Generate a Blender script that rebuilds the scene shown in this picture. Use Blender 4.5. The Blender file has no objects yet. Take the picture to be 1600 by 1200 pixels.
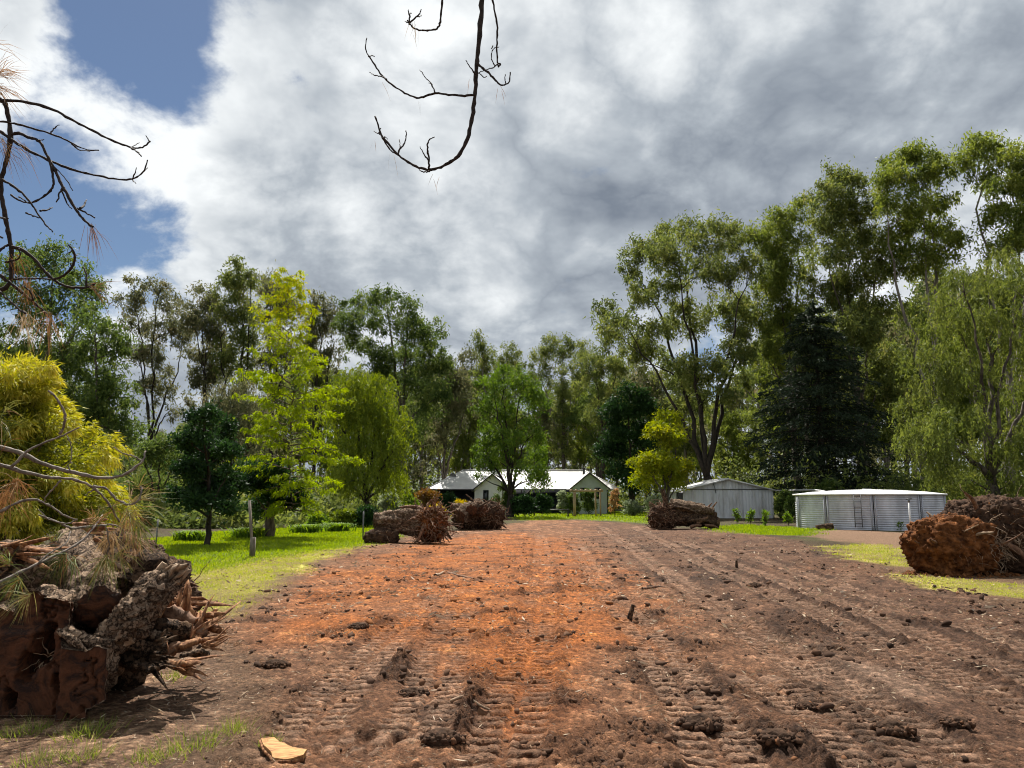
import bpy, math, random
import numpy as np
from mathutils import Vector

sc = bpy.context.scene
R = math.radians
rng = np.random.default_rng(7)
random.seed(7)

# ------------------------------------------------------------------ camera, sky, sun
CAMZ = 1.6
FPX = 1202.0                      # focal length in pixels of the 1600 px wide photograph
PITCH = math.atan(180.0 / FPX)    # the horizon lies 180 px under the picture's middle
cam_data = bpy.data.cameras.new('camera')
cam = bpy.data.objects.new('camera', cam_data)
sc.collection.objects.link(cam)
cam.location = (0, 0, CAMZ)
cam.rotation_euler = (math.pi / 2 + PITCH, 0, 0)
cam_data.sensor_width = 36
cam_data.lens = 36 * FPX / 1600
cam_data.clip_start = 0.05
cam_data.clip_end = 20000
sc.camera = cam

SUN_EL, SUN_AZ = 56.0, -14.0      # azimuth counted from +Y towards +X
world = bpy.data.worlds.new('World')
sc.world = world
world.use_nodes = True

sun_data = bpy.data.lights.new('sun', 'SUN')
sun_data.energy = 5.0
sun_data.angle = R(0.6)
sun_data.color = (1.0, 0.955, 0.88)
sun = bpy.data.objects.new('sun', sun_data)
sc.collection.objects.link(sun)
sd = Vector((math.cos(R(SUN_EL)) * math.sin(R(SUN_AZ)), math.cos(R(SUN_EL)) * math.cos(R(SUN_AZ)), math.sin(R(SUN_EL))))
sun.rotation_euler = sd.to_track_quat('Z', 'Y').to_euler()
sun.location = (0, 0, 60)

sc.view_settings.view_transform = 'Standard'
sc.view_settings.look = 'None'
sc.view_settings.exposure = 0.85
sc.view_settings.gamma = 1.0
sc.view_settings.use_curve_mapping = False
sc.cycles.max_bounces = 4
sc.cycles.diffuse_bounces = 3
sc.cycles.glossy_bounces = 2
sc.cycles.transmission_bounces = 3
sc.cycles.use_light_tree = False
sc.cycles.use_adaptive_sampling = True
sc.cycles.adaptive_threshold = 0.02
sc.cycles.transparent_max_bounces = 4
sc.cycles.use_denoising = True
sc.cycles.filter_width = 1.05


def px_dir(px, py):
    u, v = px - 800.0, py - 600.0
    s, c = math.sin(PITCH), math.cos(PITCH)
    d = Vector((u, FPX * c + v * s, FPX * s - v * c))
    return d.normalized()


def build_world():
    nt = world.node_tree
    nt.nodes.clear()
    N, L = nt.nodes.new, nt.links.new

    def math_n(op, a, b=None, c=None, clamp=False):
        n = N('ShaderNodeMath')
        n.operation = op
        n.use_clamp = clamp
        for i, s in enumerate((a, b, c)):
            if s is None:
                continue
            if isinstance(s, (int, float)):
                n.inputs[i].default_value = s
            else:
                L(s, n.inputs[i])
        return n.outputs[0]

    def smooth(x, lo, hi):
        m = N('ShaderNodeMapRange')
        m.interpolation_type = 'SMOOTHSTEP'
        L(x, m.inputs['Value'])
        m.inputs['From Min'].default_value = lo
        m.inputs['From Max'].default_value = hi
        return m.outputs['Result']

    out = N('ShaderNodeOutputWorld')
    bg = N('ShaderNodeBackground')
    bg.inputs['Strength'].default_value = 0.1
    world.cycles.sampling_method = 'MANUAL'
    world.cycles.sample_map_resolution = 512
    L(bg.outputs[0], out.inputs[0])
    sky = N('ShaderNodeTexSky')
    sky.sky_type = 'NISHITA'
    sky.sun_disc = False
    sky.sun_elevation = R(SUN_EL)
    sky.sun_rotation = R(SUN_AZ)
    sky.ozone_density = 3.2
    sky.dust_density = 0.3
    sky.altitude = 200
    tc = N('ShaderNodeTexCoord')
    gen = tc.outputs['Generated']
    sep = N('ShaderNodeSeparateXYZ')
    L(gen, sep.inputs[0])
    zz = math_n('ADD', math_n('MAXIMUM', sep.outputs[2], 0.0), 0.5)
    com = N('ShaderNodeCombineXYZ')
    L(math_n('DIVIDE', sep.outputs[0], zz), com.inputs[0])
    L(math_n('DIVIDE', sep.outputs[1], zz), com.inputs[1])
    com.inputs[2].default_value = 3.7

    def noise(scale, detail, rough, dist=0.0, w=0.0):
        mp = N('ShaderNodeMapping')
        mp.inputs['Location'].default_value = (w, w * 0.7, w * 1.3)
        L(com.outputs[0], mp.inputs[0])
        n = N('ShaderNodeTexNoise')
        n.inputs['Scale'].default_value = scale
        n.inputs['Detail'].default_value = detail
        n.inputs['Roughness'].default_value = rough
        n.inputs['Distortion'].default_value = dist
        L(mp.outputs[0], n.inputs['Vector'])
        return n.outputs[0]

    n_big = noise(1.3, 2.0, 0.5, 0.0, 2.0)
    n_mid = noise(3.0, 6.0, 0.54, 0.1, 5.0)
    n_puff = noise(4.6, 5.0, 0.55, 0.2, 14.0)
    n_fine = noise(8.5, 6.0, 0.60, 0.15, 9.0)

    def blob(px, py, rad_deg):
        d = px_dir(px, py)
        vm = N('ShaderNodeVectorMath')
        vm.operation = 'DOT_PRODUCT'
        nv = N('ShaderNodeVectorMath')
        nv.operation = 'NORMALIZE'
        L(gen, nv.inputs[0])
        L(nv.outputs[0], vm.inputs[0])
        vm.inputs[1].default_value = d
        # gaussian-like fall off
        k = 1.0 / (2 * math.sin(R(rad_deg) / 2) ** 2)
        t = math_n('MULTIPLY', math_n('SUBTRACT', vm.outputs['Value'], 1.0), k)
        return math_n('POWER', 2.718, t)

    # where the cloud sheet opens to blue
    gap = None
    for px, py, rd, w in ((130, 30, 7, 0.95), (235, 120, 6, 0.95), (100, 275, 6, 0.6), (50, 340, 7, 0.6), (240, 400, 5, 0.5), (-160, 250, 10, 0.6), (150, 320, 5, 0.45), (1120, 590, 4.5, 0.6)):
        b = math_n('MULTIPLY', blob(px, py, rd), w)
        gap = b if gap is None else math_n('ADD', gap, b)
    for px, py, rd, w in ((30, 110, 6, -0.7), (150, 205, 5, -0.8), (330, 300, 7, -0.5), (30, 10, 5, -0.3), (190, 355, 4, -0.5)):
        gap = math_n('ADD', gap, math_n('MULTIPLY', blob(px, py, rd), w))
    c_mid = math_n('SUBTRACT', n_mid, 0.5)
    c_fine = math_n('SUBTRACT', n_fine, 0.5)
    nsum = math_n('ADD', math_n('MULTIPLY', c_mid, 3.2), math_n('MULTIPLY', c_fine, 4.2))
    cov = math_n('SUBTRACT', math_n('ADD', nsum, 1.75), math_n('MULTIPLY', gap, 2.35))
    cover = smooth(cov, -0.1, 1.0)
    # brightness of the cloud sheet
    br = math_n('MULTIPLY_ADD', n_big, 0.32, 0.22)
    br = math_n('ADD', br, math_n('MULTIPLY', math_n('SUBTRACT', n_mid, 0.5), 1.25))
    br = math_n('ADD', br, math_n('MULTIPLY', math_n('SUBTRACT', n_fine, 0.5), 0.8))
    for px, py, rd, w in ((330, 120, 9, 0.12), (470, 330, 7, 0.10), (200, 330, 7, 0.10), (800, 345, 3.5, 0.20), (1000, 30, 8, 0.16), (620, 60, 7, 0.10), (300, 430, 6, 0.2), (60, 180, 7, 0.25),
                          (1150, 190, 10, -0.08), (950, 250, 7, -0.03), (1420, 200, 10, -0.07), (1050, 440, 8, -0.08), (780, 480, 8, -0.05)):
        br = math_n('ADD', br, math_n('MULTIPLY', blob(px, py, rd), w))
    billow = math_n('ABSOLUTE', math_n('SUBTRACT', n_puff, 0.5))
    br = math_n('ADD', br, math_n('MULTIPLY', math_n('SUBTRACT', 0.11, billow), -1.5))
    rim = math_n('SUBTRACT', 1.0, smooth(cov, 0.5, 1.9))
    br = math_n('ADD', br, math_n('MULTIPLY', rim, 0.16))
    ramp = N('ShaderNodeValToRGB')
    L(br, ramp.inputs[0])
    e = ramp.color_ramp.elements
    e[0].position = 0.0
    e[0].color = (0.20, 0.235, 0.29, 1)
    e[1].position = 0.72
    e[1].color = (0.93, 0.96, 0.97, 1)
    m = e.new(0.30)
    m.color = (0.43, 0.475, 0.525, 1)
    sc10 = N('ShaderNodeVectorMath')
    sc10.operation = 'SCALE'
    L(ramp.outputs[0], sc10.inputs[0])
    sc10.inputs['Scale'].default_value = 5.9
    skm = N('ShaderNodeVectorMath')
    skm.operation = 'SCALE'
    L(sky.outputs[0], skm.inputs[0])
    skm.inputs['Scale'].default_value = 0.40
    mix = N('ShaderNodeMix')
    mix.data_type = 'RGBA'
    L(cover, mix.inputs['Factor'])
    L(skm.outputs[0], mix.inputs['A'])
    L(sc10.outputs[0], mix.inputs['B'])
    L(mix.outputs['Result'], bg.inputs['Color'])


build_world()

# ------------------------------------------------------------------ helpers
C = sc.collection


def at(px, py, d):
    k = px_dir(px, py)
    t = d / k.y
    return Vector((k.x * t, d, CAMZ + k.z * t))


def gp(px, py):
    k = px_dir(px, py)
    t = -CAMZ / k.z
    return Vector((k.x * t, k.y * t, 0))


def ppm(d):
    return FPX / d


_perm = np.random.default_rng(11).integers(0, 2 ** 31, 4096).astype(np.int64)


def _hash(ix, iy, iz):
    h = (ix * 73856093) ^ (iy * 19349663) ^ (iz * 83492791)
    return _perm[h & 4095]


def pnoise(P, seed=0):
    """gradient noise, about -1..1"""
    P = np.asarray(P, dtype=np.float64)
    if P.shape[1] == 2:
        P = np.column_stack([P, np.full(len(P), 0.37)])
    I = np.floor(P).astype(np.int64)
    F = P - I
    U = F * F * F * (F * (F * 6 - 15) + 10)
    res = np.zeros(len(P))
    for dx in (0, 1):
        wx = U[:, 0] if dx else 1 - U[:, 0]
        for dy in (0, 1):
            wy = U[:, 1] if dy else 1 - U[:, 1]
            for dz in (0, 1):
                wz = U[:, 2] if dz else 1 - U[:, 2]
                h = _hash(I[:, 0] + dx + seed * 131, I[:, 1] + dy, I[:, 2] + dz)
                gx = ((h & 1023) / 511.5 - 1)
                gy = (((h >> 10) & 1023) / 511.5 - 1)
                gz = (((h >> 20) & 1023) / 511.5 - 1)
                res += wx * wy * wz * (gx * (F[:, 0] - dx) + gy * (F[:, 1] - dy) + gz * (F[:, 2] - dz))
    return res * 1.4


def fbm(P, octs=4, gain=0.5, seed=0):
    P = np.asarray(P, dtype=np.float64)
    s, a, tot = np.zeros(len(P)), 1.0, 0.0
    for o in range(octs):
        s += a * pnoise(P * (2 ** o) + o * 17.3, seed + o)
        tot += a
        a *= gain
    return s / tot


def sstep(x, a, b):
    t = np.clip((x - a) / (b - a), 0, 1)
    return t * t * (3 - 2 * t)


class MB:
    def __init__(self):
        self.v, self.t, self.q, self.n = [], [], [], 0
        self.var_t, self.var_q = [], []

    def add(self, verts, tris=None, quads=None, var=None):
        verts = np.asarray(verts, dtype=np.float32).reshape(-1, 3)
        self.v.append(verts)
        if tris is not None and len(tris):
            tris = np.asarray(tris, dtype=np.int64).reshape(-1, 3)
            self.t.append(tris + self.n)
            self.var_t.append(np.full(len(tris), 0.5) if var is None else np.broadcast_to(var, len(tris)))
        if quads is not None and len(quads):
            quads = np.asarray(quads, dtype=np.int64).reshape(-1, 4)
            self.q.append(quads + self.n)
            self.var_q.append(np.full(len(quads), 0.5) if var is None else np.broadcast_to(var, len(quads)))
        self.n += len(verts)
        return self

    def box(self, x0, x1, y0, y1, z0, z1):
        v = [(x0, y0, z0), (x1, y0, z0), (x1, y1, z0), (x0, y1, z0), (x0, y0, z1), (x1, y0, z1), (x1, y1, z1), (x0, y1, z1)]
        return self.add(v, quads=[(0, 3, 2, 1), (4, 5, 6, 7), (0, 1, 5, 4), (1, 2, 6, 5), (2, 3, 7, 6), (3, 0, 4, 7)])

    def tube(self, pts, rad, sides=6, caps=True):
        P = np.array([tuple(p) for p in pts], dtype=np.float64)
        n = len(P)
        rad = np.broadcast_to(np.asarray(rad, dtype=np.float64), n)
        T = np.gradient(P, axis=0)
        T /= np.linalg.norm(T, axis=1)[:, None] + 1e-9
        ref = np.array([0, 0, 1.0]) if abs(T[0, 2]) < 0.8 else np.array([1.0, 0, 0])
        A = np.zeros_like(P)
        a = ref - T[0] * (ref @ T[0])
        a /= np.linalg.norm(a)
        for i in range(n):
            a = a - T[i] * (a @ T[i])
            a /= np.linalg.norm(a) + 1e-9
            A[i] = a
        B = np.cross(T, A)
        th = np.linspace(0, 2 * np.pi, sides, endpoint=False)
        V = P[:, None, :] + rad[:, None, None] * (np.cos(th)[None, :, None] * A[:, None, :] + np.sin(th)[None, :, None] * B[:, None, :])
        V = V.reshape(-1, 3)
        i = np.arange(n - 1)[:, None] * sides
        j = np.arange(sides)[None, :]
        k = (j + 1) % sides
        q = np.stack([i + j, i + k, i + sides + k, i + sides + j], -1).reshape(-1, 4)
        tr = []
        if caps:
            V = np.vstack([V, P[0], P[-1]])
            b = n * sides
            for s in range(sides):
                tr.append((b, (s + 1) % sides, s))
                tr.append((b + 1, (n - 1) * sides + s, (n - 1) * sides + (s + 1) % sides))
        return self.add(V, tris=tr, quads=q)

    def build(self, name, mat, parent=None, smooth=False):
        v = np.vstack(self.v)
        t = np.vstack(self.t) if self.t else np.zeros((0, 3), np.int64)
        q = np.vstack(self.q) if self.q else np.zeros((0, 4), np.int64)
        me = bpy.data.meshes.new(name)
        me.vertices.add(len(v))
        me.vertices.foreach_set('co', v.astype(np.float32).ravel())
        nl = len(t) * 3 + len(q) * 4
        me.loops.add(nl)
        me.loops.foreach_set('vertex_index', np.concatenate([t.ravel(), q.ravel()]).astype(np.int32))
        me.polygons.add(len(t) + len(q))
        ls = np.concatenate([np.arange(len(t)) * 3, len(t) * 3 + np.arange(len(q)) * 4]).astype(np.int32)
        me.polygons.foreach_set('loop_start', ls)
        if smooth:
            me.polygons.foreach_set('use_smooth', np.ones(len(t) + len(q), dtype=bool))
        me.update(calc_edges=True)
        at_ = me.attributes.new('var', 'FLOAT', 'FACE')
        at_.data.foreach_set('value', np.concatenate(self.var_t + self.var_q).astype(np.float32) if (self.var_t or self.var_q) else np.zeros(0, np.float32))
        if mat is not None:
            me.materials.append(mat)
        ob = bpy.data.objects.new(name, me)
        C.objects.link(ob)
        if parent is not None:
            ob.parent = parent
        return ob


def tag(o, label=None, cat=None, group=None, kind=None):
    if label:
        o['label'] = label
    if cat:
        o['category'] = cat
    if group:
        o['group'] = group
    if kind:
        o['kind'] = kind
    return o


def thing(name, label, cat, loc=(0, 0, 0), group=None, rz=0.0):
    o = bpy.data.objects.new(name, None)
    o.empty_display_size = 0.2
    C.objects.link(o)
    o.location = loc
    o.rotation_euler = (0, 0, rz)
    return tag(o, label, cat, group)


# ------------------------------------------------------------------ materials
def new_mat(name):
    m = bpy.data.materials.new(name)
    m.use_nodes = True
    m.node_tree.nodes.clear()
    nt = m.node_tree
    out = nt.nodes.new('ShaderNodeOutputMaterial')
    return m, nt, nt.nodes.new, nt.links.new, out


def leaf_mat(name, cols, transl=0.4, rough=0.6, spec=0.15):
    m, nt, N, L, out = new_mat(name)
    a = N('ShaderNodeAttribute')
    a.attribute_name = 'var'
    r = N('ShaderNodeValToRGB')
    L(a.outputs['Fac'], r.inputs[0])
    e = r.color_ramp.elements
    e[0].color = (*cols[0], 1)
    e[1].color = (*cols[-1], 1)
    for i, c in enumerate(cols[1:-1]):
        x = e.new((i + 1) / (len(cols) - 1))
        x.color = (*c, 1)
    p = N('ShaderNodeBsdfPrincipled')
    p.inputs['Roughness'].default_value = rough
    p.inputs['Specular IOR Level'].default_value = spec
    L(r.outputs[0], p.inputs['Base Color'])
    tr = N('ShaderNodeBsdfTranslucent')
    hs = N('ShaderNodeHueSaturation')
    hs.inputs['Hue'].default_value = 0.485
    hs.inputs['Saturation'].default_value = 1.15
    hs.inputs['Value'].default_value = 1.5
    L(r.outputs[0], hs.inputs['Color'])
    L(hs.outputs[0], tr.inputs['Color'])
    mx = N('ShaderNodeMixShader')
    mx.inputs[0].default_value = transl
    L(p.outputs[0], mx.inputs[1])
    L(tr.outputs[0], mx.inputs[2])
    L(mx.outputs[0], out.inputs[0])
    return m


def noise_mat(name, c1, c2, scale=8.0, stretch=(1, 1, 1), bump=0.4, bdist=0.02, rough=0.85, detail=6.0, c3=None, metallic=0.0, spec=0.3, contrast=(0.35, 0.65), obj_coords=True):
    m, nt, N, L, out = new_mat(name)
    tc = N('ShaderNodeTexCoord')
    mp = N('ShaderNodeMapping')
    mp.inputs['Scale'].default_value = stretch
    L(tc.outputs['Object'], mp.inputs[0])
    n = N('ShaderNodeTexNoise')
    n.inputs['Scale'].default_value = scale
    n.inputs['Detail'].default_value = detail
    n.inputs['Roughness'].default_value = 0.62
    L(mp.outputs[0], n.inputs['Vector'])
    r = N('ShaderNodeValToRGB')
    L(n.outputs[0], r.inputs[0])
    e = r.color_ramp.elements
    e[0].position, e[1].position = contrast
    e[0].color = (*c1, 1)
    e[1].color = (*c2, 1)
    if c3:
        x = e.new((contrast[0] + contrast[1]) / 2)
        x.color = (*c3, 1)
    p = N('ShaderNodeBsdfPrincipled')
    p.inputs['Roughness'].default_value = rough
    p.inputs['Metallic'].default_value = metallic
    p.inputs['Specular IOR Level'].default_value = spec
    L(r.outputs[0], p.inputs['Base Color'])
    if bump:
        b = N('ShaderNodeBump')
        b.inputs['Strength'].default_value = bump
        b.inputs['Distance'].default_value = bdist
        L(n.outputs[0], b.inputs['Height'])
        L(b.outputs[0], p.inputs['Normal'])
    L(p.outputs[0], out.inputs[0])
    return m


M = {}
# leaves
M['gum'] = leaf_mat('gum_leaves', [(0.0455, 0.0682, 0.0227), (0.1007, 0.1332, 0.039), (0.1705, 0.2029, 0.0552), (0.2354, 0.2274, 0.0812)], 0.42)
M['gum_grey'] = leaf_mat('gum_grey_leaves', [(0.053, 0.0635, 0.0333), (0.1028, 0.1179, 0.0544), (0.1588, 0.1588, 0.0756), (0.1966, 0.1663, 0.0907)], 0.42)
M['gum_dark'] = leaf_mat('gum_dark_leaves', [(0.0292, 0.052, 0.0162), (0.0682, 0.1104, 0.0292), (0.1169, 0.1624, 0.0422), (0.1624, 0.1949, 0.0569)], 0.42)
M['gum_light'] = leaf_mat('gum_light_leaves', [(0.0582, 0.0874, 0.0218), (0.1238, 0.1674, 0.0364), (0.1893, 0.233, 0.051), (0.2475, 0.2621, 0.0728)], 0.42)
M['pepper'] = leaf_mat('weeping_leaves', [(0.0575, 0.0828, 0.0207), (0.1092, 0.1437, 0.0345), (0.161, 0.1955, 0.0483), (0.2185, 0.2357, 0.069)], 0.42)
M['willow'] = leaf_mat('willow_leaves', [(0.0633, 0.0978, 0.0138), (0.1265, 0.1782, 0.023), (0.184, 0.2357, 0.0345), (0.23, 0.2702, 0.046)], 0.42)
M['fresh'] = leaf_mat('fresh_green_leaves', [(0.044, 0.088, 0.0132), (0.0935, 0.165, 0.022), (0.143, 0.231, 0.033), (0.187, 0.264, 0.044)], 0.42)
M['garden'] = leaf_mat('garden_tree_leaves', [(0.035, 0.07, 0.012), (0.075, 0.135, 0.022), (0.115, 0.19, 0.032), (0.15, 0.21, 0.045)], 0.38)
M['lime'] = leaf_mat('lime_leaves', [(0.13, 0.20, 0.008), (0.21, 0.30, 0.012), (0.27, 0.35, 0.015), (0.38, 0.36, 0.02)], 0.48)
M['limeyellow'] = leaf_mat('yellow_lime_leaves', [(0.12, 0.17, 0.012), (0.20, 0.25, 0.02), (0.28, 0.30, 0.025), (0.36, 0.34, 0.04)], 0.42)
M['gold'] = leaf_mat('golden_foliage', [(0.05, 0.08, 0.014), (0.16, 0.195, 0.03), (0.37, 0.37, 0.05), (0.62, 0.55, 0.11)], 0.35)
M['darkleaf'] = leaf_mat('dark_leaves', [(0.008, 0.022, 0.008), (0.018, 0.045, 0.014), (0.032, 0.075, 0.02), (0.06, 0.11, 0.035)], 0.25)
M['conifer'] = leaf_mat('dark_conifer_needles', [(0.010, 0.018, 0.010), (0.020, 0.034, 0.018), (0.034, 0.052, 0.026), (0.055, 0.075, 0.035)], 0.2)
M['bush'] = leaf_mat('bush_leaves', [(0.03, 0.055, 0.014), (0.06, 0.10, 0.025), (0.10, 0.15, 0.035), (0.15, 0.19, 0.05)], 0.35)
M['russet'] = leaf_mat('russet_leaves', [(0.10, 0.05, 0.015), (0.17, 0.085, 0.025), (0.20, 0.13, 0.03), (0.14, 0.14, 0.03)], 0.35)
M['yellowleaf'] = leaf_mat('yellow_leaves', [(0.25, 0.20, 0.015), (0.36, 0.28, 0.02), (0.46, 0.36, 0.03), (0.40, 0.38, 0.05)], 0.4)
M['palebush'] = leaf_mat('pale_leaves', [(0.12, 0.16, 0.09), (0.20, 0.25, 0.14), (0.30, 0.34, 0.22), (0.42, 0.44, 0.32)], 0.35)
M['peach'] = leaf_mat('peach_leaves', [(0.30, 0.16, 0.07), (0.38, 0.24, 0.11), (0.42, 0.30, 0.14), (0.45, 0.2, 0.12)], 0.4)
M['needle'] = leaf_mat('pine_needles', [(0.06, 0.085, 0.02), (0.11, 0.15, 0.035), (0.19, 0.21, 0.06), (0.30, 0.26, 0.11)], 0.25)
M['drynee'] = leaf_mat('dry_needles', [(0.16, 0.09, 0.04), (0.28, 0.16, 0.07), (0.36, 0.24, 0.11), (0.42, 0.32, 0.17)], 0.25)
M['grass'] = leaf_mat('lawn_grass', [(0.10, 0.16, 0.010), (0.17, 0.26, 0.014), (0.24, 0.33, 0.018), (0.33, 0.36, 0.05)], 0.42, 0.6, 0.2)
M['tuft'] = leaf_mat('grass_tuft_blades', [(0.08, 0.13, 0.02), (0.15, 0.21, 0.03), (0.24, 0.29, 0.06), (0.40, 0.35, 0.17)], 0.35, 0.6, 0.2)
M['drygrass'] = leaf_mat('patchy_grass', [(0.26, 0.33, 0.035), (0.38, 0.44, 0.06), (0.47, 0.46, 0.12), (0.52, 0.44, 0.20)], 0.35, 0.7, 0.15)
M['straw'] = leaf_mat('straw_litter', [(0.16, 0.10, 0.06), (0.30, 0.21, 0.13), (0.42, 0.32, 0.21), (0.58, 0.48, 0.36)], 0.1, 0.8, 0.2)
# bark, wood, soil
M['bark'] = noise_mat('grey_bark', (0.035, 0.028, 0.022), (0.14, 0.115, 0.09), 6, (1, 1, 0.25), 0.5, 0.03)
M['bark_dark'] = noise_mat('dark_bark', (0.012, 0.010, 0.008), (0.055, 0.042, 0.032), 6, (1, 1, 0.25), 0.5, 0.03)
M['bark_pale'] = noise_mat('pale_bark', (0.10, 0.085, 0.07), (0.27, 0.235, 0.20), 4, (1, 1, 0.2), 0.4, 0.03)
M['bark_brown'] = noise_mat('brown_bark', (0.05, 0.035, 0.025), (0.16, 0.12, 0.085), 9, (1, 1, 0.3), 0.6, 0.02)
M['twig'] = noise_mat('dead_twig', (0.016, 0.011, 0.009), (0.05, 0.036, 0.03), 40, (1, 1, 1), 0.5, 0.004)
M['twig_grey'] = noise_mat('grey_twig', (0.10, 0.08, 0.065), (0.27, 0.23, 0.19), 30, (1, 1, 1), 0.5, 0.004)
M['pinebark'] = noise_mat('flaky_pine_bark', (0.055, 0.04, 0.032), (0.50, 0.42, 0.35), 16, (1, 1, 1), 0.9, 0.02, c3=(0.22, 0.165, 0.125), contrast=(0.36, 0.66))
M['pinebark_dark'] = noise_mat('dark_pine_bark', (0.018, 0.012, 0.009), (0.24, 0.165, 0.11), 14, (1, 1, 1), 0.9, 0.02, c3=(0.07, 0.045, 0.03))
M['splinter'] = noise_mat('splintered_wood', (0.09, 0.035, 0.015), (0.42, 0.22, 0.10), 26, (1, 1, 0.35), 0.9, 0.015, c3=(0.23, 0.10, 0.042))
M['freshcut'] = noise_mat('fresh_cut_wood', (0.20, 0.095, 0.04), (0.50, 0.29, 0.115), 14, (1, 4, 1), 0.5, 0.004, c3=(0.40, 0.21, 0.078))
M['root'] = noise_mat('brown_root', (0.055, 0.028, 0.016), (0.26, 0.14, 0.08), 14, (1, 1, 1), 0.6, 0.01)
M['root_pale'] = noise_mat('pale_root', (0.16, 0.10, 0.06), (0.42, 0.30, 0.20), 14, (1, 1, 1), 0.6, 0.01)
M['redearth'] = noise_mat('red_earth', (0.045, 0.017, 0.007), (0.24, 0.095, 0.034), 6, (1, 1, 1), 0.9, 0.04, c3=(0.12, 0.046, 0.016), rough=0.95, spec=0.1)
M['darkearth'] = noise_mat('dark_earth', (0.022, 0.013, 0.009), (0.10, 0.058, 0.036), 7, (1, 1, 1), 0.9, 0.04, rough=0.95, spec=0.1)
M['clod'] = noise_mat('soil_clod', (0.035, 0.020, 0.013), (0.15, 0.085, 0.052), 3, (1, 1, 1), 0.9, 0.02, rough=0.95, spec=0.1)
# built things
M['roofwhite'] = noise_mat('pale_roof_sheet', (0.50, 0.48, 0.44), (0.62, 0.60, 0.56), 1.2, (1, 1, 1), 0.0, rough=0.45)
M['wallwhite'] = noise_mat('white_wall', (0.66, 0.67, 0.63), (0.76, 0.77, 0.73), 1.5, (1, 1, 1), 0.0, rough=0.7)
M['wallgrey'] = noise_mat('grey_green_wall', (0.40, 0.44, 0.41), (0.47, 0.51, 0.48), 1.5, (1, 1, 1), 0.0, rough=0.7)
M['navy'] = noise_mat('navy_wall', (0.014, 0.018, 0.03), (0.025, 0.03, 0.045), 2, (1, 1, 1), 0.0, rough=0.6)
M['darktrim'] = noise_mat('dark_trim', (0.03, 0.03, 0.03), (0.06, 0.055, 0.05), 3, (1, 1, 1), 0.0, rough=0.5)
M['glass'] = noise_mat('dark_window_glass', (0.012, 0.016, 0.016), (0.03, 0.036, 0.034), 2, (1, 1, 1), 0.0, rough=0.08, spec=0.6)
M['shedwall'] = noise_mat('shed_cladding', (0.50, 0.49, 0.47), (0.72, 0.73, 0.74), 1.6, (1, 1, 0.22), 0.0, rough=0.5, metallic=0.0, c3=(0.66, 0.67, 0.675))
M['shedroof'] = noise_mat('shed_roof_sheet', (0.50, 0.50, 0.49), (0.72, 0.71, 0.69), 1.4, (1, 1, 1), 0.0, rough=0.5, metallic=0.1)
M['zinc'] = noise_mat('zinc_tank_wall', (0.38, 0.39, 0.43), (0.64, 0.66, 0.71), 1.1, (1, 1, 0.5), 0.0, rough=0.45, metallic=0.12)
M['white'] = noise_mat('white_paint', (0.56, 0.55, 0.52), (0.80, 0.80, 0.79), 2.2, (1, 1, 1), 0.0, rough=0.4)
M['greysteel'] = noise_mat('dull_steel', (0.10, 0.10, 0.10), (0.20, 0.20, 0.20), 6, (1, 1, 1), 0.0, rough=0.5, metallic=0.4)
M['timber'] = noise_mat('pale_timber', (0.30, 0.21, 0.13), (0.46, 0.34, 0.22), 4, (1, 1, 0.3), 0.2, 0.004)
M['weathered'] = noise_mat('weathered_timber', (0.10, 0.085, 0.07), (0.26, 0.22, 0.18), 5, (1, 1, 0.3), 0.3, 0.006)


def cut_mat():
    m, nt, N, L, out = new_mat('sawn_red_wood')
    tc = N('ShaderNodeTexCoord')
    n = N('ShaderNodeTexNoise')
    n.inputs['Scale'].default_value = 3.2
    n.inputs['Detail'].default_value = 7
    n.inputs['Roughness'].default_value = 0.6
    n.inputs['Distortion'].default_value = 1.1
    L(tc.outputs['Object'], n.inputs['Vector'])
    mu = N('ShaderNodeMath')
    mu.operation = 'MULTIPLY'
    mu.inputs[1].default_value = 5.0
    L(n.outputs[0], mu.inputs[0])
    fr = N('ShaderNodeMath')
    fr.operation = 'PINGPONG'
    fr.inputs[1].default_value = 0.5
    L(mu.outputs[0], fr.inputs[0])
    r = N('ShaderNodeValToRGB')
    L(fr.outputs[0], r.inputs[0])
    e = r.color_ramp.elements
    e[0].position, e[1].position = 0.0, 0.5
    e[0].color = (0.022, 0.010, 0.007, 1)
    e[1].color = (0.115, 0.042, 0.018, 1)
    x = e.new(0.16)
    x.color = (0.062, 0.023, 0.010, 1)
    p = N('ShaderNodeBsdfPrincipled')
    p.inputs['Roughness'].default_value = 0.75
    p.inputs['Specular IOR Level'].default_value = 0.25
    L(r.outputs[0], p.inputs['Base Color'])
    b = N('ShaderNodeBump')
    n3 = N('ShaderNodeTexNoise')
    n3.inputs['Scale'].default_value = 55
    n3.inputs['Detail'].default_value = 5
    n3.inputs['Roughness'].default_value = 0.7
    L(tc.outputs['Object'], n3.inputs['Vector'])
    hm = N('ShaderNodeMath')
    hm.operation = 'MULTIPLY_ADD'
    L(n3.outputs[0], hm.inputs[0])
    hm.inputs[1].default_value = 1.6
    L(fr.outputs[0], hm.inputs[2])
    b.inputs['Strength'].default_value = 0.9
    b.inputs['Distance'].default_value = 0.010
    L(hm.outputs[0], b.inputs['Height'])
    L(b.outputs[0], p.inputs['Normal'])
    L(p.outputs[0], out.inputs[0])
    return m


M['cut'] = cut_mat()


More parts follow.
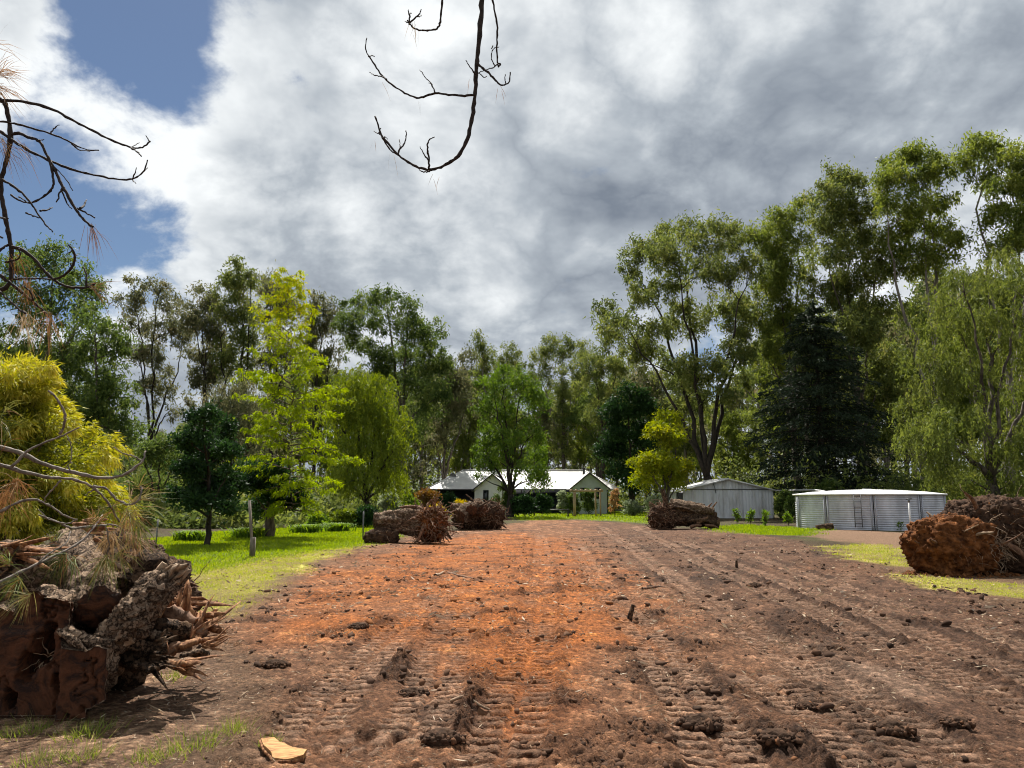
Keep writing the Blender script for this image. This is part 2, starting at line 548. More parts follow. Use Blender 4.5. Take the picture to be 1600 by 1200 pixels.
def plate_bark(name, crack, mid, light, scale, bump=0.9, bdist=0.03, stretch=(1, 1, 1)):
    m, nt, N, L, out = new_mat(name)
    tc = N('ShaderNodeTexCoord')
    mp = N('ShaderNodeMapping')
    mp.inputs['Scale'].default_value = stretch
    L(tc.outputs['Object'], mp.inputs[0])
    dn = N('ShaderNodeTexNoise')
    dn.inputs['Scale'].default_value = scale * 0.9
    dn.inputs['Detail'].default_value = 7
    dn.inputs['Roughness'].default_value = 0.65
    L(mp.outputs[0], dn.inputs['Vector'])
    mixv = N('ShaderNodeVectorMath')
    mixv.operation = 'MULTIPLY_ADD'
    L(dn.outputs['Color'], mixv.inputs[0])
    mixv.inputs[1].default_value = (3.2 / scale,) * 3
    L(mp.outputs[0], mixv.inputs[2])
    vo = N('ShaderNodeTexVoronoi')
    vo.feature = 'DISTANCE_TO_EDGE'
    vo.inputs['Scale'].default_value = scale
    L(mixv.outputs[0], vo.inputs['Vector'])
    vc = N('ShaderNodeTexVoronoi')
    vc.inputs['Scale'].default_value = scale
    L(mixv.outputs[0], vc.inputs['Vector'])
    n = N('ShaderNodeTexNoise')
    n.inputs['Scale'].default_value = scale * 3.5
    n.inputs['Detail'].default_value = 6
    n.inputs['Roughness'].default_value = 0.7
    L(mp.outputs[0], n.inputs['Vector'])
    sepc = N('ShaderNodeSeparateColor')
    L(vc.outputs['Color'], sepc.inputs[0])
    ad = N('ShaderNodeMath')
    ad.operation = 'MULTIPLY_ADD'
    L(sepc.outputs[0], ad.inputs[0])
    ad.inputs[1].default_value = 0.45
    L(n.outputs[0], ad.inputs[2])
    r = N('ShaderNodeValToRGB')
    L(ad.outputs[0], r.inputs[0])
    e = r.color_ramp.elements
    e[0].position, e[1].position = 0.42, 0.98
    e[0].color = (*mid, 1)
    e[1].color = (*light, 1)
    mr = N('ShaderNodeMapRange')
    mr.inputs['From Max'].default_value = 0.10
    L(vo.outputs['Distance'], mr.inputs['Value'])
    mx = N('ShaderNodeMix')
    mx.data_type = 'RGBA'
    L(mr.outputs[0], mx.inputs['Factor'])
    mx.inputs['A'].default_value = (*crack, 1)
    L(r.outputs[0], mx.inputs['B'])
    p = N('ShaderNodeBsdfPrincipled')
    p.inputs['Roughness'].default_value = 0.9
    p.inputs['Specular IOR Level'].default_value = 0.15
    L(mx.outputs['Result'], p.inputs['Base Color'])
    h = N('ShaderNodeMath')
    h.operation = 'MULTIPLY_ADD'
    L(n.outputs[0], h.inputs[0])
    h.inputs[1].default_value = 0.6
    L(mr.outputs[0], h.inputs[2])
    b = N('ShaderNodeBump')
    b.inputs['Strength'].default_value = bump
    b.inputs['Distance'].default_value = bdist
    L(h.outputs[0], b.inputs['Height'])
    L(b.outputs[0], p.inputs['Normal'])
    L(p.outputs[0], out.inputs[0])
    return m


M['pinebark'] = plate_bark('flaky_pine_bark', (0.030, 0.018, 0.012), (0.10, 0.057, 0.034), (0.44, 0.31, 0.21), 14, 1.0, 0.05)
M['pinebark_dark'] = plate_bark('dark_pine_bark', (0.016, 0.010, 0.007), (0.045, 0.027, 0.018), (0.22, 0.135, 0.08), 10, 1.0, 0.05)  # the same pine bark in a darker tone
M['clod'] = leaf_mat('soil_clod', [(0.03, 0.018, 0.012), (0.075, 0.042, 0.027), (0.135, 0.072, 0.042), (0.24, 0.095, 0.035)], 0.0, 0.95, 0.1)


def ground_mat():
    m, nt, N, L, out = new_mat('ground_soil')
    a = N('ShaderNodeAttribute')
    a.attribute_name = 'Col'
    tc = N('ShaderNodeTexCoord')
    n = N('ShaderNodeTexNoise')
    n.inputs['Scale'].default_value = 22
    n.inputs['Detail'].default_value = 5
    n.inputs['Roughness'].default_value = 0.7
    L(tc.outputs['Object'], n.inputs['Vector'])
    n2 = N('ShaderNodeTexNoise')
    n2.inputs['Scale'].default_value = 90
    n2.inputs['Detail'].default_value = 4
    n2.inputs['Roughness'].default_value = 0.7
    L(tc.outputs['Object'], n2.inputs['Vector'])
    mr = N('ShaderNodeMapRange')
    mr.inputs['From Min'].default_value = 0.3
    mr.inputs['From Max'].default_value = 0.7
    mr.inputs['To Min'].default_value = 0.4
    mr.inputs['To Max'].default_value = 1.6
    L(n.outputs[0], mr.inputs['Value'])
    mr2 = N('ShaderNodeMapRange')
    mr2.inputs['From Min'].default_value = 0.3
    mr2.inputs['From Max'].default_value = 0.7
    mr2.inputs['To Min'].default_value = 0.5
    mr2.inputs['To Max'].default_value = 1.5
    L(n2.outputs[0], mr2.inputs['Value'])
    mm = N('ShaderNodeMath')
    mm.operation = 'MULTIPLY'
    L(mr.outputs[0], mm.inputs[0])
    L(mr2.outputs[0], mm.inputs[1])
    vm = N('ShaderNodeVectorMath')
    vm.operation = 'SCALE'
    L(a.outputs['Color'], vm.inputs[0])
    L(mm.outputs[0], vm.inputs['Scale'])
    p = N('ShaderNodeBsdfPrincipled')
    p.inputs['Roughness'].default_value = 0.9
    p.inputs['Specular IOR Level'].default_value = 0.18
    L(vm.outputs[0], p.inputs['Base Color'])
    ad = N('ShaderNodeMath')
    ad.operation = 'ADD'
    L(n.outputs[0], ad.inputs[0])
    L(n2.outputs[0], ad.inputs[1])
    b = N('ShaderNodeBump')
    b.inputs['Strength'].default_value = 1.0
    b.inputs['Distance'].default_value = 0.06
    L(ad.outputs[0], b.inputs['Height'])
    L(b.outputs[0], p.inputs['Normal'])
    L(p.outputs[0], out.inputs[0])
    return m


M['ground'] = ground_mat()

# ------------------------------------------------------------------ the ground
def gpoly(pts):
    return np.array([gp(*p)[:2] for p in pts])


def sdf_poly(X, Y, poly):
    """signed distance, positive inside"""
    n = len(poly)
    d2 = np.full(len(X), 1e18)
    inside = np.zeros(len(X), bool)
    for i in range(n):
        ax, ay = poly[i]
        bx, by = poly[(i + 1) % n]
        ex, ey = bx - ax, by - ay
        t = np.clip(((X - ax) * ex + (Y - ay) * ey) / (ex * ex + ey * ey + 1e-12), 0, 1)
        d2 = np.minimum(d2, (X - ax - t * ex) ** 2 + (Y - ay - t * ey) ** 2)
        c = ((ay > Y) != (by > Y)) & (X < (bx - ax) * (Y - ay) / (by - ay + 1e-12) + ax)
        inside ^= c
    d = np.sqrt(d2)
    return np.where(inside, d, -d)


LAWN_LEFT = gpoly([(150, 905), (190, 858), (235, 843), (330, 833), (470, 823), (570, 820), (640, 820), (600, 852), (545, 856), (470, 866), (400, 878), (330, 890), (260, 905)])
DRY_LEFT = gpoly([(190, 905), (330, 880), (470, 862), (560, 853), (520, 868), (470, 884), (440, 905), (395, 935), (345, 962), (290, 950), (250, 925)])
LAWN_HOUSE = gpoly([(820, 814), (900, 812), (960, 814), (1030, 820), (1045, 812), (1040, 797), (960, 794.5), (860, 796), (790, 806)])
LAWN_SHED = gpoly([(1105, 824), (1160, 820), (1230, 823), (1290, 828), (1250, 838), (1180, 836), (1120, 831)])
LAWN_TANK = gpoly([(1290, 853), (1350, 850), (1425, 858), (1420, 884), (1340, 874)])
LAWN_RIGHT = gpoly([(1400, 900), (1450, 905), (1700, 918), (1800, 945), (1600, 935), (1450, 922)])
PALE_TANK = gpoly([(1260, 826), (1340, 828), (1480, 836), (1480, 870), (1400, 866), (1330, 850), (1270, 840)])
DIRT = gpoly([(560, 853), (640, 838), (720, 830), (790, 819), (830, 813.5), (900, 812.5), (960, 816), (1010, 822), (1130, 829), (1230, 842), (1330, 866), (1420, 900), (1600, 948), (2000, 1010), (2300, 1500), (900, 2400), (250, 1500), (400, 1080), (330, 985), (400, 940), (450, 900), (500, 872)])
CLAY = gpoly([(480, 905), (600, 866), (700, 842), (790, 832), (870, 838), (940, 880), (995, 945), (1015, 1005), (900, 1010), (845, 1050), (800, 1040), (740, 1040), (650, 1000), (540, 995), (440, 1000)])
CLAY2 = gpoly([(740, 1010), (880, 1000), (870, 1110), (820, 1180), (740, 1120)])
GREYMUD = gpoly([(1180, 985), (1300, 1010), (1480, 1080), (1440, 1095), (1300, 1070), (1200, 1030)])
MULCH_LEFT = gpoly([(-600, 950), (120, 950), (290, 955), (345, 990), (390, 1060), (420, 1130), (330, 1200), (200, 1400), (-800, 1400)])

TRACKS = [  # centre line in photo pixels, half width m, rib pitch m, depth m, rib height m
    ([(846, 836), (848, 880), (842, 950), (825, 1040), (800, 1120), (775, 1210)], 0.27, 0.17, 0.045, 0.030),
    ([(900, 850), (955, 930), (1000, 980), (1045, 1035), (1085, 1095), (1115, 1150), (1145, 1215)], 0.28, 0.17, 0.055, 0.034),
    ([(690, 930), (620, 990), (560, 1040), (520, 1090), (480, 1140)], 0.26, 0.16, 0.035, 0.026),
    ([(720, 950), (700, 1000), (685, 1050), (668, 1100), (640, 1150)], 0.28, 0.15, 0.04, 0.026),
    ([(430, 1172), (500, 1156), (570, 1152), (640, 1164), (690, 1190), (720, 1230)], 0.24, 0.20, 0.05, 0.034),
    ([(940, 822), (1010, 872), (1090, 925), (1190, 995), (1310, 1070), (1450, 1160), (1530, 1215)], 0.28, 0.17, 0.05, 0.030),
    ([(990, 822), (1110, 885), (1270, 955), (1450, 1035), (1650, 1120)], 0.28, 0.17, 0.045, 0.028),
    ([(1060, 845), (1230, 912), (1420, 985), (1650, 1065)], 0.26, 0.17, 0.045, 0.026),
    ([(1120, 850), (1350, 930), (1650, 1020)], 0.26, 0.17, 0.035, 0.024),
    ([(1190, 1060), (1250, 1090), (1330, 1140), (1400, 1210)], 0.30, 0.15, 0.04, 0.03),
]
_track_pts = []
for pts, hw, pit, dep, rib in TRACKS:
    g = np.array([gp(*p)[:2] for p in pts])
    # resample with a smooth curve
    t = np.concatenate([[0], np.cumsum(np.linalg.norm(np.diff(g, axis=0), axis=1))])
    n = max(10, int(t[-1] / 0.5))
    s = np.linspace(0, t[-1], n)
    q = np.column_stack([np.interp(s, t, g[:, 0]), np.interp(s, t, g[:, 1])])
    for _ in range(3):
        q[1:-1] = 0.25 * q[:-2] + 0.5 * q[1:-1] + 0.25 * q[2:]
    _track_pts.append((q, hw, pit, dep, rib))


def base_height(X, Y):
    P = np.column_stack([X, Y])
    return 0.06 * pnoise(P * 0.16, 1) + 0.02 * pnoise(P * 0.6, 2)


def ground_z(x, y):
    return float(base_height(np.array([x]), np.array([y]))[0])


def masks(X, Y):
    P = np.column_stack([X, Y])
    wob = 0.9 * fbm(P * 0.9, 3, 0.6, 5)
    wob2 = wob * np.clip(np.hypot(X, Y) / 14, 0.35, 2.5)
    f = lambda poly, soft=0.5, k=1.0: sstep(sdf_poly(X, Y, poly) + wob2 * k, -soft, soft)
    d = {}
    d['dirt'] = f(DIRT, 0.5)
    d['clay'] = f(CLAY, 0.9, 1.1)
    d['clay2'] = f(CLAY2, 0.5, 0.8)
    d['grey'] = f(GREYMUD, 0.35, 0.5)
    d['mulch'] = f(MULCH_LEFT, 0.4, 0.6)
    d['lawn'] = np.maximum.reduce([f(LAWN_LEFT, 0.4, 0.45), f(LAWN_HOUSE, 1.0, 0.5), f(LAWN_SHED, 0.6, 0.7)])
    d['dry'] = np.maximum.reduce([f(DRY_LEFT, 0.5, 0.8), f(LAWN_TANK, 0.5, 0.8), f(LAWN_RIGHT, 0.3, 0.5)])
    d['pale'] = f(PALE_TANK, 0.5, 0.8)
    return d


def lerp3(a, b, m):
    return a * (1 - m[:, None]) + np.asarray(b)[None, :] * m[:, None]


GRID = {}


def true_z(X, Y):
    """height of the built ground, with ruts and lumps"""
    X, Y = np.asarray(X, float), np.asarray(Y, float)
    r, a = np.hypot(X, Y), np.arctan2(X, Y)
    gr, ga, gz = GRID['r'], GRID['af'], GRID['z']
    i = np.clip(np.searchsorted(gr, r) - 1, 0, len(gr) - 2)
    fa = np.clip((a - ga[0]) / (ga[1] - ga[0]), 0, len(ga) - 1.001)
    j = fa.astype(int)
    fr = np.clip((r - gr[i]) / (gr[i + 1] - gr[i]), 0, 1)
    fj = fa - j
    return (gz[i, j] * (1 - fr) + gz[i + 1, j] * fr) * (1 - fj) + (gz[i, j + 1] * (1 - fr) + gz[i + 1, j + 1] * fr) * fj


def build_ground():
    a_f = np.arange(R(-40), R(40), 0.0027)
    a_c = np.linspace(R(41), R(319), 46)[:-1]
    ang = np.concatenate([a_f, a_c])
    r = [0.6]
    while r[-1] < 2.6:
        r.append(r[-1] * 1.25)
    r[-1] = 2.6
    while r[-1] < 3.9:
        r.append(r[-1] * 1.012)
    while r[-1] < 15:
        r.append(r[-1] * 1.0027)
    while r[-1] < 30:
        r.append(r[-1] * 1.006)
    while r[-1] < 62:
        r.append(r[-1] * 1.013)
    while r[-1] < 6000:
        r.append(r[-1] * 1.09)
    r = np.array(r)
    nr, na = len(r), len(ang)
    RR, AA = np.meshgrid(r, ang, indexing='ij')
    X, Y = (RR * np.sin(AA)).ravel(), (RR * np.cos(AA)).ravel()
    D = RR.ravel()
    P = np.column_stack([X, Y])
    Z = base_height(X, Y)
    mk = masks(X, Y)
    near = D < 62
    n1 = np.zeros(len(X)); n2 = np.zeros(len(X)); n3 = np.zeros(len(X)); n4 = np.zeros(len(X))
    Pn = P[near]
    n1[near] = fbm(Pn * 0.8, 3, 0.55, 21)
    n2[near] = fbm(Pn * 3.2, 4, 0.6, 31)
    n3[near] = fbm(Pn * 11.0, 3, 0.6, 41)
    n5 = np.zeros(len(X))
    nr5 = D < 20
    n5[nr5] = fbm(P[nr5] * 26.0, 2, 0.7, 45)
    n4[near] = pnoise(Pn * 1.7 + 9.1, 51)
    rid = 1 - np.abs(n2) * 2.2
    # churned patches: lumpy ridges
    churn = sstep(n4 + 0.5 * n1, 0.05, 0.45) * mk['dirt']
    fade = np.clip(1.3 - D / 60, 0.2, 1)
    dz = mk['dirt'] * (0.03 * n1 + 0.034 * n2 + 0.026 * n3 + 0.018 * n5) + churn * (0.014 * np.clip(rid, -0.3, 1) + 0.045 * n3 + 0.02 * n2 + 0.03 * n5)
    dz += (1 - mk['dirt']) * (0.012 * n2 + 0.008 * n3)
    tm = np.zeros(len(X))
    ribv = np.zeros(len(X))
    bermv = np.zeros(len(X))
    for ti, (q, hw, pit, dep, rib) in enumerate(_track_pts):
        x0, y0 = q.min(0) - 1
        x1, y1 = q.max(0) + 1
        idx = np.where((X > x0) & (X < x1) & (Y > y0) & (Y < y1) & (D < 50))[0]
        if not len(idx):
            continue
        bx, by = X[idx], Y[idx]
        best = np.full(len(idx), 1e9)
        bs = np.zeros(len(idx)); bt = np.zeros(len(idx))
        seg = np.diff(q, axis=0)
        sl = np.linalg.norm(seg, axis=1)
        cum = np.concatenate([[0], np.cumsum(sl)])
        for i in range(len(seg)):
            ex, ey = seg[i] / sl[i]
            rx, ry = bx - q[i, 0], by - q[i, 1]
            s = rx * ex + ry * ey
            sc_ = np.clip(s, 0, sl[i])
            dx, dy = rx - sc_ * ex, ry - sc_ * ey
            dd = np.hypot(dx, dy)
            c = dd < best
            best = np.where(c, dd, best)
            bs = np.where(c, cum[i] + sc_, bs)
            bt = np.where(c, rx * ey - ry * ex, bt)
        wv = hw + 0.04 * n1[idx]
        m = sstep(best, wv + 0.03, wv - 0.05)
        keep = sstep(n4[idx] * 0.8 + 0.9 * n1[idx] + 0.5 * n2[idx] + 0.40, -0.05, 0.3)       # tracks break up in places
        if ti in (0, 1, 2, 5, 6, 7):
            keep = np.maximum(keep, 0.8)
        m *= keep
        off = np.where(bt > 0, pit * 0.45, 0)
        ph = (bs + off + 0.02 * n2[idx]) / pit * 2 * np.pi
        bar = (np.tanh(3.2 * (np.sin(ph) + 0.4))) * sstep(np.abs(bt), 0.015, 0.05)
        h = -dep + rib * bar * np.clip(0.9 + 1.2 * n2[idx], 0.2, 1.4) + 0.010 * n3[idx] + 0.02 * n1[idx] + 0.010 * n5[idx]
        dz[idx] = dz[idx] * (1 - m) + h * m
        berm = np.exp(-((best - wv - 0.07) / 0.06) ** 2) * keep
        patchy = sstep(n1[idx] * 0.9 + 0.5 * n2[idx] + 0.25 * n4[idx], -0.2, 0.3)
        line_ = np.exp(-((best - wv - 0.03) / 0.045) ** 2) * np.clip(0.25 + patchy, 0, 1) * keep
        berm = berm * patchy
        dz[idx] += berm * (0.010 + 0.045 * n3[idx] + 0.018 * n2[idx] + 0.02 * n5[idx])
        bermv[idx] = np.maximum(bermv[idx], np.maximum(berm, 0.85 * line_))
        tm[idx] = np.maximum(tm[idx], m)
        ribv[idx] = ribv[idx] * (1 - m) + bar * m
    Z = Z + dz * fade
    # ---- colours (what the ground itself is made of)
    col = np.tile(np.array([0.072, 0.056, 0.032]), (len(X), 1))
    lit = fbm(P * 0.35, 3, 0.5, 61)
    col = lerp3(col, (0.075, 0.080, 0.030), sstep(lit, -0.1, 0.4))
    col = lerp3(col, (0.19, 0.125, 0.078), sstep(D + 6 * lit, 30, 20))
    col = lerp3(col, (0.25, 0.17, 0.12), mk['pale'])
    dirtc = np.tile(np.array([0.145, 0.076, 0.044]), (len(X), 1))
    dirtc = lerp3(dirtc, (0.090, 0.050, 0.033), sstep(n1, -0.1, 0.45))
    dirtc = lerp3(dirtc, (0.25, 0.145, 0.09), sstep(n2 + 0.6 * n3 + 0.5 * n5, 0.0, 0.55) * 0.8)
    right = sstep(X - 0.06 * Y + 0.8 * n1, 0.6, 3.4)
    dirtc = lerp3(dirtc, (0.098, 0.060, 0.043), right * 0.7)
    ca_, sa_ = math.cos(0.42), math.sin(0.42)
    su, sv = X * ca_ - Y * sa_, X * sa_ + Y * ca_
    streak = fbm(np.column_stack([su * 1.5, sv * 0.16]), 4, 0.6, 67)
    dirtc = lerp3(dirtc, (0.042, 0.026, 0.019), sstep(streak + 0.3 * n2, 0.06, 0.4) * (0.25 + 0.6 * right))
    dirtc = lerp3(dirtc, (0.21, 0.14, 0.10), sstep(-streak + 0.3 * n2, 0.15, 0.5) * right * 0.6)
    patch = sstep(fbm(P * 0.22 + 3.3, 3, 0.55, 71), 0.05, 0.4)
    dirtc = lerp3(dirtc, (0.20, 0.095, 0.045), patch * 0.45 * (1 - right * 0.6))
    clay = np.clip(mk['clay'] * (0.72 + 1.1 * n1 + 0.6 * n2 + 0.4 * streak) + mk['clay2'] * (0.55 + 0.8 * n1), 0, 1)
    dirtc = lerp3(dirtc, (0.34, 0.118, 0.030), clay * 0.92)
    dirtc = lerp3(dirtc, (0.38, 0.155, 0.045), clay * sstep(n2, 0.05, 0.5) * 0.7)
    dirtc = lerp3(dirtc, (0.27, 0.20, 0.16), np.clip(mk['grey'] * (0.45 + 1.2 * n1 + 0.8 * n2), 0, 1) * 0.7)
    dirtc = lerp3(dirtc, (0.045, 0.027, 0.019), churn * 0.55)
    dirtc = lerp3(dirtc, (0.24, 0.165, 0.125), tm * sstep(ribv, 0.2, 0.9) * 0.55 * (1 - 0.7 * clay))
    col = col * (1 - mk['dirt'][:, None]) + dirtc * mk['dirt'][:, None]
    mul = np.tile(np.array([0.135, 0.086, 0.058]), (len(X), 1))
    mul = lerp3(mul, (0.26, 0.18, 0.125), sstep(n2 + 0.5 * n3, 0.05, 0.5))
    mul = lerp3(mul, (0.07, 0.046, 0.034), sstep(n1, 0.1, 0.5) * 0.7)
    mmask = mk['mulch'] * (1 - 0.3 * mk['dirt'])
    col = col * (1 - mmask[:, None]) + mul * mmask[:, None]
    col = lerp3(col, (0.15, 0.22, 0.02), mk['lawn'] * (1 - mk['dirt'] * 0.7))
    dry = np.clip(mk['dry'] * (0.75 + 0.8 * n1 + 0.5 * n2), 0, 1) * (1 - mk['lawn'])
    col = lerp3(col, (0.37, 0.36, 0.10), dry * 0.95)
    spk = np.exp(0.8 * n3 + 1.1 * n5 + 0.5 * n2)
    col = col * (1 + (spk - 1)[:, None] * np.maximum(mk['dirt'], mmask)[:, None])
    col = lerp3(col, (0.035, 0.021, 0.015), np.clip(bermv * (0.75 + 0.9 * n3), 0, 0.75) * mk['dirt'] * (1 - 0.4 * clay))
    gain = 1.0 + (0.66 - 0.30 * right) * np.maximum(mk['dirt'] * (1 - 0.55 * clay), mmask)
    col = np.clip(col * gain[:, None] * np.array([1.05, 0.93, 0.80]), 0.01, 0.8)
    # ---- mesh
    mb = MB()
    V = np.column_stack([X, Y, Z])
    ii = np.arange(nr - 1)[:, None] * na
    jj = np.arange(na)[None, :]
    kk = (jj + 1) % na
    quads = np.stack([ii + jj, ii + na + jj, ii + na + kk, ii + kk], -1).reshape(-1, 4)[:, ::-1]
    V = np.vstack([V, [0, 0, Z[:na].mean()]])
    tris = np.stack([np.full(na, nr * na), np.arange(na), (np.arange(na) + 1) % na], -1)[:, ::-1]
    mb.add(V, tris=tris, quads=quads)
    GRID.update(r=r, af=a_f, z=Z.reshape(nr, na))
    ob = mb.build('ground', M['ground'], smooth=True)
    ca = ob.data.color_attributes.new('Col', 'FLOAT_COLOR', 'POINT')
    cc = np.ones((len(V), 4), np.float32)
    cc[:-1, :3] = col
    cc[-1, :3] = col[0]
    ca.data.foreach_set('color', cc.ravel())
    tag(ob, kind='structure')
    return ob


build_ground()


# ------------------------------------------------------------------ leaf clouds and tree skeletons
def unit(a):
    return a / (np.linalg.norm(a, axis=1)[:, None] + 1e-9)


def add_leaves(mb, P, D, length, width, var, rg, kite=False):
    """one small face for each leaf: P base point, D direction"""
    n = len(P)
    D = unit(D)
    S = unit(np.cross(D, rg.normal(size=(n, 3))))
    length = np.broadcast_to(length, n)[:, None]
    width = np.broadcast_to(width, n)[:, None]
    if kite:
        V = np.stack([P, P + D * length * 0.45 - S * width * 0.5, P + D * length, P + D * length * 0.45 + S * width * 0.5], 1)
        q = np.arange(n * 4).reshape(n, 4)
        mb.add(V.reshape(-1, 3), quads=q, var=var)
    else:
        V = np.stack([P - S * width * 0.5, P + S * width * 0.5, P + D * length], 1)
        t = np.arange(n * 3).reshape(n, 3)
        mb.add(V.reshape(-1, 3), tris=t, var=var)


def bezier(p0, p1, p2, p3, n):
    t = np.linspace(0, 1, n)[:, None]
    return (1 - t) ** 3 * p0 + 3 * (1 - t) ** 2 * t * p1 + 3 * (1 - t) * t * t * p2 + t ** 3 * p3


class Skeleton:
    def __init__(self, rg):
        self.rg = rg
        self.pos, self.rad = [], []
        self.mb = MB()

    def add_path(self, path, r0, r1, sides=6, power=1.0):
        n = len(path)
        rr = r0 + (r1 - r0) * np.linspace(0, 1, n) ** power
        self.mb.tube(path, rr, sides)
        self.pos += [np.array(p) for p in path]
        self.rad += list(rr)

    def limb(self, target, r_end=0.03, wob=0.06, sides=5, rmax=9.0, n=9):
        rg = self.rg
        P = np.array(self.pos)
        d = target - P
        dist = np.linalg.norm(d, axis=1)
        hor = np.hypot(d[:, 0], d[:, 1])
        cost = dist + np.where(d[:, 2] < 0.55 * hor, 2.0 * (0.55 * hor - d[:, 2]), 0) + 0.0
        i = int(np.argmin(cost))
        p0 = P[i]
        L = dist[i]
        if L < 0.05:
            return
        r0 = min(self.rad[i] * 0.75, rmax, 0.03 + 0.022 * L + r_end)
        v = target - p0
        up = np.array([0, 0, 1.0])
        p1 = p0 + v * 0.3 + up * L * 0.06 + rg.normal(size=3) * L * 0.06
        p2 = p0 + v * 0.66 + up * L * 0.02 + rg.normal(size=3) * L * 0.07
        path = bezier(p0, p1, p2, target, n)
        path[1:-1] += rg.normal(size=(n - 2, 3)) * wob * L * 0.16
        self.add_path(path, r0, r_end, sides)


def px_clumps(spec, d, rg, depth=1.0):
    """(centre, radii) in metres from ellipses seen in the photograph, spread in depth"""
    cs = []
    xs = [s[0] for s in spec]
    half = max(2.0, (max(xs) - min(xs)) / 2 / ppm(d)) * depth
    for s in spec:
        dd = d + rg.uniform(-0.75, 0.75) * half
        c = at(s[0], s[1], dd)
        k = ppm(dd)
        cs.append((np.array(c), np.array([s[2] / k, (s[2] + s[3]) / 2 / k, s[3] / k])))
    nb = len(cs)
    if depth >= 1.0 and nb > 5:
        for i in range(nb):
            o = sorted(range(nb), key=lambda j: (spec[i][0] - spec[j][0]) ** 2 + (spec[i][1] - spec[j][1]) ** 2)[1:3]
            for j in o[:1] if i % 3 else o[:2]:
                w = rg.uniform(0.35, 0.65)
                c = cs[i][0] * w + cs[j][0] * (1 - w)
                r = (cs[i][1] + cs[j][1]) * 0.5 * rg.uniform(0.45, 0.75)
                cs.append((c + rg.normal(size=3) * r * 0.4, r))
    return cs


def foliage(mb, clumps, n_total, rg, style, leaf_l, leaf_w, sub_r=0.7, skel=None, twigs=3, kite=False, vbias=0.0):
    area = np.array([c[1][0] * c[1][2] for c in clumps])
    share = area / area.sum()
    for (c, rad), sh in zip(clumps, share):
        n = int(n_total * sh)
        if n < 8:
            continue
        if style == 'gum':
            rad = rad * 1.22
        ns = max(5, int(1.5 * rad[0] * rad[1] * rad[2] / sub_r ** 3 * 0.75) if style != 'weep' else max(6, int(n / 55)))
        if style == 'gum':
            ns = max(6, n // 52)
        ns = min(ns, max(4, n // 12))
        u = unit(rg.normal(size=(ns, 3)))
        u[:, 2] = np.where(rg.random(ns) < 0.62, np.abs(u[:, 2]), u[:, 2])
        sc_ = c + u * rad * ((rg.random(ns) ** 0.5 * 1.18)[:, None] if style == 'gum' else (rg.uniform(0.35, 1.0, ns) ** 0.6)[:, None])
        sub_var = rg.normal(0.48 + vbias, 0.13, ns)
        if skel is not None:
            for k in rg.permutation(ns)[:twigs]:
                skel.limb(sc_[k], 0.012, 0.08, 4, 0.09, 6)
        w = rg.random(ns) ** 0.6 + 0.25
        pick = rg.choice(ns, n, p=w / w.sum())
        if style == 'weep':
            # strands that hang from the cluster
            per = 14
            nst = max(1, n // per)
            p2 = rg.choice(ns, nst)
            st = sc_[p2] + rg.normal(size=(nst, 3)) * sub_r * 0.42
            out = unit(sc_[p2] - c + rg.normal(size=(nst, 3)) * 0.4) * np.array([1, 1, 0.2])
            Ls = rg.uniform(0.5, 1.5, nst) * sub_r * 1.7
            t = np.linspace(0.05, 1, per)
            pos = st[:, None, :] + out[:, None, :] * (Ls[:, None] * 0.45 * t ** 0.7)[:, :, None]
            pos[:, :, 2] -= Ls[:, None] * t ** 1.6 * 0.85
            pos = pos.reshape(-1, 3) + rg.normal(size=(nst * per, 3)) * 0.05
            D = rg.normal(size=(nst * per, 3)) * 0.55 + np.array([0, 0, -1.0])
            v = np.repeat(sub_var[p2], per) + rg.normal(0, 0.13, nst * per)
            add_leaves(mb, pos, D, leaf_l * rg.uniform(0.6, 1.3, len(pos)), leaf_w * rg.uniform(0.7, 1.2, len(pos)), np.clip(v, 0, 1), rg, kite)
        else:
            sz = rg.uniform(0.5, 1.25, ns)
            off = rg.normal(size=(n, 3)) * sub_r * (sz[pick][:, None] * np.array([0.45, 0.45, 0.5]) if style == 'gum' else np.array([0.55, 0.55, 0.42]))
            pos = sc_[pick] + off
            if style == 'gum':
                D = rg.normal(size=(n, 3)) * 0.7 + np.array([0, 0, -0.75])
            else:
                D = rg.normal(size=(n, 3)) + unit(off) * 0.6
            v = sub_var[pick] + rg.normal(0, 0.14, n)
            add_leaves(mb, pos, D, leaf_l * rg.uniform(0.6, 1.3, n), leaf_w * rg.uniform(0.7, 1.2, n), np.clip(v, 0, 1), rg, kite)


_seed = [100]


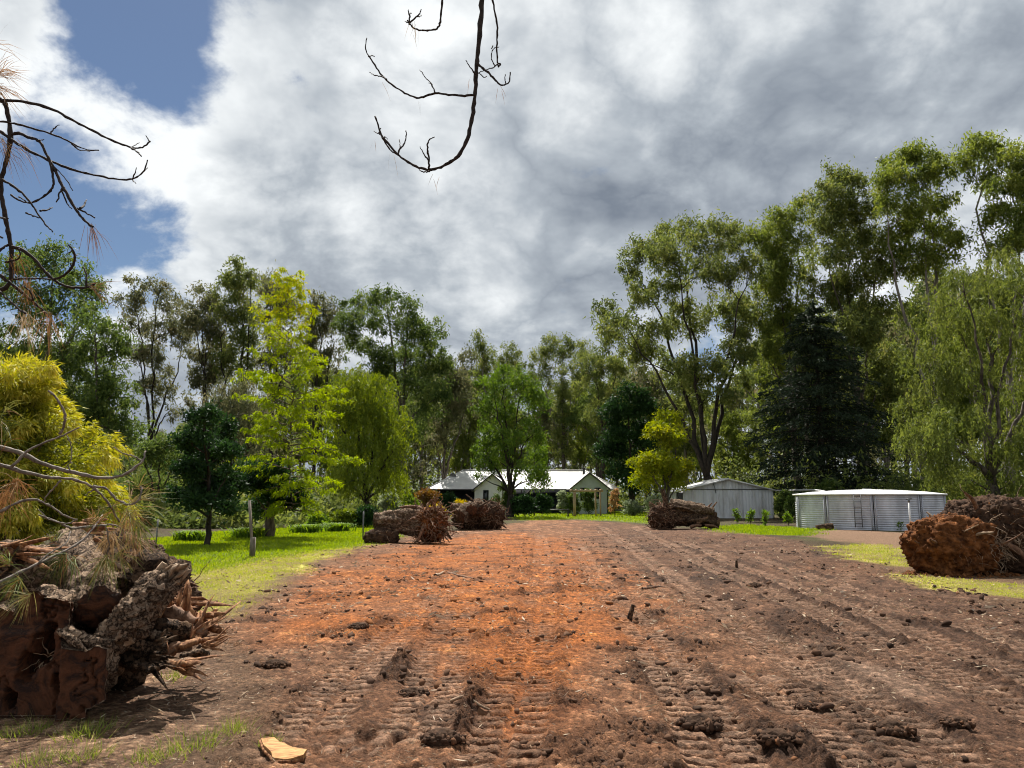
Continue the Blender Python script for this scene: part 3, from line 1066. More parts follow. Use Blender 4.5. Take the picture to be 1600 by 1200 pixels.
def make_tree(name, label, base_px, d, spec, n, style, leaf, bark, leaf_l, leaf_w, sub_r, trunk_r, group=None, cat='tree', fork=0.45, stems=1, twigs=3, clumps=None, base=None, depth=1.0, vbias=0.0, lean=0.0):
    _seed[0] += 1
    rg = np.random.default_rng(_seed[0])
    if base is None:
        x = (base_px - 800) / ppm(d)
        base = np.array([x, d, 0.0])
    base = np.array(base, float)
    base[2] = ground_z(base[0], base[1])
    if clumps is None:
        clumps = px_clumps(spec, d, rg, depth)
    root = thing(name, label, cat, tuple(base), group)
    cl = [(c - base, r) for c, r in clumps]
    top = max(c[2] + r[2] for c, r in cl)
    cen = np.mean([c for c, r in cl], axis=0)
    sk = Skeleton(rg)
    # bole, then main limbs to well spread crown clumps, then lesser limbs
    fz = top * (fork if stems == 1 else fork * 0.45)
    low = np.array([c[:2] for c, r in cl]).mean(0)
    e = np.array([low[0] * 0.3 + lean, low[1] * 0.3, fz])
    p = bezier(np.array([0, 0, -0.25]), np.array([0, 0, fz * 0.35]), e * np.array([0.6, 0.6, 0.7]), e, 9)
    p[2:-1] += rg.normal(size=(6, 3)) * np.array([1, 1, 0.2]) * trunk_r * 0.2
    radii = trunk_r * (1.2 - 0.45 * np.linspace(0, 1, 9) ** 0.6)
    radii[0] *= 1.2
    sk.mb.tube(p, radii, 9)
    sk.pos += list(p[3:])
    sk.rad += list(radii[3:])
    K = min(len(cl), max(2, stems + 2) if len(cl) > 5 else 2)
    cs = np.array([c for c, r in cl])
    pick = [int(np.argmax(cs[:, 2] - 0.3 * np.hypot(cs[:, 0], cs[:, 1])))]
    while len(pick) < K:
        dd = np.min([np.linalg.norm((cs - cs[q]) * np.array([1, 1, 0.6]), axis=1) for q in pick], axis=0)
        dd = dd * (0.4 + cs[:, 2] / top)
        pick.append(int(np.argmax(dd)))
    for q in pick:
        v = cs[q] - e
        Lq = np.linalg.norm(v)
        pp = bezier(e - np.array([0, 0, 0.1]), e + v * 0.25 + np.array([0, 0, 0.12 * Lq]), e + v * 0.65 + np.array([0, 0, 0.10 * Lq]) + rg.normal(size=3) * 0.05 * Lq, cs[q], 14)
        pp[2:-1] += rg.normal(size=(11, 3)) * 0.008 * Lq
        sk.add_path(pp, trunk_r * rg.uniform(0.45, 0.62), 0.03, 7, 0.75)
    for c, r in sorted(cl, key=lambda q: np.linalg.norm(q[0] - e)):
        sk.limb(c + np.array([0, 0, -0.25 * r[2]]), 0.025, 0.07, 6, trunk_r * 0.4, 10)
    lm = MB()
    foliage(lm, cl, n, rg, style, leaf_l, leaf_w, sub_r, sk, twigs, False, vbias)
    sk.mb.build('trunk', M[bark], root, True)
    lm.build('crown', M[leaf], root)
    return root


def copy_tree(o, loc, rz, s, label, group):
    c = o.copy()
    C.objects.link(c)
    c.location = loc
    c.rotation_euler = (0, 0, rz)
    c.scale = (s[0], s[0], s[1])
    c['label'] = label
    c['group'] = group
    for ch in o.children:
        k = ch.copy()
        C.objects.link(k)
        k.parent = c
    return c


# ------------------------------------------------------------------ house
def poly_part(name, verts, faces, mat, parent):
    me = bpy.data.meshes.new(name)
    me.from_pydata([tuple(v) for v in verts], [], faces)
    me.update()
    me.materials.append(M[mat])
    o = bpy.data.objects.new(name, me)
    C.objects.link(o)
    o.parent = parent
    return o


def slab(name, quad, th, mat, parent):
    """roof plane: a polygon given thickness downwards"""
    n = len(quad)
    top = [Vector(v) for v in quad]
    bot = [v - Vector((0, 0, th)) for v in top]
    f = [tuple(range(n)), tuple(range(2 * n - 1, n - 1, -1))]
    for i in range(n):
        j = (i + 1) % n
        f.append((i, n + i, n + j, j))
    return poly_part(name, top + bot, f, mat, parent)


def box_part(name, mat, parent, x0, x1, y0, y1, z0, z1):
    return MB().box(x0, x1, y0, y1, z0, z1).build(name, M[mat], parent)


def build_house():
    h = thing('house', 'long low white house with pale metal roof and two front gables behind the garden', 'house', (0, 88, 0))
    Y0 = 0.0                       # front wall line of the main body (local y)
    XL, XR, YB = -9.2, 11.6, 7.2
    EZ, RZ = 2.75, 4.95
    ov = 0.5
    box_part('wall', 'navy', h, XL + 0.6, XR - 0.6, Y0 + 1.4, YB, -0.1, EZ - 0.05)
    # main hip roof
    e = [(XL - ov, Y0 - ov, EZ), (XR + ov, Y0 - ov, EZ), (XR + ov, YB + ov, EZ), (XL - ov, YB + ov, EZ)]
    rl, rr = (XL + 3.4, (Y0 + YB) / 2, RZ), (XR - 3.0, (Y0 + YB) / 2, RZ)
    rf = slab('roof', [e[0], e[1], rr, rl], 0.08, 'roofwhite', h)
    slab('roof_slope', [e[3], e[0], rl], 0.08, 'roofwhite', h)
    slab('roof_slope', [e[1], e[2], rr], 0.08, 'roofwhite', h)
    slab('roof_slope', [e[2], e[3], rl, rr], 0.08, 'roofwhite', h)
    MB().tube([Vector(rl) + Vector((0, 0, 0.03)), Vector(rr) + Vector((0, 0, 0.03))], 0.09, 6).build('ridge_cap', M['roofwhite'], h)
    for a in (e[0], e[3]):
        MB().tube([Vector(a) + Vector((0, 0, 0.02)), Vector(rl) + Vector((0, 0, 0.02))], 0.07, 6).build('hip_cap', M['roofwhite'], h)
    for a in (e[1], e[2]):
        MB().tube([Vector(a) + Vector((0, 0, 0.02)), Vector(rr) + Vector((0, 0, 0.02))], 0.07, 6).build('hip_cap', M['roofwhite'], h)
    box_part('gutter', 'darktrim', h, XL - ov - 0.02, -4.3, Y0 - ov - 0.13, Y0 - ov - 0.012, EZ - 0.16, EZ - 0.03)
    box_part('gutter', 'darktrim', h, 0.1, 6.1, Y0 - ov - 0.13, Y0 - ov - 0.012, EZ - 0.16, EZ - 0.03)
    for x in (XL - 0.1, -6.8, 1.0, 3.2, 5.4):
        box_part('verandah_post', 'darktrim', h, x, x + 0.12, Y0 - 0.35, Y0 - 0.23, 0, EZ - 0.12)
    # front wings
    def wing(x0, x1, yf, eave, peak, wallmat, wins):
        xm = (x0 + x1) / 2
        poly_part('gable_wall', [(x0, yf, -0.1), (x1, yf, -0.1), (x1, yf, eave), (xm, yf, peak - 0.12), (x0, yf, eave),
                                 (x0, yf + 0.2, -0.1), (x1, yf + 0.2, -0.1), (x1, yf + 0.2, eave), (xm, yf + 0.2, peak - 0.12), (x0, yf + 0.2, eave)],
                  [(0, 1, 2, 3, 4), (9, 8, 7, 6, 5), (0, 5, 6, 1), (1, 6, 7, 2), (2, 7, 8, 3), (3, 8, 9, 4), (4, 9, 5, 0)], wallmat, h)
        box_part('side_wall', 'wallgrey', h, x0, x0 + 0.2, yf + 0.203, Y0 + 1.4, -0.1, eave - 0.08)
        box_part('side_wall', 'wallgrey', h, x1 - 0.2, x1, yf + 0.203, Y0 + 1.4, -0.1, eave - 0.08)
        sl = (peak - eave) / (xm - x0)
        o2 = 0.35
        ez = eave - sl * o2
        yb = Y0 + 3.2
        yo = yf - 0.4
        slab('wing_roof', [(x0 - o2, yo, ez + 0.05), (xm, yo, peak + 0.05), (xm, yb, peak + 0.05), (x0 - o2, yb, ez + 0.05)], 0.08, 'roofwhite', h)
        slab('wing_roof', [(xm + 0.002, yo, peak + 0.05), (x1 + o2, yo, ez + 0.05), (x1 + o2, yb, ez + 0.05), (xm + 0.002, yb, peak + 0.05)], 0.08, 'roofwhite', h)
        for sx in (-1, 1):
            xe = x0 - o2 if sx < 0 else x1 + o2
            m = MB()
            v = [(xe, yo - 0.05, ez - 0.1), (xm, yo - 0.05, peak - 0.1), (xm, yo - 0.05, peak + 0.06), (xe, yo - 0.05, ez + 0.06)]
            m.add(v + [(a, b + 0.046, c) for a, b, c in v], quads=[(0, 1, 2, 3), (7, 6, 5, 4), (0, 4, 5, 1), (1, 5, 6, 2), (2, 6, 7, 3), (3, 7, 4, 0)])
            m.build('barge_board', M['darktrim'], h)
        for (a, b, z0, z1) in wins:
            w = box_part('window', 'glass', h, a, b, yf - 0.03, yf - 0.003, z0, z1)
            t = 0.07
            m = MB()
            m.box(a - t, a - 0.002, yf - 0.06, yf - 0.004, z0 - t, z1 + t).box(b + 0.002, b + t, yf - 0.06, yf - 0.004, z0 - t, z1 + t)
            m.box(a, b, yf - 0.06, yf - 0.004, z1 + 0.002, z1 + t).box(a, b, yf - 0.06, yf - 0.004, z0 - t, z0 - 0.002)
            m.build('window_frame', M['darktrim'], w)
    wing(-4.05, -0.25, -4.0, 2.75, 4.3, 'wallwhite', [(-3.05, -2.6, 1.0, 2.5)])
    wing(6.55, 10.25, -4.0, 2.95, 4.45, 'wallgrey', [(7.45, 7.95, 1.5, 2.75), (9.0, 9.5, 1.7, 2.75)])
    # dishes and flue on the roof
    for nm, x, y, z, mt, rr_ in (('satellite_dish', -6.9, 2.1, 4.15, 'greysteel', 0.42), ('satellite_dish', -7.0, 0.2, 3.1, 'palegrey', 0.40)):
        m = MB()
        th = np.linspace(0, 2 * np.pi, 20, endpoint=False)
        V = [(0, 0.1, 0)]
        for k, (q, dep) in enumerate(((0.5, 0.075), (1.0, 0.0))):
            V += [(rr_ * q * math.cos(t), dep, rr_ * q * math.sin(t) * 1.1) for t in th]
        T = [(0, 1 + i, 1 + (i + 1) % 20) for i in range(20)]
        Q = [(1 + i, 21 + i, 21 + (i + 1) % 20, 1 + (i + 1) % 20) for i in range(20)]
        m.add(np.array(V) + np.array([x, y, z]), tris=T, quads=Q)
        dish = m.build(nm, M.get(mt, M['shedwall']), h, True)
        MB().tube([(x, y + 0.1, z), (x, y + 0.35, z - 0.15), (x, y + 0.35, z - 0.9)], 0.03, 6).build('dish_mast', M['greysteel'], dish)
    MB().tube([(8.4, 2.5, 4.3), (8.4, 2.5, 5.15)], 0.14, 10).build('roof_flue', M['darktrim'], h)
    MB().tube([(8.4, 2.5, 5.15), (8.4, 2.5, 5.25)], 0.2, 10).build('flue_cap', M['darktrim'], h)


build_house()


# ------------------------------------------------------------------ shed
def ribbed(x0, x1, z0, z1, pitch=0.25, depth=0.014, ztop=None):
    """vertical ribbed sheet in the XZ plane facing -Y; ztop(x) gives a sloping top"""
    xs, ys = [], []
    x = x0
    while x < x1 - 1e-6:
        for f, dd in ((0.0, 0), (0.6, 0), (0.68, -depth), (0.92, -depth)):
            xx = x + f * pitch
            if xx < x1:
                xs.append(xx)
                ys.append(dd)
        x += pitch
    xs.append(x1)
    ys.append(0)
    n = len(xs)
    V = [(a, b, z0) for a, b in zip(xs, ys)] + [(a, b, ztop(a) if ztop else z1) for a, b in zip(xs, ys)]
    Q = [(i, i + 1, n + i + 1, n + i) for i in range(n - 1)]
    return V, Q


def build_shed():
    x0, x1, y0, y1 = 14.6, 22.1, 66.0, 74.0
    s = thing('shed', 'pale grey ribbed metal shed with low gable roof beside the water tank', 'shed', (x0, y0, 0))
    W, L, H, PK = x1 - x0, y1 - y0, 2.4, 3.3
    nP = 9
    for i in range(nP):
        a, b = W * i / nP, W * (i + 1) / nP
        V, Q = ribbed(a, b - 0.012, 0.0, H)
        V = [(p[0], p[1] + (0.012 if i % 2 else 0.0), p[2]) for p in V]
        MB().add(V, quads=Q).build('wall_panel', M['shedwall'], s)
    # gable sheets above the trim
    zt = lambda x: H + (PK - H) * (1 - abs(x - W / 2) / (W / 2)) - 0.02
    for i in range(nP):
        a, b = W * i / nP, W * (i + 1) / nP
        V, Q = ribbed(a, b - 0.012, H + 0.07, H, ztop=lambda x: max(zt(x), H + 0.072))
        V = [(p[0], p[1] + 0.03, p[2]) for p in V]
        MB().add(V, quads=Q).build('gable_panel', M['shedwall'], s)
    box_part('wall_trim', 'greysteel', s, -0.02, W + 0.02, -0.06, 0.02, H + 0.003, H + 0.066)
    # right, back and left walls; the left one opens at the front
    box_part('side_wall', 'shedwall', s, W - 0.05, W, 0.05, L, 0, H)
    box_part('back_wall', 'shedwall', s, 0.05, W - 0.052, L - 0.05, L, 0, H)
    for a, b in ((4.4, 5.6), (5.62, 6.8), (6.82, 7.95)):
        box_part('side_panel', 'shedwall', s, 0, 0.05, a, b, 0, H)
    box_part('sliding_door', 'white', s, -0.06, -0.01, 2.9, 4.3, 0.02, H - 0.08)
    box_part('door_post', 'greysteel', s, -0.02, 0.08, 2.6, 2.7, 0, H)
    box_part('corner_trim', 'white', s, W + 0.004, W + 0.07, -0.07, 0.08, 0, H)
    box_part('corner_trim', 'white', s, -0.07, -0.004, -0.07, 0.06, 0, H)
    # roof sheets in strips
    nS = 10
    for side in (0, 1):
        for i in range(nS):
            a, b = -0.25 + (L + 0.5) * i / nS, -0.25 + (L + 0.5) * (i + 1) / nS - 0.015
            lift = 0.012 * (i % 2)
            if side == 0:
                q = [(-0.3, a, H - 0.07 + lift), (W / 2, a, PK + lift), (W / 2, b, PK + lift), (-0.3, b, H - 0.07 + lift)]
            else:
                q = [(W / 2 + 0.004, a, PK + lift), (W + 0.3, a, H - 0.07 + lift), (W + 0.3, b, H - 0.07 + lift), (W / 2 + 0.004, b, PK + lift)]
            slab('roof_sheet', q, 0.035, 'shedroof', s)
    MB().tube([(W / 2, -0.28, PK + 0.01), (W / 2, L + 0.28, PK + 0.01)], 0.08, 6).build('ridge_cap', M['shedroof'], s)
    for sx in (0, 1):
        xe = -0.3 if sx == 0 else W + 0.3
        v = [(xe, -0.3, H - 0.14), (W / 2, -0.3, PK - 0.06), (W / 2, -0.3, PK + 0.05), (xe, -0.3, H - 0.03)]
        MB().add(v + [(a, b + 0.04, c) for a, b, c in v], quads=[(0, 1, 2, 3), (7, 6, 5, 4), (0, 4, 5, 1), (1, 5, 6, 2), (2, 6, 7, 3), (3, 7, 4, 0)]).build('barge_board', M['white'], s)
    MB().tube([(-0.36, -0.28, H - 0.14), (-0.36, L + 0.28, H - 0.14)], 0.06, 8).build('gutter', M['white'], s)
    # lamp bracket on the gable
    MB().tube([(W * 0.33, -0.15, H + 0.55), (W * 0.345, -0.2, H + 0.2), (W * 0.36, -0.12, H - 0.3)], 0.035, 6).build('gable_bracket', M['greysteel'], s)


build_shed()


# ------------------------------------------------------------------ tank
def build_tank():
    cx, cy, Rr, H = 20.15, 44.1, 3.86, 1.84
    t = thing('water_tank', 'round corrugated silver water tank with white roof and ladder', 'water tank', (cx, cy, 0))
    npan = 10
    zs = np.linspace(0, H, 97)
    amp = 0.014 * np.cos(zs / 0.115 * 2 * np.pi)
    for i in range(npan):
        a0 = -math.pi / 2 - 0.36 + 2 * math.pi * i / npan
        th = np.linspace(a0 + 0.006, a0 + 2 * math.pi / npan - 0.006, 17)
        TT, ZZ = np.meshgrid(th, np.arange(len(zs)), indexing='ij')
        rr = Rr + amp[ZZ]
        V = np.stack([rr * np.cos(TT), rr * np.sin(TT), zs[ZZ]], -1).reshape(-1, 3)
        nz = len(zs)
        ii = np.arange(16)[:, None] * nz
        jj = np.arange(nz - 1)[None, :]
        Q = np.stack([ii + jj, ii + nz + jj, ii + nz + jj + 1, ii + jj + 1], -1).reshape(-1, 4)
        MB().add(V, quads=Q).build('wall_panel', M['zinc'], t, True)
        for k in (-0.028, 0.028):
            a = a0 + k
            p = [(Rr * 1.009 * math.cos(a), Rr * 1.009 * math.sin(a), z) for z in (0.0, H)]
            MB().tube(p, 0.035, 6).build('seam_strap', M['zinc'], t)
    # roof sheets: shallow cone with wavy rim
    ns = 26
    for i in range(ns):
        th = np.linspace(2 * math.pi * i / ns, 2 * math.pi * (i + 1) / ns, 5)
        rad = np.array([0.15, 1.5, 3.0, Rr + 0.09])
        zz = np.array([H + 0.30, H + 0.26, H + 0.16, H + 0.04])
        V, Q = [], []
        for a in th:
            for k in range(4):
                V.append((rad[k] * math.cos(a), rad[k] * math.sin(a), zz[k] + 0.012 * math.cos((a - th[0]) / (th[-1] - th[0]) * 2 * math.pi)))
        for j in range(4):
            for k in range(3):
                Q.append((j * 4 + k, j * 4 + k + 1, (j + 1) * 4 + k + 1, (j + 1) * 4 + k))
        MB().add(V, quads=Q).build('roof_sheet', M['white'], t)
    th = np.linspace(0, 2 * math.pi, 65)
    MB().tube([((Rr + 0.10) * math.cos(a), (Rr + 0.10) * math.sin(a), H + 0.01) for a in th], 0.045, 6, False).build('roof_rim', M['white'], t, True)
    MB().tube([(0, 0, H + 0.27), (0, 0, H + 0.34)], 0.25, 12).build('roof_cap', M['white'], t)
    # ladder
    a = math.atan2(-0.83, -0.56)
    a2 = a + 0.085
    lad = None
    rails = []
    for q in (a, a2):
        o = MB().tube([((Rr + 0.14) * math.cos(q), (Rr + 0.14) * math.sin(q), z) for z in (0.15, H + 0.02)], 0.022, 6).build('ladder_rail', M['greysteel'], t)
        rails.append(o)
    for z in np.linspace(0.35, H - 0.1, 6):
        MB().tube([((Rr + 0.14) * math.cos(q), (Rr + 0.14) * math.sin(q), z) for q in (a, a2)], 0.016, 5).build('ladder_rung', M['greysteel'], t)


build_tank()

o = MB().tube([Vector((22.45, 65.9, 2.33)), Vector((22.6, 58, 2.28)), Vector((19.2, 47.7, 2.08))], 0.055, 8).build('overflow_pipe', M['white'], None, True)
tag(o, 'white pipe running from the shed eave across to the tank roof', 'pipe')
p0 = gp(1424, 835)
o = thing('standpipe', 'white upright pipe with a dark tap standing before the tank', 'standpipe', (p0.x, p0.y, 0))
MB().tube([(0, 0, -0.1), (0, 0, 1.45)], 0.045, 8).build('pipe', M['white'], o, True)
MB().tube([(0, 0, 1.45), (0, 0, 1.6)], 0.05, 8).build('valve', M['greysteel'], o)
MB().tube([(-0.13, 0, 1.6), (0.13, 0, 1.62)], 0.025, 6).build('tap_handle', M['darktrim'], o)

# ------------------------------------------------------------------ arbor and fences
def build_arbor():
    yb = 73.0
    k = ppm(yb)
    X = lambda px: (px - 800) / k
    a = thing('garden_arbor', 'pale timber arbor frame standing on the lawn before the house', 'arbor', (X(916), yb, 0))
    x0 = X(916)
    for px, dy in ((895.5, 0.0), (899.5, 1.4), (931.5, 1.4), (936.5, 0.0)):
        m = MB().box(X(px) - x0 - 0.07, X(px) - x0 + 0.07, dy - 0.07, dy + 0.07, -0.1, 2.28)
        m.build('post', M['timber'], a)
    for dy in (0.0, 1.4):
        MB().box(X(891) - x0, X(941) - x0, dy - 0.06, dy + 0.06, 2.283, 2.45).build('beam', M['timber'], a)
    for i, px in enumerate(np.linspace(893, 939, 7)):
        MB().box(X(px) - x0 - 0.04, X(px) - x0 + 0.04, -0.25, 1.65, 2.453, 2.55).build('rafter', M['timber'], a)


build_arbor()


def rail_fence(label, pts, d0, rails, h, post_every=3.0):
    a, b = Vector(pts[0]), Vector(pts[1])
    f = thing('rail_fence', label, 'fence', (a.x, a.y, 0))
    v = b - a
    L = v.length
    n = max(1, round(L / post_every))
    u = v.normalized()
    for i in range(n + 1):
        p = u * (L * i / n)
        MB().box(p.x - 0.07, p.x + 0.07, p.y - 0.07, p.y + 0.07, -0.1, h).build('post', M['darktrim'], f)
    for z in rails:
        MB().tube([Vector((0, -0.1, z)), Vector((v.x, v.y - 0.1, z))], 0.06, 6).build('rail', M['darktrim'], f)


g1, g2 = gp(834, 806), gp(897, 808.5)
rail_fence('low dark rail fence left of the timber arbor', [(g1.x, 74.5, 0), (g2.x - 0.3, 72.4, 0)], 0, (0.62,), 0.7, 4.2)
g1, g2 = gp(940, 803.5), gp(1010, 802)
rail_fence('low dark rail fence right of the timber arbor', [(10.2, 81, 0), (15.5, 82, 0)], 0, (0.45, 0.8), 0.9, 2.6)

p0 = gp(396, 871)
o = thing('leaning_post', 'thin grey timber post leaning beside the young lime tree', 'post', (p0.x, p0.y, 0))
tp = at(389, 782, p0.y)
MB().tube([(0, 0, -0.2), (tp.x - p0.x, 0.05, tp.z)], [0.045, 0.038], 7).build('shaft', M['weathered'], o, True)
MB().box(-0.11, 0.02, -0.03, 0.08, -0.05, 0.55).build('stub', M['weathered'], o)
p0 = gp(243, 857)
o = MB().tube([p0 + Vector((0, 0, -0.2)), p0 + Vector((0.02, 0, 0.95))], 0.028, 6).build('fence_picket', M['greysteel'])
tag(o, 'slim dark steel picket at the lawn edge beside the left stump pile', 'post')
p0 = gp(567, 842)
o = MB().tube([p0 + Vector((0, 0, -0.2)), p0 + Vector((0.0, 0, 1.1))], 0.03, 6).build('fence_picket', M['greysteel'])
tag(o, 'slim dark steel picket beside the log left of the house', 'post')

# ------------------------------------------------------------------ trees
G = 'tall gum trees round the clearing'
BASE = dict(style='gum', leaf_l=0.42, leaf_w=0.15, sub_r=0.8)


def gum(label, bx, d, spec, n, leaf='gum', bark='bark', tr=0.4, **k):
    a = dict(BASE)
    a.update(k)
    return make_tree('gum_tree', label, bx, d, spec, int(n * 1.2), a.pop('style'), leaf, bark, a.pop('leaf_l'), a.pop('leaf_w'), a.pop('sub_r'), tr, G, 'tree', **a)


gum('dense green gum rising over the golden conifer at the left edge', 62, 70, [(85, 400, 38, 28), (35, 425, 45, 35), (110, 450, 35, 40), (20, 480, 45, 45), (85, 505, 50, 40), (145, 470, 22, 22), (60, 570, 60, 42), (15, 560, 45, 50), (110, 560, 45, 40), (40, 640, 55, 40)], 19000, 'gum_dark', 'bark_pale', 0.45)
gum('broad green gum between the golden conifer and the grey gums', 150, 66, [(150, 510, 28, 25), (165, 550, 32, 30), (135, 590, 38, 32), (178, 610, 30, 28), (160, 650, 42, 35), (190, 690, 38, 32), (120, 660, 42, 36)], 11000, 'gum_dark', 'bark', 0.35)
gum('sparse grey gum with twin tops and bare stems, left of the lime tree', 238, 88, [(210, 447, 14, 15), (206, 478, 20, 18), (252, 448, 12, 14), (262, 478, 20, 17), (212, 515, 24, 24), (262, 515, 22, 22), (236, 545, 22, 20), (285, 530, 16, 20), (205, 560, 20, 20), (250, 590, 22, 20), (222, 610, 18, 18), (270, 640, 24, 22)], 9500, 'gum_grey', 'bark_dark', 0.3, stems=3, fork=0.6)
gum('slender gum with rounded olive top behind the dark lawn tree', 325, 84, [(312, 465, 22, 16), (335, 485, 16, 18), (298, 500, 20, 20), (325, 520, 22, 20), (345, 545, 14, 18), (312, 560, 22, 22), (335, 590, 20, 22), (305, 600, 18, 20)], 8500, 'gum_grey', 'bark_dark', 0.3, stems=2, fork=0.55)
gum('tall leafy gum with pointed top just left of the lime tree', 368, 82, [(372, 422, 18, 15), (362, 450, 22, 18), (392, 445, 14, 18), (380, 482, 22, 20), (352, 500, 14, 18), (395, 520, 16, 22), (368, 540, 22, 20), (350, 570, 16, 18), (385, 585, 20, 20)], 9000, 'gum', 'bark_dark', 0.34, stems=2, fork=0.5)
gum('gum standing directly behind the yellow top of the lime tree', 425, 90, [(415, 440, 14, 14), (432, 462, 20, 22), (448, 490, 16, 22), (412, 500, 18, 22), (435, 540, 20, 24), (410, 570, 18, 20), (455, 560, 16, 20)], 7500, 'gum_grey', 'bark_dark', 0.3)
gum('thin grey gum between the lime tree and the broad dark gum', 492, 92, [(500, 472, 17, 11), (488, 495, 18, 14), (518, 500, 16, 14), (500, 522, 20, 16), (475, 545, 16, 18), (515, 555, 18, 20), (492, 580, 20, 20)], 6500, 'gum_grey', 'bark_dark', 0.28, stems=2)
gum('broad domed gum with heavy dark crown behind the willow', 632, 88, [(562, 478, 24, 15), (600, 468, 28, 13), (640, 482, 26, 16), (545, 510, 18, 18), (590, 508, 30, 20), (640, 520, 32, 22), (672, 522, 18, 20), (560, 548, 24, 20), (610, 560, 34, 24), (662, 560, 28, 24), (690, 580, 18, 20), (585, 595, 30, 22), (640, 605, 34, 28), (680, 625, 26, 26), (650, 660, 34, 28), (625, 690, 26, 24)], 26000, 'gum_dark', 'bark', 0.5, fork=0.35)
gum('grey leaning gum at the right flank of the broad dark gum', 690, 95, [(702, 580, 20, 18), (720, 600, 18, 18), (695, 620, 22, 20), (725, 640, 18, 20), (702, 660, 20, 20), (680, 690, 20, 20)], 7000, 'gum_grey', 'bark', 0.35, stems=2)
gum('thin pale gum left of the pointed gum above the house', 733, 112, [(733, 562, 15, 12), (726, 585, 16, 15), (740, 605, 16, 16), (722, 630, 16, 18), (738, 655, 16, 18)], 5000, 'gum_grey', 'bark_pale', 0.3)
gum('narrow pointed gum standing highest above the house', 757, 105, [(751, 532, 9, 9), (758, 552, 13, 12), (764, 575, 15, 14), (748, 590, 12, 14), (765, 610, 16, 16), (752, 640, 16, 18), (768, 665, 15, 18)], 5500, 'gum', 'bark_pale', 0.3)
gum('small round topped gum above the garden tree before the house', 797, 112, [(796, 552, 16, 10), (808, 572, 16, 13), (785, 575, 13, 12), (798, 598, 18, 15), (815, 605, 12, 15), (790, 630, 18, 18)], 5500, 'gum', 'bark_pale', 0.3)
gum('umbrella crowned gum behind the narrow poplar', 880, 112, [(858, 540, 18, 10), (885, 534, 20, 8), (910, 542, 18, 10), (845, 560, 14, 11), (875, 558, 20, 11), (918, 562, 14, 12), (895, 578, 18, 13), (850, 590, 18, 15), (912, 600, 16, 16), (880, 620, 20, 16)], 8500, 'gum', 'bark_pale', 0.34, fork=0.5, stems=2)
gum('olive gum filling the gap left of the great gum behind the shed', 938, 98, [(925, 560, 18, 16), (950, 575, 22, 18), (930, 600, 20, 20), (960, 620, 22, 20), (935, 650, 22, 22), (970, 580, 20, 16), (985, 640, 18, 20)], 8000, 'gum', 'bark_dark', 0.34)
gum('great spreading gum with forked dark trunk right behind the shed', 1116, 76, [(998, 395, 22, 17), (983, 428, 17, 15), (1032, 372, 22, 18), (1075, 358, 18, 14), (1045, 402, 32, 22), (1120, 358, 22, 14), (1155, 376, 24, 17), (1092, 392, 26, 20), (1000, 465, 22, 18), (1052, 450, 32, 26), (1118, 430, 30, 26), (1168, 425, 26, 24), (938, 487, 20, 12), (972, 505, 24, 14), (1018, 520, 30, 20), (1075, 510, 30, 26), (1138, 492, 32, 30), (1178, 492, 20, 26), (955, 535, 22, 14), (1002, 560, 28, 18), (1095, 580, 34, 24), (1150, 560, 28, 28), (1050, 575, 26, 18), (1125, 625, 22, 18), (1075, 625, 20, 14)], 34000, 'gum', 'bark_dark', 0.55, fork=0.27, stems=4, twigs=4)
gum('upright gum between the great gum and the dark conifer', 1245, 78, [(1190, 375, 24, 22), (1222, 348, 22, 18), (1252, 330, 20, 18), (1205, 410, 26, 22), (1245, 385, 28, 24), (1198, 455, 22, 24), (1238, 440, 28, 26), (1215, 500, 26, 26), (1255, 500, 24, 28), (1200, 560, 22, 24)], 17000, 'gum_light', 'bark', 0.42, stems=2, twigs=4)
gum('tall leafy gum rising straight above the dark conifer', 1342, 72, [(1312, 278, 26, 16), (1288, 305, 24, 18), (1342, 295, 24, 18), (1318, 330, 32, 22), (1362, 335, 26, 22), (1288, 355, 22, 20), (1335, 375, 34, 26), (1380, 390, 22, 24), (1295, 410, 32, 26), (1350, 435, 36, 28), (1305, 470, 34, 28), (1370, 490, 32, 30), (1330, 530, 34, 30), (1385, 560, 28, 30), (1345, 600, 34, 30), (1390, 640, 28, 30)], 29000, 'gum', 'bark', 0.45, fork=0.4, stems=2, twigs=4)
gum('high gum with pale arching limbs left of the tallest tree', 1470, 68, [(1398, 248, 24, 13), (1435, 240, 24, 12), (1390, 282, 26, 15), (1440, 280, 30, 18), (1475, 262, 18, 18), (1412, 322, 30, 18), (1465, 325, 28, 20), (1420, 368, 32, 22), (1475, 380, 30, 24), (1440, 425, 36, 26)], 15000, 'gum_light', 'bark_pale', 0.45, fork=0.42, stems=2, twigs=4)
gum('tallest gum at the right edge with open airy crown', 1568, 64, [(1535, 222, 26, 10), (1508, 250, 24, 15), (1555, 245, 30, 14), (1598, 245, 28, 18), (1535, 285, 26, 16), (1585, 290, 32, 18), (1625, 290, 24, 26), (1600, 340, 34, 22), (1550, 335, 24, 18), (1640, 370, 34, 30), (1575, 390, 36, 24)], 13500, 'gum_light', 'bark_pale', 0.45, fork=0.45, stems=2, twigs=4)

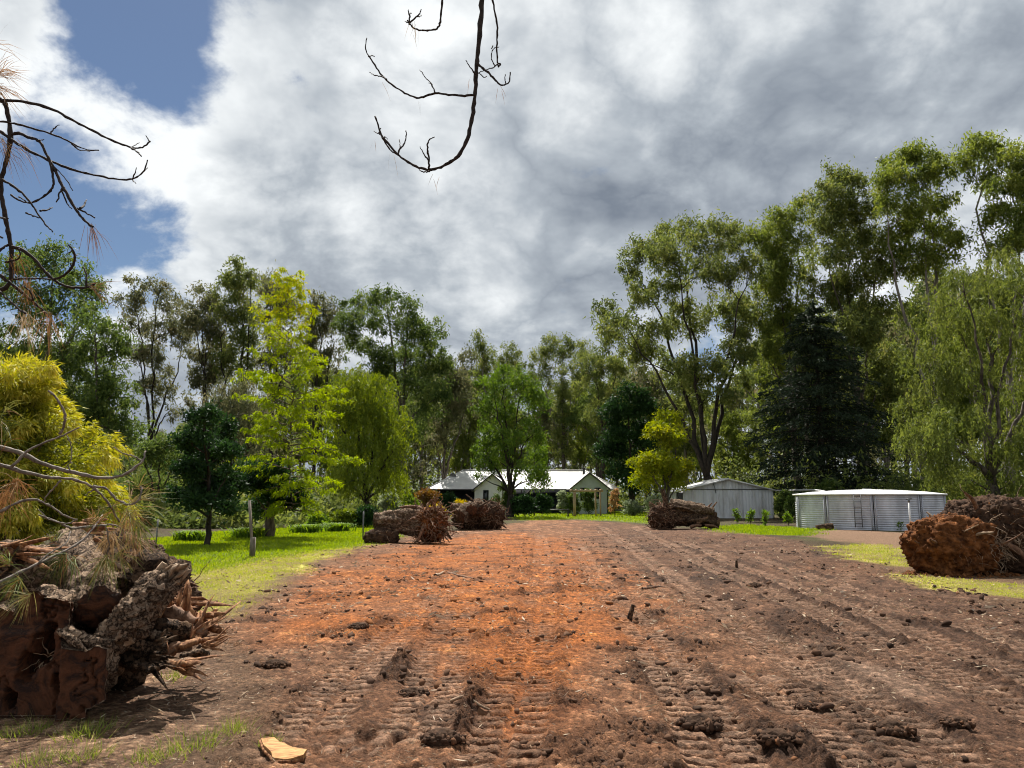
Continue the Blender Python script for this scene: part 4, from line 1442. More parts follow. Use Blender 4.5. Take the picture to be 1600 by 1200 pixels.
make_tree('weeping_tree', 'huge feathery pale green weeping tree behind the tank at right', 1545, 50, [(1560, 420, 46, 30), (1505, 445, 42, 30), (1610, 450, 50, 45), (1470, 500, 40, 36), (1540, 515, 52, 40), (1610, 550, 55, 48), (1452, 570, 40, 40), (1512, 595, 55, 42), (1585, 640, 58, 48), (1440, 640, 38, 42), (1500, 675, 52, 45), (1570, 720, 55, 42), (1440, 705, 36, 40), (1640, 700, 55, 50), (1490, 745, 45, 30), (1660, 560, 50, 60), (1560, 775, 50, 22)], 50000, 'weep', 'pepper', 'bark', 0.27, 0.085, 0.62, 0.4, None, 'tree', fork=0.35, stems=4, twigs=5)
make_tree('willow_tree', 'yellow green willow on the left lawn beside the lime tree', 578, 52, [(552, 588, 26, 16), (545, 615, 32, 22), (590, 605, 28, 22), (525, 650, 28, 26), (572, 650, 38, 28), (615, 655, 22, 28), (540, 700, 34, 28), (592, 705, 36, 28), (622, 700, 14, 26), (560, 745, 36, 22), (608, 750, 24, 22), (525, 745, 18, 20)], 26000, 'weep', 'willow', 'bark_dark', 0.26, 0.08, 0.75, 0.26, None, 'tree', fork=0.3, stems=3, twigs=5)
make_tree('garden_tree', 'leafy green tree with dark bent trunk in front of the house', 797, 70, [(788, 580, 20, 14), (772, 605, 24, 18), (818, 605, 22, 18), (762, 640, 22, 18), (800, 640, 28, 20), (838, 635, 16, 18), (768, 680, 26, 20), (832, 680, 22, 20), (752, 710, 18, 16), (845, 715, 14, 18), (795, 690, 18, 16), (842, 755, 15, 24), (770, 735, 24, 16), (825, 740, 22, 22)], 13500, 'gum', 'garden', 'bark_dark', 0.30, 0.13, 0.62, 0.36, None, 'tree', fork=0.3, stems=3, twigs=5)
make_tree('poplar_tree', 'narrow upright poplar above the house roof', 880, 104, [(880, 582, 7, 14), (876, 605, 11, 18), (884, 625, 11, 20), (875, 645, 13, 22), (886, 665, 13, 24), (876, 690, 15, 24), (886, 715, 15, 22)], 8000, 'broad', 'gum', 'bark', 0.28, 0.14, 0.5, 0.25, None, 'tree', fork=0.8, depth=0.3)
make_tree('round_tree', 'dense dark green rounded tree right of the house', 985, 82, [(985, 618, 22, 16), (962, 650, 26, 24), (1005, 648, 24, 24), (980, 690, 34, 28), (1012, 695, 18, 28), (955, 715, 20, 28), (985, 745, 34, 26)], 17000, 'broad', 'darkleaf', 'bark_dark', 0.34, 0.22, 0.7, 0.3, None, 'tree', fork=0.4, depth=0.9)
make_tree('yellow_green_tree', 'yellow green bushy tree between the round dark tree and the shed', 1040, 63, [(1045, 655, 20, 14), (1030, 680, 24, 16), (1058, 690, 18, 20), (1005, 722, 18, 14), (1035, 725, 26, 18), (1010, 750, 22, 14), (1048, 755, 24, 16), (1068, 735, 14, 18)], 14000, 'broad', 'limeyellow', 'bark', 0.26, 0.13, 0.5, 0.2, None, 'tree', fork=0.3, stems=3)
make_tree('lawn_tree', 'small dark green tree standing on the left lawn', 333, 27.5, [(320, 655, 24, 16), (342, 675, 26, 20), (300, 690, 22, 20), (330, 710, 34, 24), (362, 715, 20, 24), (290, 735, 18, 22), (315, 755, 30, 22), (352, 760, 28, 22), (282, 775, 14, 14), (330, 790, 38, 14)], 17000, 'broad', 'darkleaf', 'bark_dark', 0.15, 0.095, 0.28, 0.10, None, 'tree', fork=0.4, twigs=4)
make_tree('shade_tree', 'dark leaved tree with short red brown trunk behind the lime tree', 427, 33.5, [(420, 740, 24, 18), (395, 765, 28, 20), (445, 765, 24, 18), (405, 795, 26, 14), (462, 790, 22, 14), (385, 740, 18, 18)], 9000, 'broad', 'darkleaf', 'bark_brown', 0.17, 0.10, 0.3, 0.22, None, 'tree', fork=0.5)
make_tree('olive_tree', 'grey olive tree behind the upper left of the lime tree', 372, 52, [(370, 605, 30, 18), (345, 635, 26, 20), (392, 640, 26, 22), (365, 670, 30, 22), (400, 690, 24, 24), (335, 670, 18, 20), (375, 715, 28, 22)], 12000, 'weep', 'gum_grey', 'bark_dark', 0.24, 0.08, 0.6, 0.2, None, 'tree', fork=0.35, stems=2)
make_tree('olive_tree', 'dark olive tree filling the gap left of the small dark lawn tree', 255, 48, [(250, 700, 30, 20), (225, 720, 28, 22), (270, 730, 26, 22), (240, 760, 34, 22), (265, 785, 26, 20), (215, 770, 24, 24)], 9000, 'broad', 'gum_dark', 'bark_dark', 0.22, 0.1, 0.5, 0.18, None, 'tree', fork=0.35, stems=2)


def conifer(label, bx, d, top_px, w_px, n, name='conifer_tree', leaf='conifer', bot=0.05):
    _seed[0] += 1
    rg = np.random.default_rng(_seed[0])
    x = (bx - 800) / ppm(d)
    H = at(bx, top_px, d).z
    Rm = w_px / 2 / ppm(d)
    root = thing(name, label, 'tree', (x, d, ground_z(x, d)))
    tm = MB()
    tm.tube([(0, 0, -0.2), (0.1, 0, H * 0.5), (0, 0, H * 0.97)], [0.38, 0.22, 0.03], 8)
    lm = MB()
    nb = 210
    for i in range(nb):
        f = (i / nb)
        z = H * (bot + (1 - bot) * f ** 0.9) * rg.uniform(0.97, 1.0)
        prof = min(1.0, 1.25 * (1 - f) ** 0.62) * rg.uniform(0.72, 1.06)
        L = Rm * prof + 0.25
        a = rg.uniform(0, 2 * np.pi)
        t = np.linspace(0, 1, 7)
        path = np.column_stack([math.cos(a) * L * t, math.sin(a) * L * t, z + L * (0.22 * t - 0.34 * t * t)])
        tm.tube(path, np.linspace(0.05, 0.012, 7), 4)
        m = int(n / nb * (0.3 + 0.9 * prof))
        tt = rg.random(m) ** 0.75
        base = np.column_stack([math.cos(a) * L * tt, math.sin(a) * L * tt, z + L * (0.22 * tt - 0.34 * tt * tt)])
        w = 0.20 * L * (1.15 - tt)
        s = rg.normal(size=m) * w
        base[:, 0] += -math.sin(a) * s
        base[:, 1] += math.cos(a) * s
        base[:, 2] += rg.normal(size=m) * 0.10 - np.abs(s) * 0.35
        D = np.column_stack([np.full(m, math.cos(a)), np.full(m, math.sin(a)), np.full(m, -0.45)]) + rg.normal(size=(m, 3)) * 0.55
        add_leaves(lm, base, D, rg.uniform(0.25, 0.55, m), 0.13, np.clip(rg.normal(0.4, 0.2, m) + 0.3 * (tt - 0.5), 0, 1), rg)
    tm.build('trunk', M['bark_dark'], root, True)
    lm.build('crown', M[leaf], root)


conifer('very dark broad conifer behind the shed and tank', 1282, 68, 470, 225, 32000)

# a lime coloured young tree with tiered sprays
def lime_tree():
    rg = np.random.default_rng(5)
    g = gp(455, 842)
    d = g.y
    root = thing('lime_tree', 'bright lime yellow young tree with tiered fronds on the left lawn', 'tree', (g.x, g.y, ground_z(g.x, g.y)))
    k = ppm(d)
    H = at(430, 425, d).z
    tm, lm = MB(), MB()
    zt = np.linspace(-0.1, H, 14)
    trunk = np.column_stack([-0.62 * (zt / H) ** 1.2 + 0.05 * np.sin(zt * 1.3), 0.05 * np.cos(zt), zt])
    tm.tube(trunk, 0.115 * (1 - 0.92 * np.linspace(0, 1, 14) ** 0.9), 8)
    prof_f = [0.08, 0.14, 0.22, 0.34, 0.45, 0.56, 0.64, 0.72, 0.82, 0.92, 1.0]
    prof_r = [0.9, 1.9, 2.5, 2.75, 2.6, 2.15, 1.55, 1.6, 1.35, 0.75, 0.25]
    nb = 118
    for i in range(nb):
        f = 0.09 + 0.9 * (i + rg.random()) / nb
        z = f * H
        L = np.interp(f, prof_f, prof_r) * rg.uniform(0.55, 1.12)
        a = i * 2.399 + rg.normal() * 0.35
        x0 = np.interp(z, zt, trunk[:, 0])
        y0 = np.interp(z, zt, trunk[:, 1])
        rise = rg.uniform(0.05, 0.45) + 0.55 * f
        droop = rg.uniform(0.25, 0.6) * (1.15 - f)
        t = np.linspace(0, 1, 9)
        path = np.column_stack([x0 + math.cos(a) * L * t, y0 + math.sin(a) * L * t, z + L * (rise * t - droop * t * t)])
        path[2:] += rg.normal(size=(7, 3)) * 0.03 * L
        tm.tube(path, np.linspace(0.03 - 0.016 * f, 0.006, 9), 4)
        # side sprays
        for sgi in range(int(7 + 8 * L / 2)):
            tt = rg.uniform(0.22, 1.0)
            p = np.array([np.interp(tt, t, path[:, c]) for c in range(3)])
            b = a + rg.choice([-1, 1]) * rg.uniform(0.25, 1.2)
            sl = rg.uniform(0.22, 0.60) * (0.6 + 0.5 * (1 - tt))
            m = int(15 * (1.0 if f < 0.6 else 0.85))
            q = rg.random(m)
            base = p + np.column_stack([math.cos(b) * sl * q, math.sin(b) * sl * q, sl * (0.08 * q - 0.5 * q * q)])
            base += rg.normal(size=(m, 3)) * 0.035
            D = rg.normal(size=(m, 3)) * 0.5 + np.array([math.cos(b) * 0.4, math.sin(b) * 0.4, -0.75])
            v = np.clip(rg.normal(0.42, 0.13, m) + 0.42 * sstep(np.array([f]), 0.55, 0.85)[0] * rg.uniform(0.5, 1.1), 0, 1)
            add_leaves(lm, base, D, rg.uniform(0.10, 0.20, m), rg.uniform(0.035, 0.06, m), v, rg)
    tm.build('trunk', M['bark_brown'], root, True)
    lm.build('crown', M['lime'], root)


lime_tree()


def golden_conifer():
    rg = np.random.default_rng(8)
    d = 15.5
    k = ppm(d)
    bx = (8 - 800) / k
    root = thing('golden_conifer', 'golden yellow feathery conifer behind the stump pile at the left edge', 'tree', (bx, d, ground_z(bx, d)))
    tm, lm = MB(), MB()
    H = 4.15
    tm.tube([(0, 0, -0.2), (0.05, 0.02, 1.4), (0.0, 0, 3.2)], [0.22, 0.15, 0.04], 8)
    nb = 125
    for i in range(nb):
        el = rg.uniform(-0.12, 0.95)
        a = i * 2.399 + rg.normal() * 0.2
        ang = el * math.pi / 2
        tip = np.array([math.cos(a) * math.cos(ang) * 2.35, math.sin(a) * math.cos(ang) * 2.3, 1.35 + math.sin(ang) * (H - 1.5)]) * rg.uniform(0.68, 1.14)
        p0 = np.array([0, 0, 0.25 + 0.55 * tip[2] * rg.uniform(0.4, 0.7)])
        v = tip - p0
        L = np.linalg.norm(v)
        p1 = p0 + v * 0.35 + np.array([0, 0, 0.20 * L])
        p2 = p0 + v * 0.78 + np.array([0, 0, 0.36 * L])
        path = bezier(p0, p1, p2, tip, 14)
        tm.tube(path[:10], np.linspace(0.03, 0.01, 10), 4)
        seg = np.gradient(path, axis=0)
        m = 780
        tt = 0.30 + 0.70 * rg.random(m) ** 0.8
        base = np.column_stack([np.interp(tt, np.linspace(0, 1, 14), path[:, c]) for c in range(3)])
        tang = unit(np.column_stack([np.interp(tt, np.linspace(0, 1, 14), seg[:, c]) for c in range(3)]))
        rad = 0.21 * np.sin(np.clip((1.04 - tt) / 0.74, 0, 1) * math.pi * 0.62 + 0.25)
        off = rg.normal(size=(m, 3)) * rad[:, None] * 0.55
        off[:, 2] -= np.abs(off[:, 0]) * 0.3
        # feathery sprays grouped in tufts
        q = (tt * 26).astype(int)
        tuft = rg.normal(size=(40, 3)) * 0.07
        base = base + off + tuft[q]
        D = tang * 1.0 + unit(off) * 0.9 + np.array([0, 0, -0.62]) + rg.normal(size=(m, 3)) * 0.22
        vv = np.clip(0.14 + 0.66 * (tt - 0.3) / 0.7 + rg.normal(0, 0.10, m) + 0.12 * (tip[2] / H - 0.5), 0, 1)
        add_leaves(lm, base, D, rg.uniform(0.08, 0.17, m), rg.uniform(0.022, 0.04, m), vv, rg)
    tm.build('trunk', M['bark_brown'], root, True)
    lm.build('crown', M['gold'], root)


golden_conifer()


# far wood: a few gum patterns, copied with their trunks and crowns
def far_pattern(seed, H, W, n, leaf, bark, label, px, d):
    rg = np.random.default_rng(seed)
    x = (px - 800) / ppm(d)
    cl = []
    for i in range(13):
        f = rg.uniform(0.32, 1.0)
        rr = W * (0.35 + 0.65 * math.sin(math.pi * min(1, max(0.05, (f - 0.2) / 0.9)))) * rg.uniform(0.1, 0.9)
        a = rg.uniform(0, 2 * np.pi)
        s = rg.uniform(0.8, 1.5) * W * 0.32
        cl.append((np.array([x + math.cos(a) * rr, d + math.sin(a) * rr, f * H * 0.93]), np.array([s, s, s * 0.72])))
    return make_tree('gum_tree', label, 0, d, None, n, 'gum', leaf, bark, 0.52, 0.2, 0.9, 0.34, 'gum trees of the far wood', 'tree', fork=0.5, clumps=cl, base=(x, d, 0), stems=rg.integers(1, 3))


FAR = 'gum tree standing among many in the crowded far wood'
pats = [far_pattern(31, 22, 4.5, 8000, 'gum', 'bark_pale', 'gum tree of the far wood standing left of the house roof', 660, 118),
        far_pattern(32, 22, 5.0, 8000, 'gum_dark', 'bark', 'gum tree of the far wood standing over the middle of the house', 830, 125),
        far_pattern(33, 22, 4.0, 7000, 'gum_light', 'bark_pale', 'gum tree of the far wood standing above the right wing', 905, 122),
        far_pattern(34, 22, 5.5, 8000, 'gum_grey', 'bark', 'gum tree of the far wood standing beside the round dark tree', 1010, 108)]
sky_x = [-200, 100, 190, 215, 300, 420, 470, 540, 700, 760, 820, 930, 1000, 1090, 1110, 1180, 1200, 1300, 1500, 1900]
sky_y = [500, 560, 640, 655, 620, 570, 560, 560, 570, 580, 590, 590, 550, 580, 600, 590, 500, 460, 420, 420]
rg = np.random.default_rng(77)
for i in range(132):
    px = -180 + 1960 * (i + rg.uniform(-0.4, 0.4)) / 132
    d = rg.uniform(100, 165)
    if px > 1180:
        d = rg.uniform(78, 130)
    topy = np.interp(px, sky_x, sky_y) + rg.uniform(0, 55)
    H = at(px, topy, d).z
    src = pats[rg.integers(0, 4)]
    s = H / 22.0
    x = (px - 800) / ppm(d)
    if 660 < px < 980 and d < 104:
        d = 110
    zone = [(0, 'off the left edge behind the golden conifer'), (180, 'behind the golden conifer'), (330, 'behind the small dark lawn tree'), (480, 'behind the lime tree'), (640, 'behind the willow'), (735, 'above the left end of the house'), (860, 'behind the garden tree and house'), (960, 'above the right wing of the house'), (1080, 'behind the round dark tree'), (1200, 'behind the shed'), (1400, 'behind the dark conifer and tank'), (1600, 'behind the weeping tree'), (9999, 'off the right edge behind the weeping tree')]
    where = [z for q, z in zone if px < q][0]
    far_ = 'nearer far' if d < 118 else ('middle far' if d < 142 else 'farthest')
    copy_tree(src, (x, d, ground_z(x, d)), rg.uniform(0, 6.28), (max(0.75, s * 0.8) * rg.uniform(0.85, 1.1), s), 'gum in the %s rows %s' % (far_, where), 'gum trees of the far wood')


def far_understorey():
    rg = np.random.default_rng(91)
    m = MB()
    n = 1150
    X = rg.uniform(-125, 160, n)
    Yd = rg.uniform(98, 185, n) - 0.0 * X
    tall = rg.uniform(3.0, 11.0, n)
    for i in range(n):
        if abs(X[i]) > Yd[i] * 0.85:
            continue
        k = 72
        rr = rg.uniform(1.3, 2.8)
        u = unit(rg.normal(size=(k, 3)))
        u[:, 2] = np.abs(u[:, 2])
        P = np.array([X[i], Yd[i], 0.0]) + u * np.array([rr, rr, tall[i]]) * (rg.random(k) ** 0.35)[:, None]
        v = np.clip(rg.normal(0.45, 0.12) + rg.normal(0, 0.13, k), 0, 1)
        add_leaves(m, P, rg.normal(size=(k, 3)) + np.array([0, 0, -0.3]), rg.uniform(0.5, 0.9, k), rg.uniform(0.25, 0.4, k), v, rg)
    for i in range(900):
        left = rg.random() < 0.6
        dd = rg.uniform(43, 100) if left else rg.uniform(58, 100)
        px = rg.uniform(-150, 640 if dd > 60 else 520) if left else rg.uniform(1120, 1750)
        if not left and px < 1260:
            dd = rg.uniform(78, 110)
        k = 110
        rr = rg.uniform(1.0, 2.2)
        h = rg.uniform(1.2, 4.2) * (1.0 if left else 1.45) * (0.55 if dd < 55 else (1.0 if dd < 75 else 1.5))
        u = unit(rg.normal(size=(k, 3)))
        u[:, 2] = np.abs(u[:, 2])
        P = np.array([(px - 800) / ppm(dd), dd, 0.0]) + u * np.array([rr, rr, h]) * (rg.random(k) ** 0.35)[:, None]
        v = np.clip(rg.normal(0.38, 0.14) + rg.normal(0, 0.13, k), 0, 1)
        add_leaves(m, P, rg.normal(size=(k, 3)) + np.array([0, 0, -0.3]), rg.uniform(0.3, 0.6, k), rg.uniform(0.14, 0.26, k), v, rg)
    o = m.build('understorey', M['gum'])
    tag(o, 'green scrub filling the far wood behind the house and trees', 'scrub', kind='stuff')


far_understorey()

# ------------------------------------------------------------------ shrubs and plants
def shrub(name, label, px, base_py, d, w_px, h_px, n, leaf, leaf_l, leaf_w, group=None, cat='shrub', style='broad', loose=1.0):
    _seed[0] += 1
    rg = np.random.default_rng(_seed[0])
    k = ppm(d)
    x = (px - 800) / k
    W, H = w_px / k, h_px / k
    cl = []
    for i in range(7):
        a = rg.uniform(0, 2 * np.pi)
        q = rg.uniform(0.1, 0.6) * W / 2
        f = rg.uniform(0.3, 0.82)
        cl.append((np.array([x + math.cos(a) * q, d + math.sin(a) * q, H * f]), np.array([W * 0.24, W * 0.24, H * 0.2]) * loose))
    cl.append((np.array([x, d, H * 0.8]), np.array([W * 0.26, W * 0.26, H * 0.2])))
    cl.append((np.array([x, d, H * 0.3]), np.array([W * 0.42, W * 0.42, H * 0.25])))
    return make_tree(name, label, 0, d, None, n, style, leaf, 'bark_brown', leaf_l, leaf_w, max(0.10, W * 0.10), max(0.02, W * 0.02), group, cat, fork=0.35, clumps=cl, base=(x, d, 0), stems=3, twigs=2)


SH = 'garden shrubs round the house'
shrub('garden_shrub', 'russet brown shrub before the left end of the house', 668, 800, 66, 52, 44, 3500, 'russet', 0.22, 0.12, SH)
shrub('garden_shrub', 'bright yellow shrub between the two left root balls', 682, 812, 44, 34, 34, 2600, 'yellowleaf', 0.16, 0.10, SH)
shrub('garden_shrub', 'small golden shrub above the second root ball', 722, 805, 60, 34, 30, 2200, 'yellowleaf', 0.2, 0.10, SH)
shrub('garden_shrub', 'rounded lime and green shrub behind the first root ball', 640, 805, 62, 32, 40, 3200, 'fresh', 0.2, 0.11, SH)
shrub('garden_shrub', 'pale flowered green shrub left of the first root ball', 612, 810, 58, 38, 42, 3200, 'palebush', 0.2, 0.10, SH)
shrub('garden_shrub', 'dark green shrub under the verandah of the left wing', 702, 798, 80, 40, 34, 2800, 'darkleaf', 0.24, 0.14, SH)
shrub('garden_shrub', 'weeping grey green shrub before the white gable wall', 786, 808, 71, 40, 56, 4500, 'bush', 0.26, 0.08, SH, style='weep')
shrub('garden_shrub', 'dark hedge shrub at the foot of the bent garden tree', 820, 808, 70, 44, 34, 3600, 'darkleaf', 0.24, 0.14, SH)
shrub('garden_shrub', 'dark rounded shrub right of the garden tree trunk', 846, 806, 72, 30, 34, 2600, 'darkleaf', 0.22, 0.13, SH)
shrub('garden_shrub', 'tall white flowering shrub at the verandah before the right wing', 877, 800, 79, 18, 38, 2200, 'palebush', 0.2, 0.12, SH)
shrub('garden_shrub', 'green shrub behind the left posts of the arbor', 893, 802, 79, 34, 34, 3000, 'bush', 0.24, 0.12, SH)
shrub('garden_shrub', 'low green shrub behind the middle of the arbor', 918, 800, 79, 26, 40, 2600, 'bush', 0.24, 0.12, SH)
shrub('garden_shrub', 'pale low flat topped shrub right of the arbor', 986, 800, 76, 34, 22, 2800, 'palebush', 0.2, 0.12, SH)
shrub('garden_shrub', 'grey green shrub beside the tall root at the right pile', 1024, 800, 70, 38, 36, 3200, 'palebush', 0.22, 0.09, SH)
shrub('peach_shrub', 'small peach leaved sapling standing right of the arbor', 958, 806, 72, 22, 44, 700, 'peach', 0.22, 0.13, None, loose=0.9)
shrub('garden_shrub', 'leafy bush under the willow on the left lawn', 540, 822, 45, 50, 24, 3600, 'willow', 0.18, 0.1, SH)
shrub('garden_shrub', 'low leafy bush between lime tree and willow', 500, 826, 43, 40, 20, 2800, 'fresh', 0.18, 0.1, SH)
shrub('garden_shrub', 'dark low bush at the foot of the willow', 575, 826, 45, 38, 30, 2800, 'darkleaf', 0.2, 0.12, SH)
shrub('garden_shrub', 'green bush under the trees behind the lone steel picket', 225, 828, 40, 60, 34, 3600, 'gum_dark', 0.2, 0.1, SH)
shrub('garden_shrub', 'yellow green bush in front of the dark conifer by the pipe', 1232, 806, 60, 26, 36, 2400, 'bush', 0.2, 0.12, SH)
shrub('garden_shrub', 'bright leafed bush behind the left half of the tank roof', 1290, 806, 60, 44, 62, 3000, 'bush', 0.24, 0.12, SH)
shrub('garden_shrub', 'dark shrub filling the corner between shed and tank', 1222, 812, 62, 34, 44, 3200, 'gum_dark', 0.22, 0.12, SH)
shrub('garden_shrub', 'tall soft shrub behind the right end of the tank', 1500, 815, 55, 90, 70, 6000, 'gum_dark', 0.26, 0.1, SH, style='weep')

SD = 'young seedlings in a row before shed and tank'
for px, py, h, lab in ((1146, 817, 22, 'seedling furthest left in the row, nearest the stump pile'), (1167, 821, 25, 'bushy seedling before the middle of the shed wall'), (1190, 822, 24, 'seedling near the right end of the shed wall'), (1225, 821, 21, 'leafy seedling between the shed and the tank'),
                       (1259, 818, 15, 'small seedling before the left edge of the tank'), (1302, 822, 14, 'thin seedling right of the tank ladder'), (1344, 827, 18, 'seedling before the middle seam of the tank'), (1394, 829, 14, 'tiny pale seedling before the right part of the tank')):
    g = gp(px, py)
    shrub('seedling', lab, px, py, g.y, 12, h, 260, 'fresh', 0.17, 0.08, SD, 'seedling')


def strap_clump(label, px, py, w_px, h_px, n=420):
    _seed[0] += 1
    rg = np.random.default_rng(_seed[0])
    g = gp(px, py)
    k = ppm(g.y)
    W, H = w_px / k / 2, h_px / k
    root = thing('strap_leaf_clump', label, 'plant', (g.x, g.y, ground_z(g.x, g.y)), 'strap leaved clumps along the lawn')
    m = MB()
    for i in range(n):
        a = rg.uniform(0, 6.28)
        b = np.array([rg.normal() * W * 0.4, rg.normal() * W * 0.3, 0])
        L = rg.uniform(0.6, 1.1)
        ts = np.linspace(0, 1, 5)
        pr = np.column_stack([b[0] + math.cos(a) * W * 0.7 * L * ts, b[1] + math.sin(a) * W * 0.6 * L * ts, H * L * (1.75 * ts - 1.05 * ts * ts)])
        s = np.array([-math.sin(a), math.cos(a), 0]) * 0.022
        wd = np.array([1, 1.1, 1, 0.8, 0.1])[:, None]
        V = np.vstack([pr - s * wd, pr + s * wd])
        m.add(V, quads=[(j, j + 1, 6 + j, 5 + j) for j in range(4)], var=np.clip(rg.normal(0.6, 0.2), 0, 1))
    m.build('leaves', M['fresh'], root)


strap_clump('round strap leaved clump left of the small dark lawn tree', 298, 845, 48, 21)
strap_clump('strap leaved clump between the dark lawn tree and the leaning post', 388, 840, 52, 20)
strap_clump('strap leaved clump right of the lime tree trunk', 480, 834, 46, 18)
strap_clump('strap leaved clump nearest the willow on the left lawn', 528, 832, 44, 18)


# ------------------------------------------------------------------ stumps, logs, root balls
def log_part(name, pts, radii, mat, parent, rough=0.12, sides=32, n=36, seed=0, smooth=True, cap0=None, cap1=None, hollow=0.0):
    """rough log along a path; ends can get a sawn face of their own"""
    P = np.array([tuple(p) for p in pts], float)
    t = np.concatenate([[0], np.cumsum(np.linalg.norm(np.diff(P, axis=0), axis=1))])
    s = np.linspace(0, t[-1], n)
    Q = np.column_stack([np.interp(s, t, P[:, c]) for c in range(3)])
    for _ in range(3):
        Q[1:-1] = 0.25 * Q[:-2] + 0.5 * Q[1:-1] + 0.25 * Q[2:]
    rad = np.interp(s, t, radii)
    T = unit(np.gradient(Q, axis=0))
    ref = np.array([0, 0, 1.0]) if abs(T[0, 2]) < 0.8 else np.array([0, 1.0, 0])
    A = unit(ref - T * (T @ ref)[:, None])
    B = np.cross(T, A)
    th = np.linspace(0, 2 * np.pi, sides, endpoint=False)
    ring = np.cos(th)[None, :, None] * A[:, None, :] + np.sin(th)[None, :, None] * B[:, None, :]
    V = (Q[:, None, :] + rad[:, None, None] * ring).reshape(-1, 3)
    r_rep = np.repeat(rad, sides)
    nz = np.column_stack([np.tile(np.cos(th), n) * 1.7, np.tile(np.sin(th), n) * 1.7, np.repeat(s, sides) * 1.3 / max(0.05, rad.mean()) * 0.35])
    dn = fbm(nz + seed * 7.7, 4, 0.62, seed + 3) + 0.55 * (1 - 2.2 * np.abs(fbm(nz * np.array([2.6, 2.6, 1.6]) + seed, 3, 0.6, seed + 6)))
    V += ring.reshape(-1, 3) * (dn * rough * r_rep * 2.0)[:, None]
    i = np.arange(n - 1)[:, None] * sides
    j = np.arange(sides)[None, :]
    k = (j + 1) % sides
    q = np.stack([i + j, i + k, i + sides + k, i + sides + j], -1).reshape(-1, 4)
    ob = MB().add(V, quads=q).build(name, M[mat], parent, smooth)
    VV = V.reshape(n, sides, 3)
    for end, cm in ((0, cap0), (-1, cap1)):
        if not cm:
            continue
        rim = VV[end]
        c = rim.mean(0)
        tn = T[end] * (1 if end == 0 else -1)
        m = MB()
        fr = [1.0, 0.82, 0.6, 0.35, 0.12]
        pts_ = []
        for q_ in fr:
            p = c + (rim - c) * q_ + tn * (0.0 if q_ > 0.9 else hollow * (1 - q_) ** 0.5)
            p = p + tn[None, :] * 0.015 * fbm(p * 9.0, 3, 0.6, seed + 9)[:, None]
            if q_ == 1.0:
                p = rim.copy()
            pts_.append(p)
        pts_ = np.vstack(pts_ + [c + tn * hollow])
        quads, tris = [], []
        for a in range(len(fr) - 1):
            for b in range(sides):
                b2 = (b + 1) % sides
                quads.append((a * sides + b, a * sides + b2, (a + 1) * sides + b2, (a + 1) * sides + b))
        lastr = (len(fr) - 1) * sides
        for b in range(sides):
            tris.append((lastr + b, lastr + (b + 1) % sides, len(pts_) - 1))
        m.add(pts_, tris=tris, quads=quads)
        m.build('cut_face', M[cm], ob)
    return ob


def ico(sub):
    import bmesh
    bm = bmesh.new()
    bmesh.ops.create_icosphere(bm, subdivisions=sub, radius=1.0)
    V = np.array([v.co[:] for v in bm.verts])
    F = np.array([[v.index for v in f.verts] for f in bm.faces])
    bm.free()
    return V, F


ICO = {s: ico(s) for s in (1, 4, 5, 6)}


def lump(name, c, rad, mat, parent, amp=0.3, freq=2.0, sub=5, seed=0, boxy=0.0, zmin=None, fine=0.07):
    V, F = ICO[sub]
    D = V.copy()
    if boxy:
        D = V / (np.abs(V).max(1)[:, None] ** boxy)
    n1 = fbm(V * freq + seed * 3.1, 3, 0.55, seed)
    n2 = 1 - 2 * np.abs(fbm(V * freq * 3.3 + seed, 4, 0.62, seed + 5))
    n3 = fbm(V * freq * 11.0 + seed, 2, 0.6, seed + 8)
    n4 = 1 - 2 * np.abs(fbm(V * freq * 7.0 + seed * 2, 3, 0.6, seed + 11))
    W = D * (1 + amp * n1 + fine * 1.5 * n2 + fine * 1.1 * n4 + fine * 1.0 * n3)[:, None] * np.array(rad) + np.array(c)
    if zmin is not None:
        W[:, 2] = np.maximum(W[:, 2], zmin)
    return MB().add(W, tris=F).build(name, M[mat], parent, False)


def root_tangle(name, c, rad, mat, parent, n, L, r, seed, facing=None, gravity=0.4, inside=0.75, sides=5):
    """many bent roots sprouting from an earth mass, joined as one part"""
    rg = np.random.default_rng(seed)
    m = MB()
    for i in range(n):
        u = unit(rg.normal(size=(1, 3)))[0]
        if facing is not None:
            u = unit((u * 0.9 + np.array(facing) * rg.uniform(0.2, 1.0))[None, :])[0]
        p = np.array(c) + u * np.array(rad) * inside
        dirv = u + rg.normal(size=3) * 0.5
        l = L * rg.uniform(0.4, 1.3)
        pts = [p]
        k = 7
        for s in range(k):
            dirv = dirv + rg.normal(size=3) * 0.38 + np.array([0, 0, -gravity * 0.25])
            dirv /= np.linalg.norm(dirv)
            q = pts[-1] + dirv * l / k
            q[2] = max(q[2], 0.03 - 0.0)
            pts.append(q)
        rr = r * rg.uniform(0.35, 1.4)
        m.tube(pts, np.linspace(rr, rr * 0.25, k + 1), sides)
    o = m.build(name, M[mat], parent, True)
    tag(o, kind='stuff')
    return o


def root_part(pts, radii, mat, parent, seed, d0=None):
    return log_part('root', pts, radii, mat, parent, 0.16, 10, 12, seed)


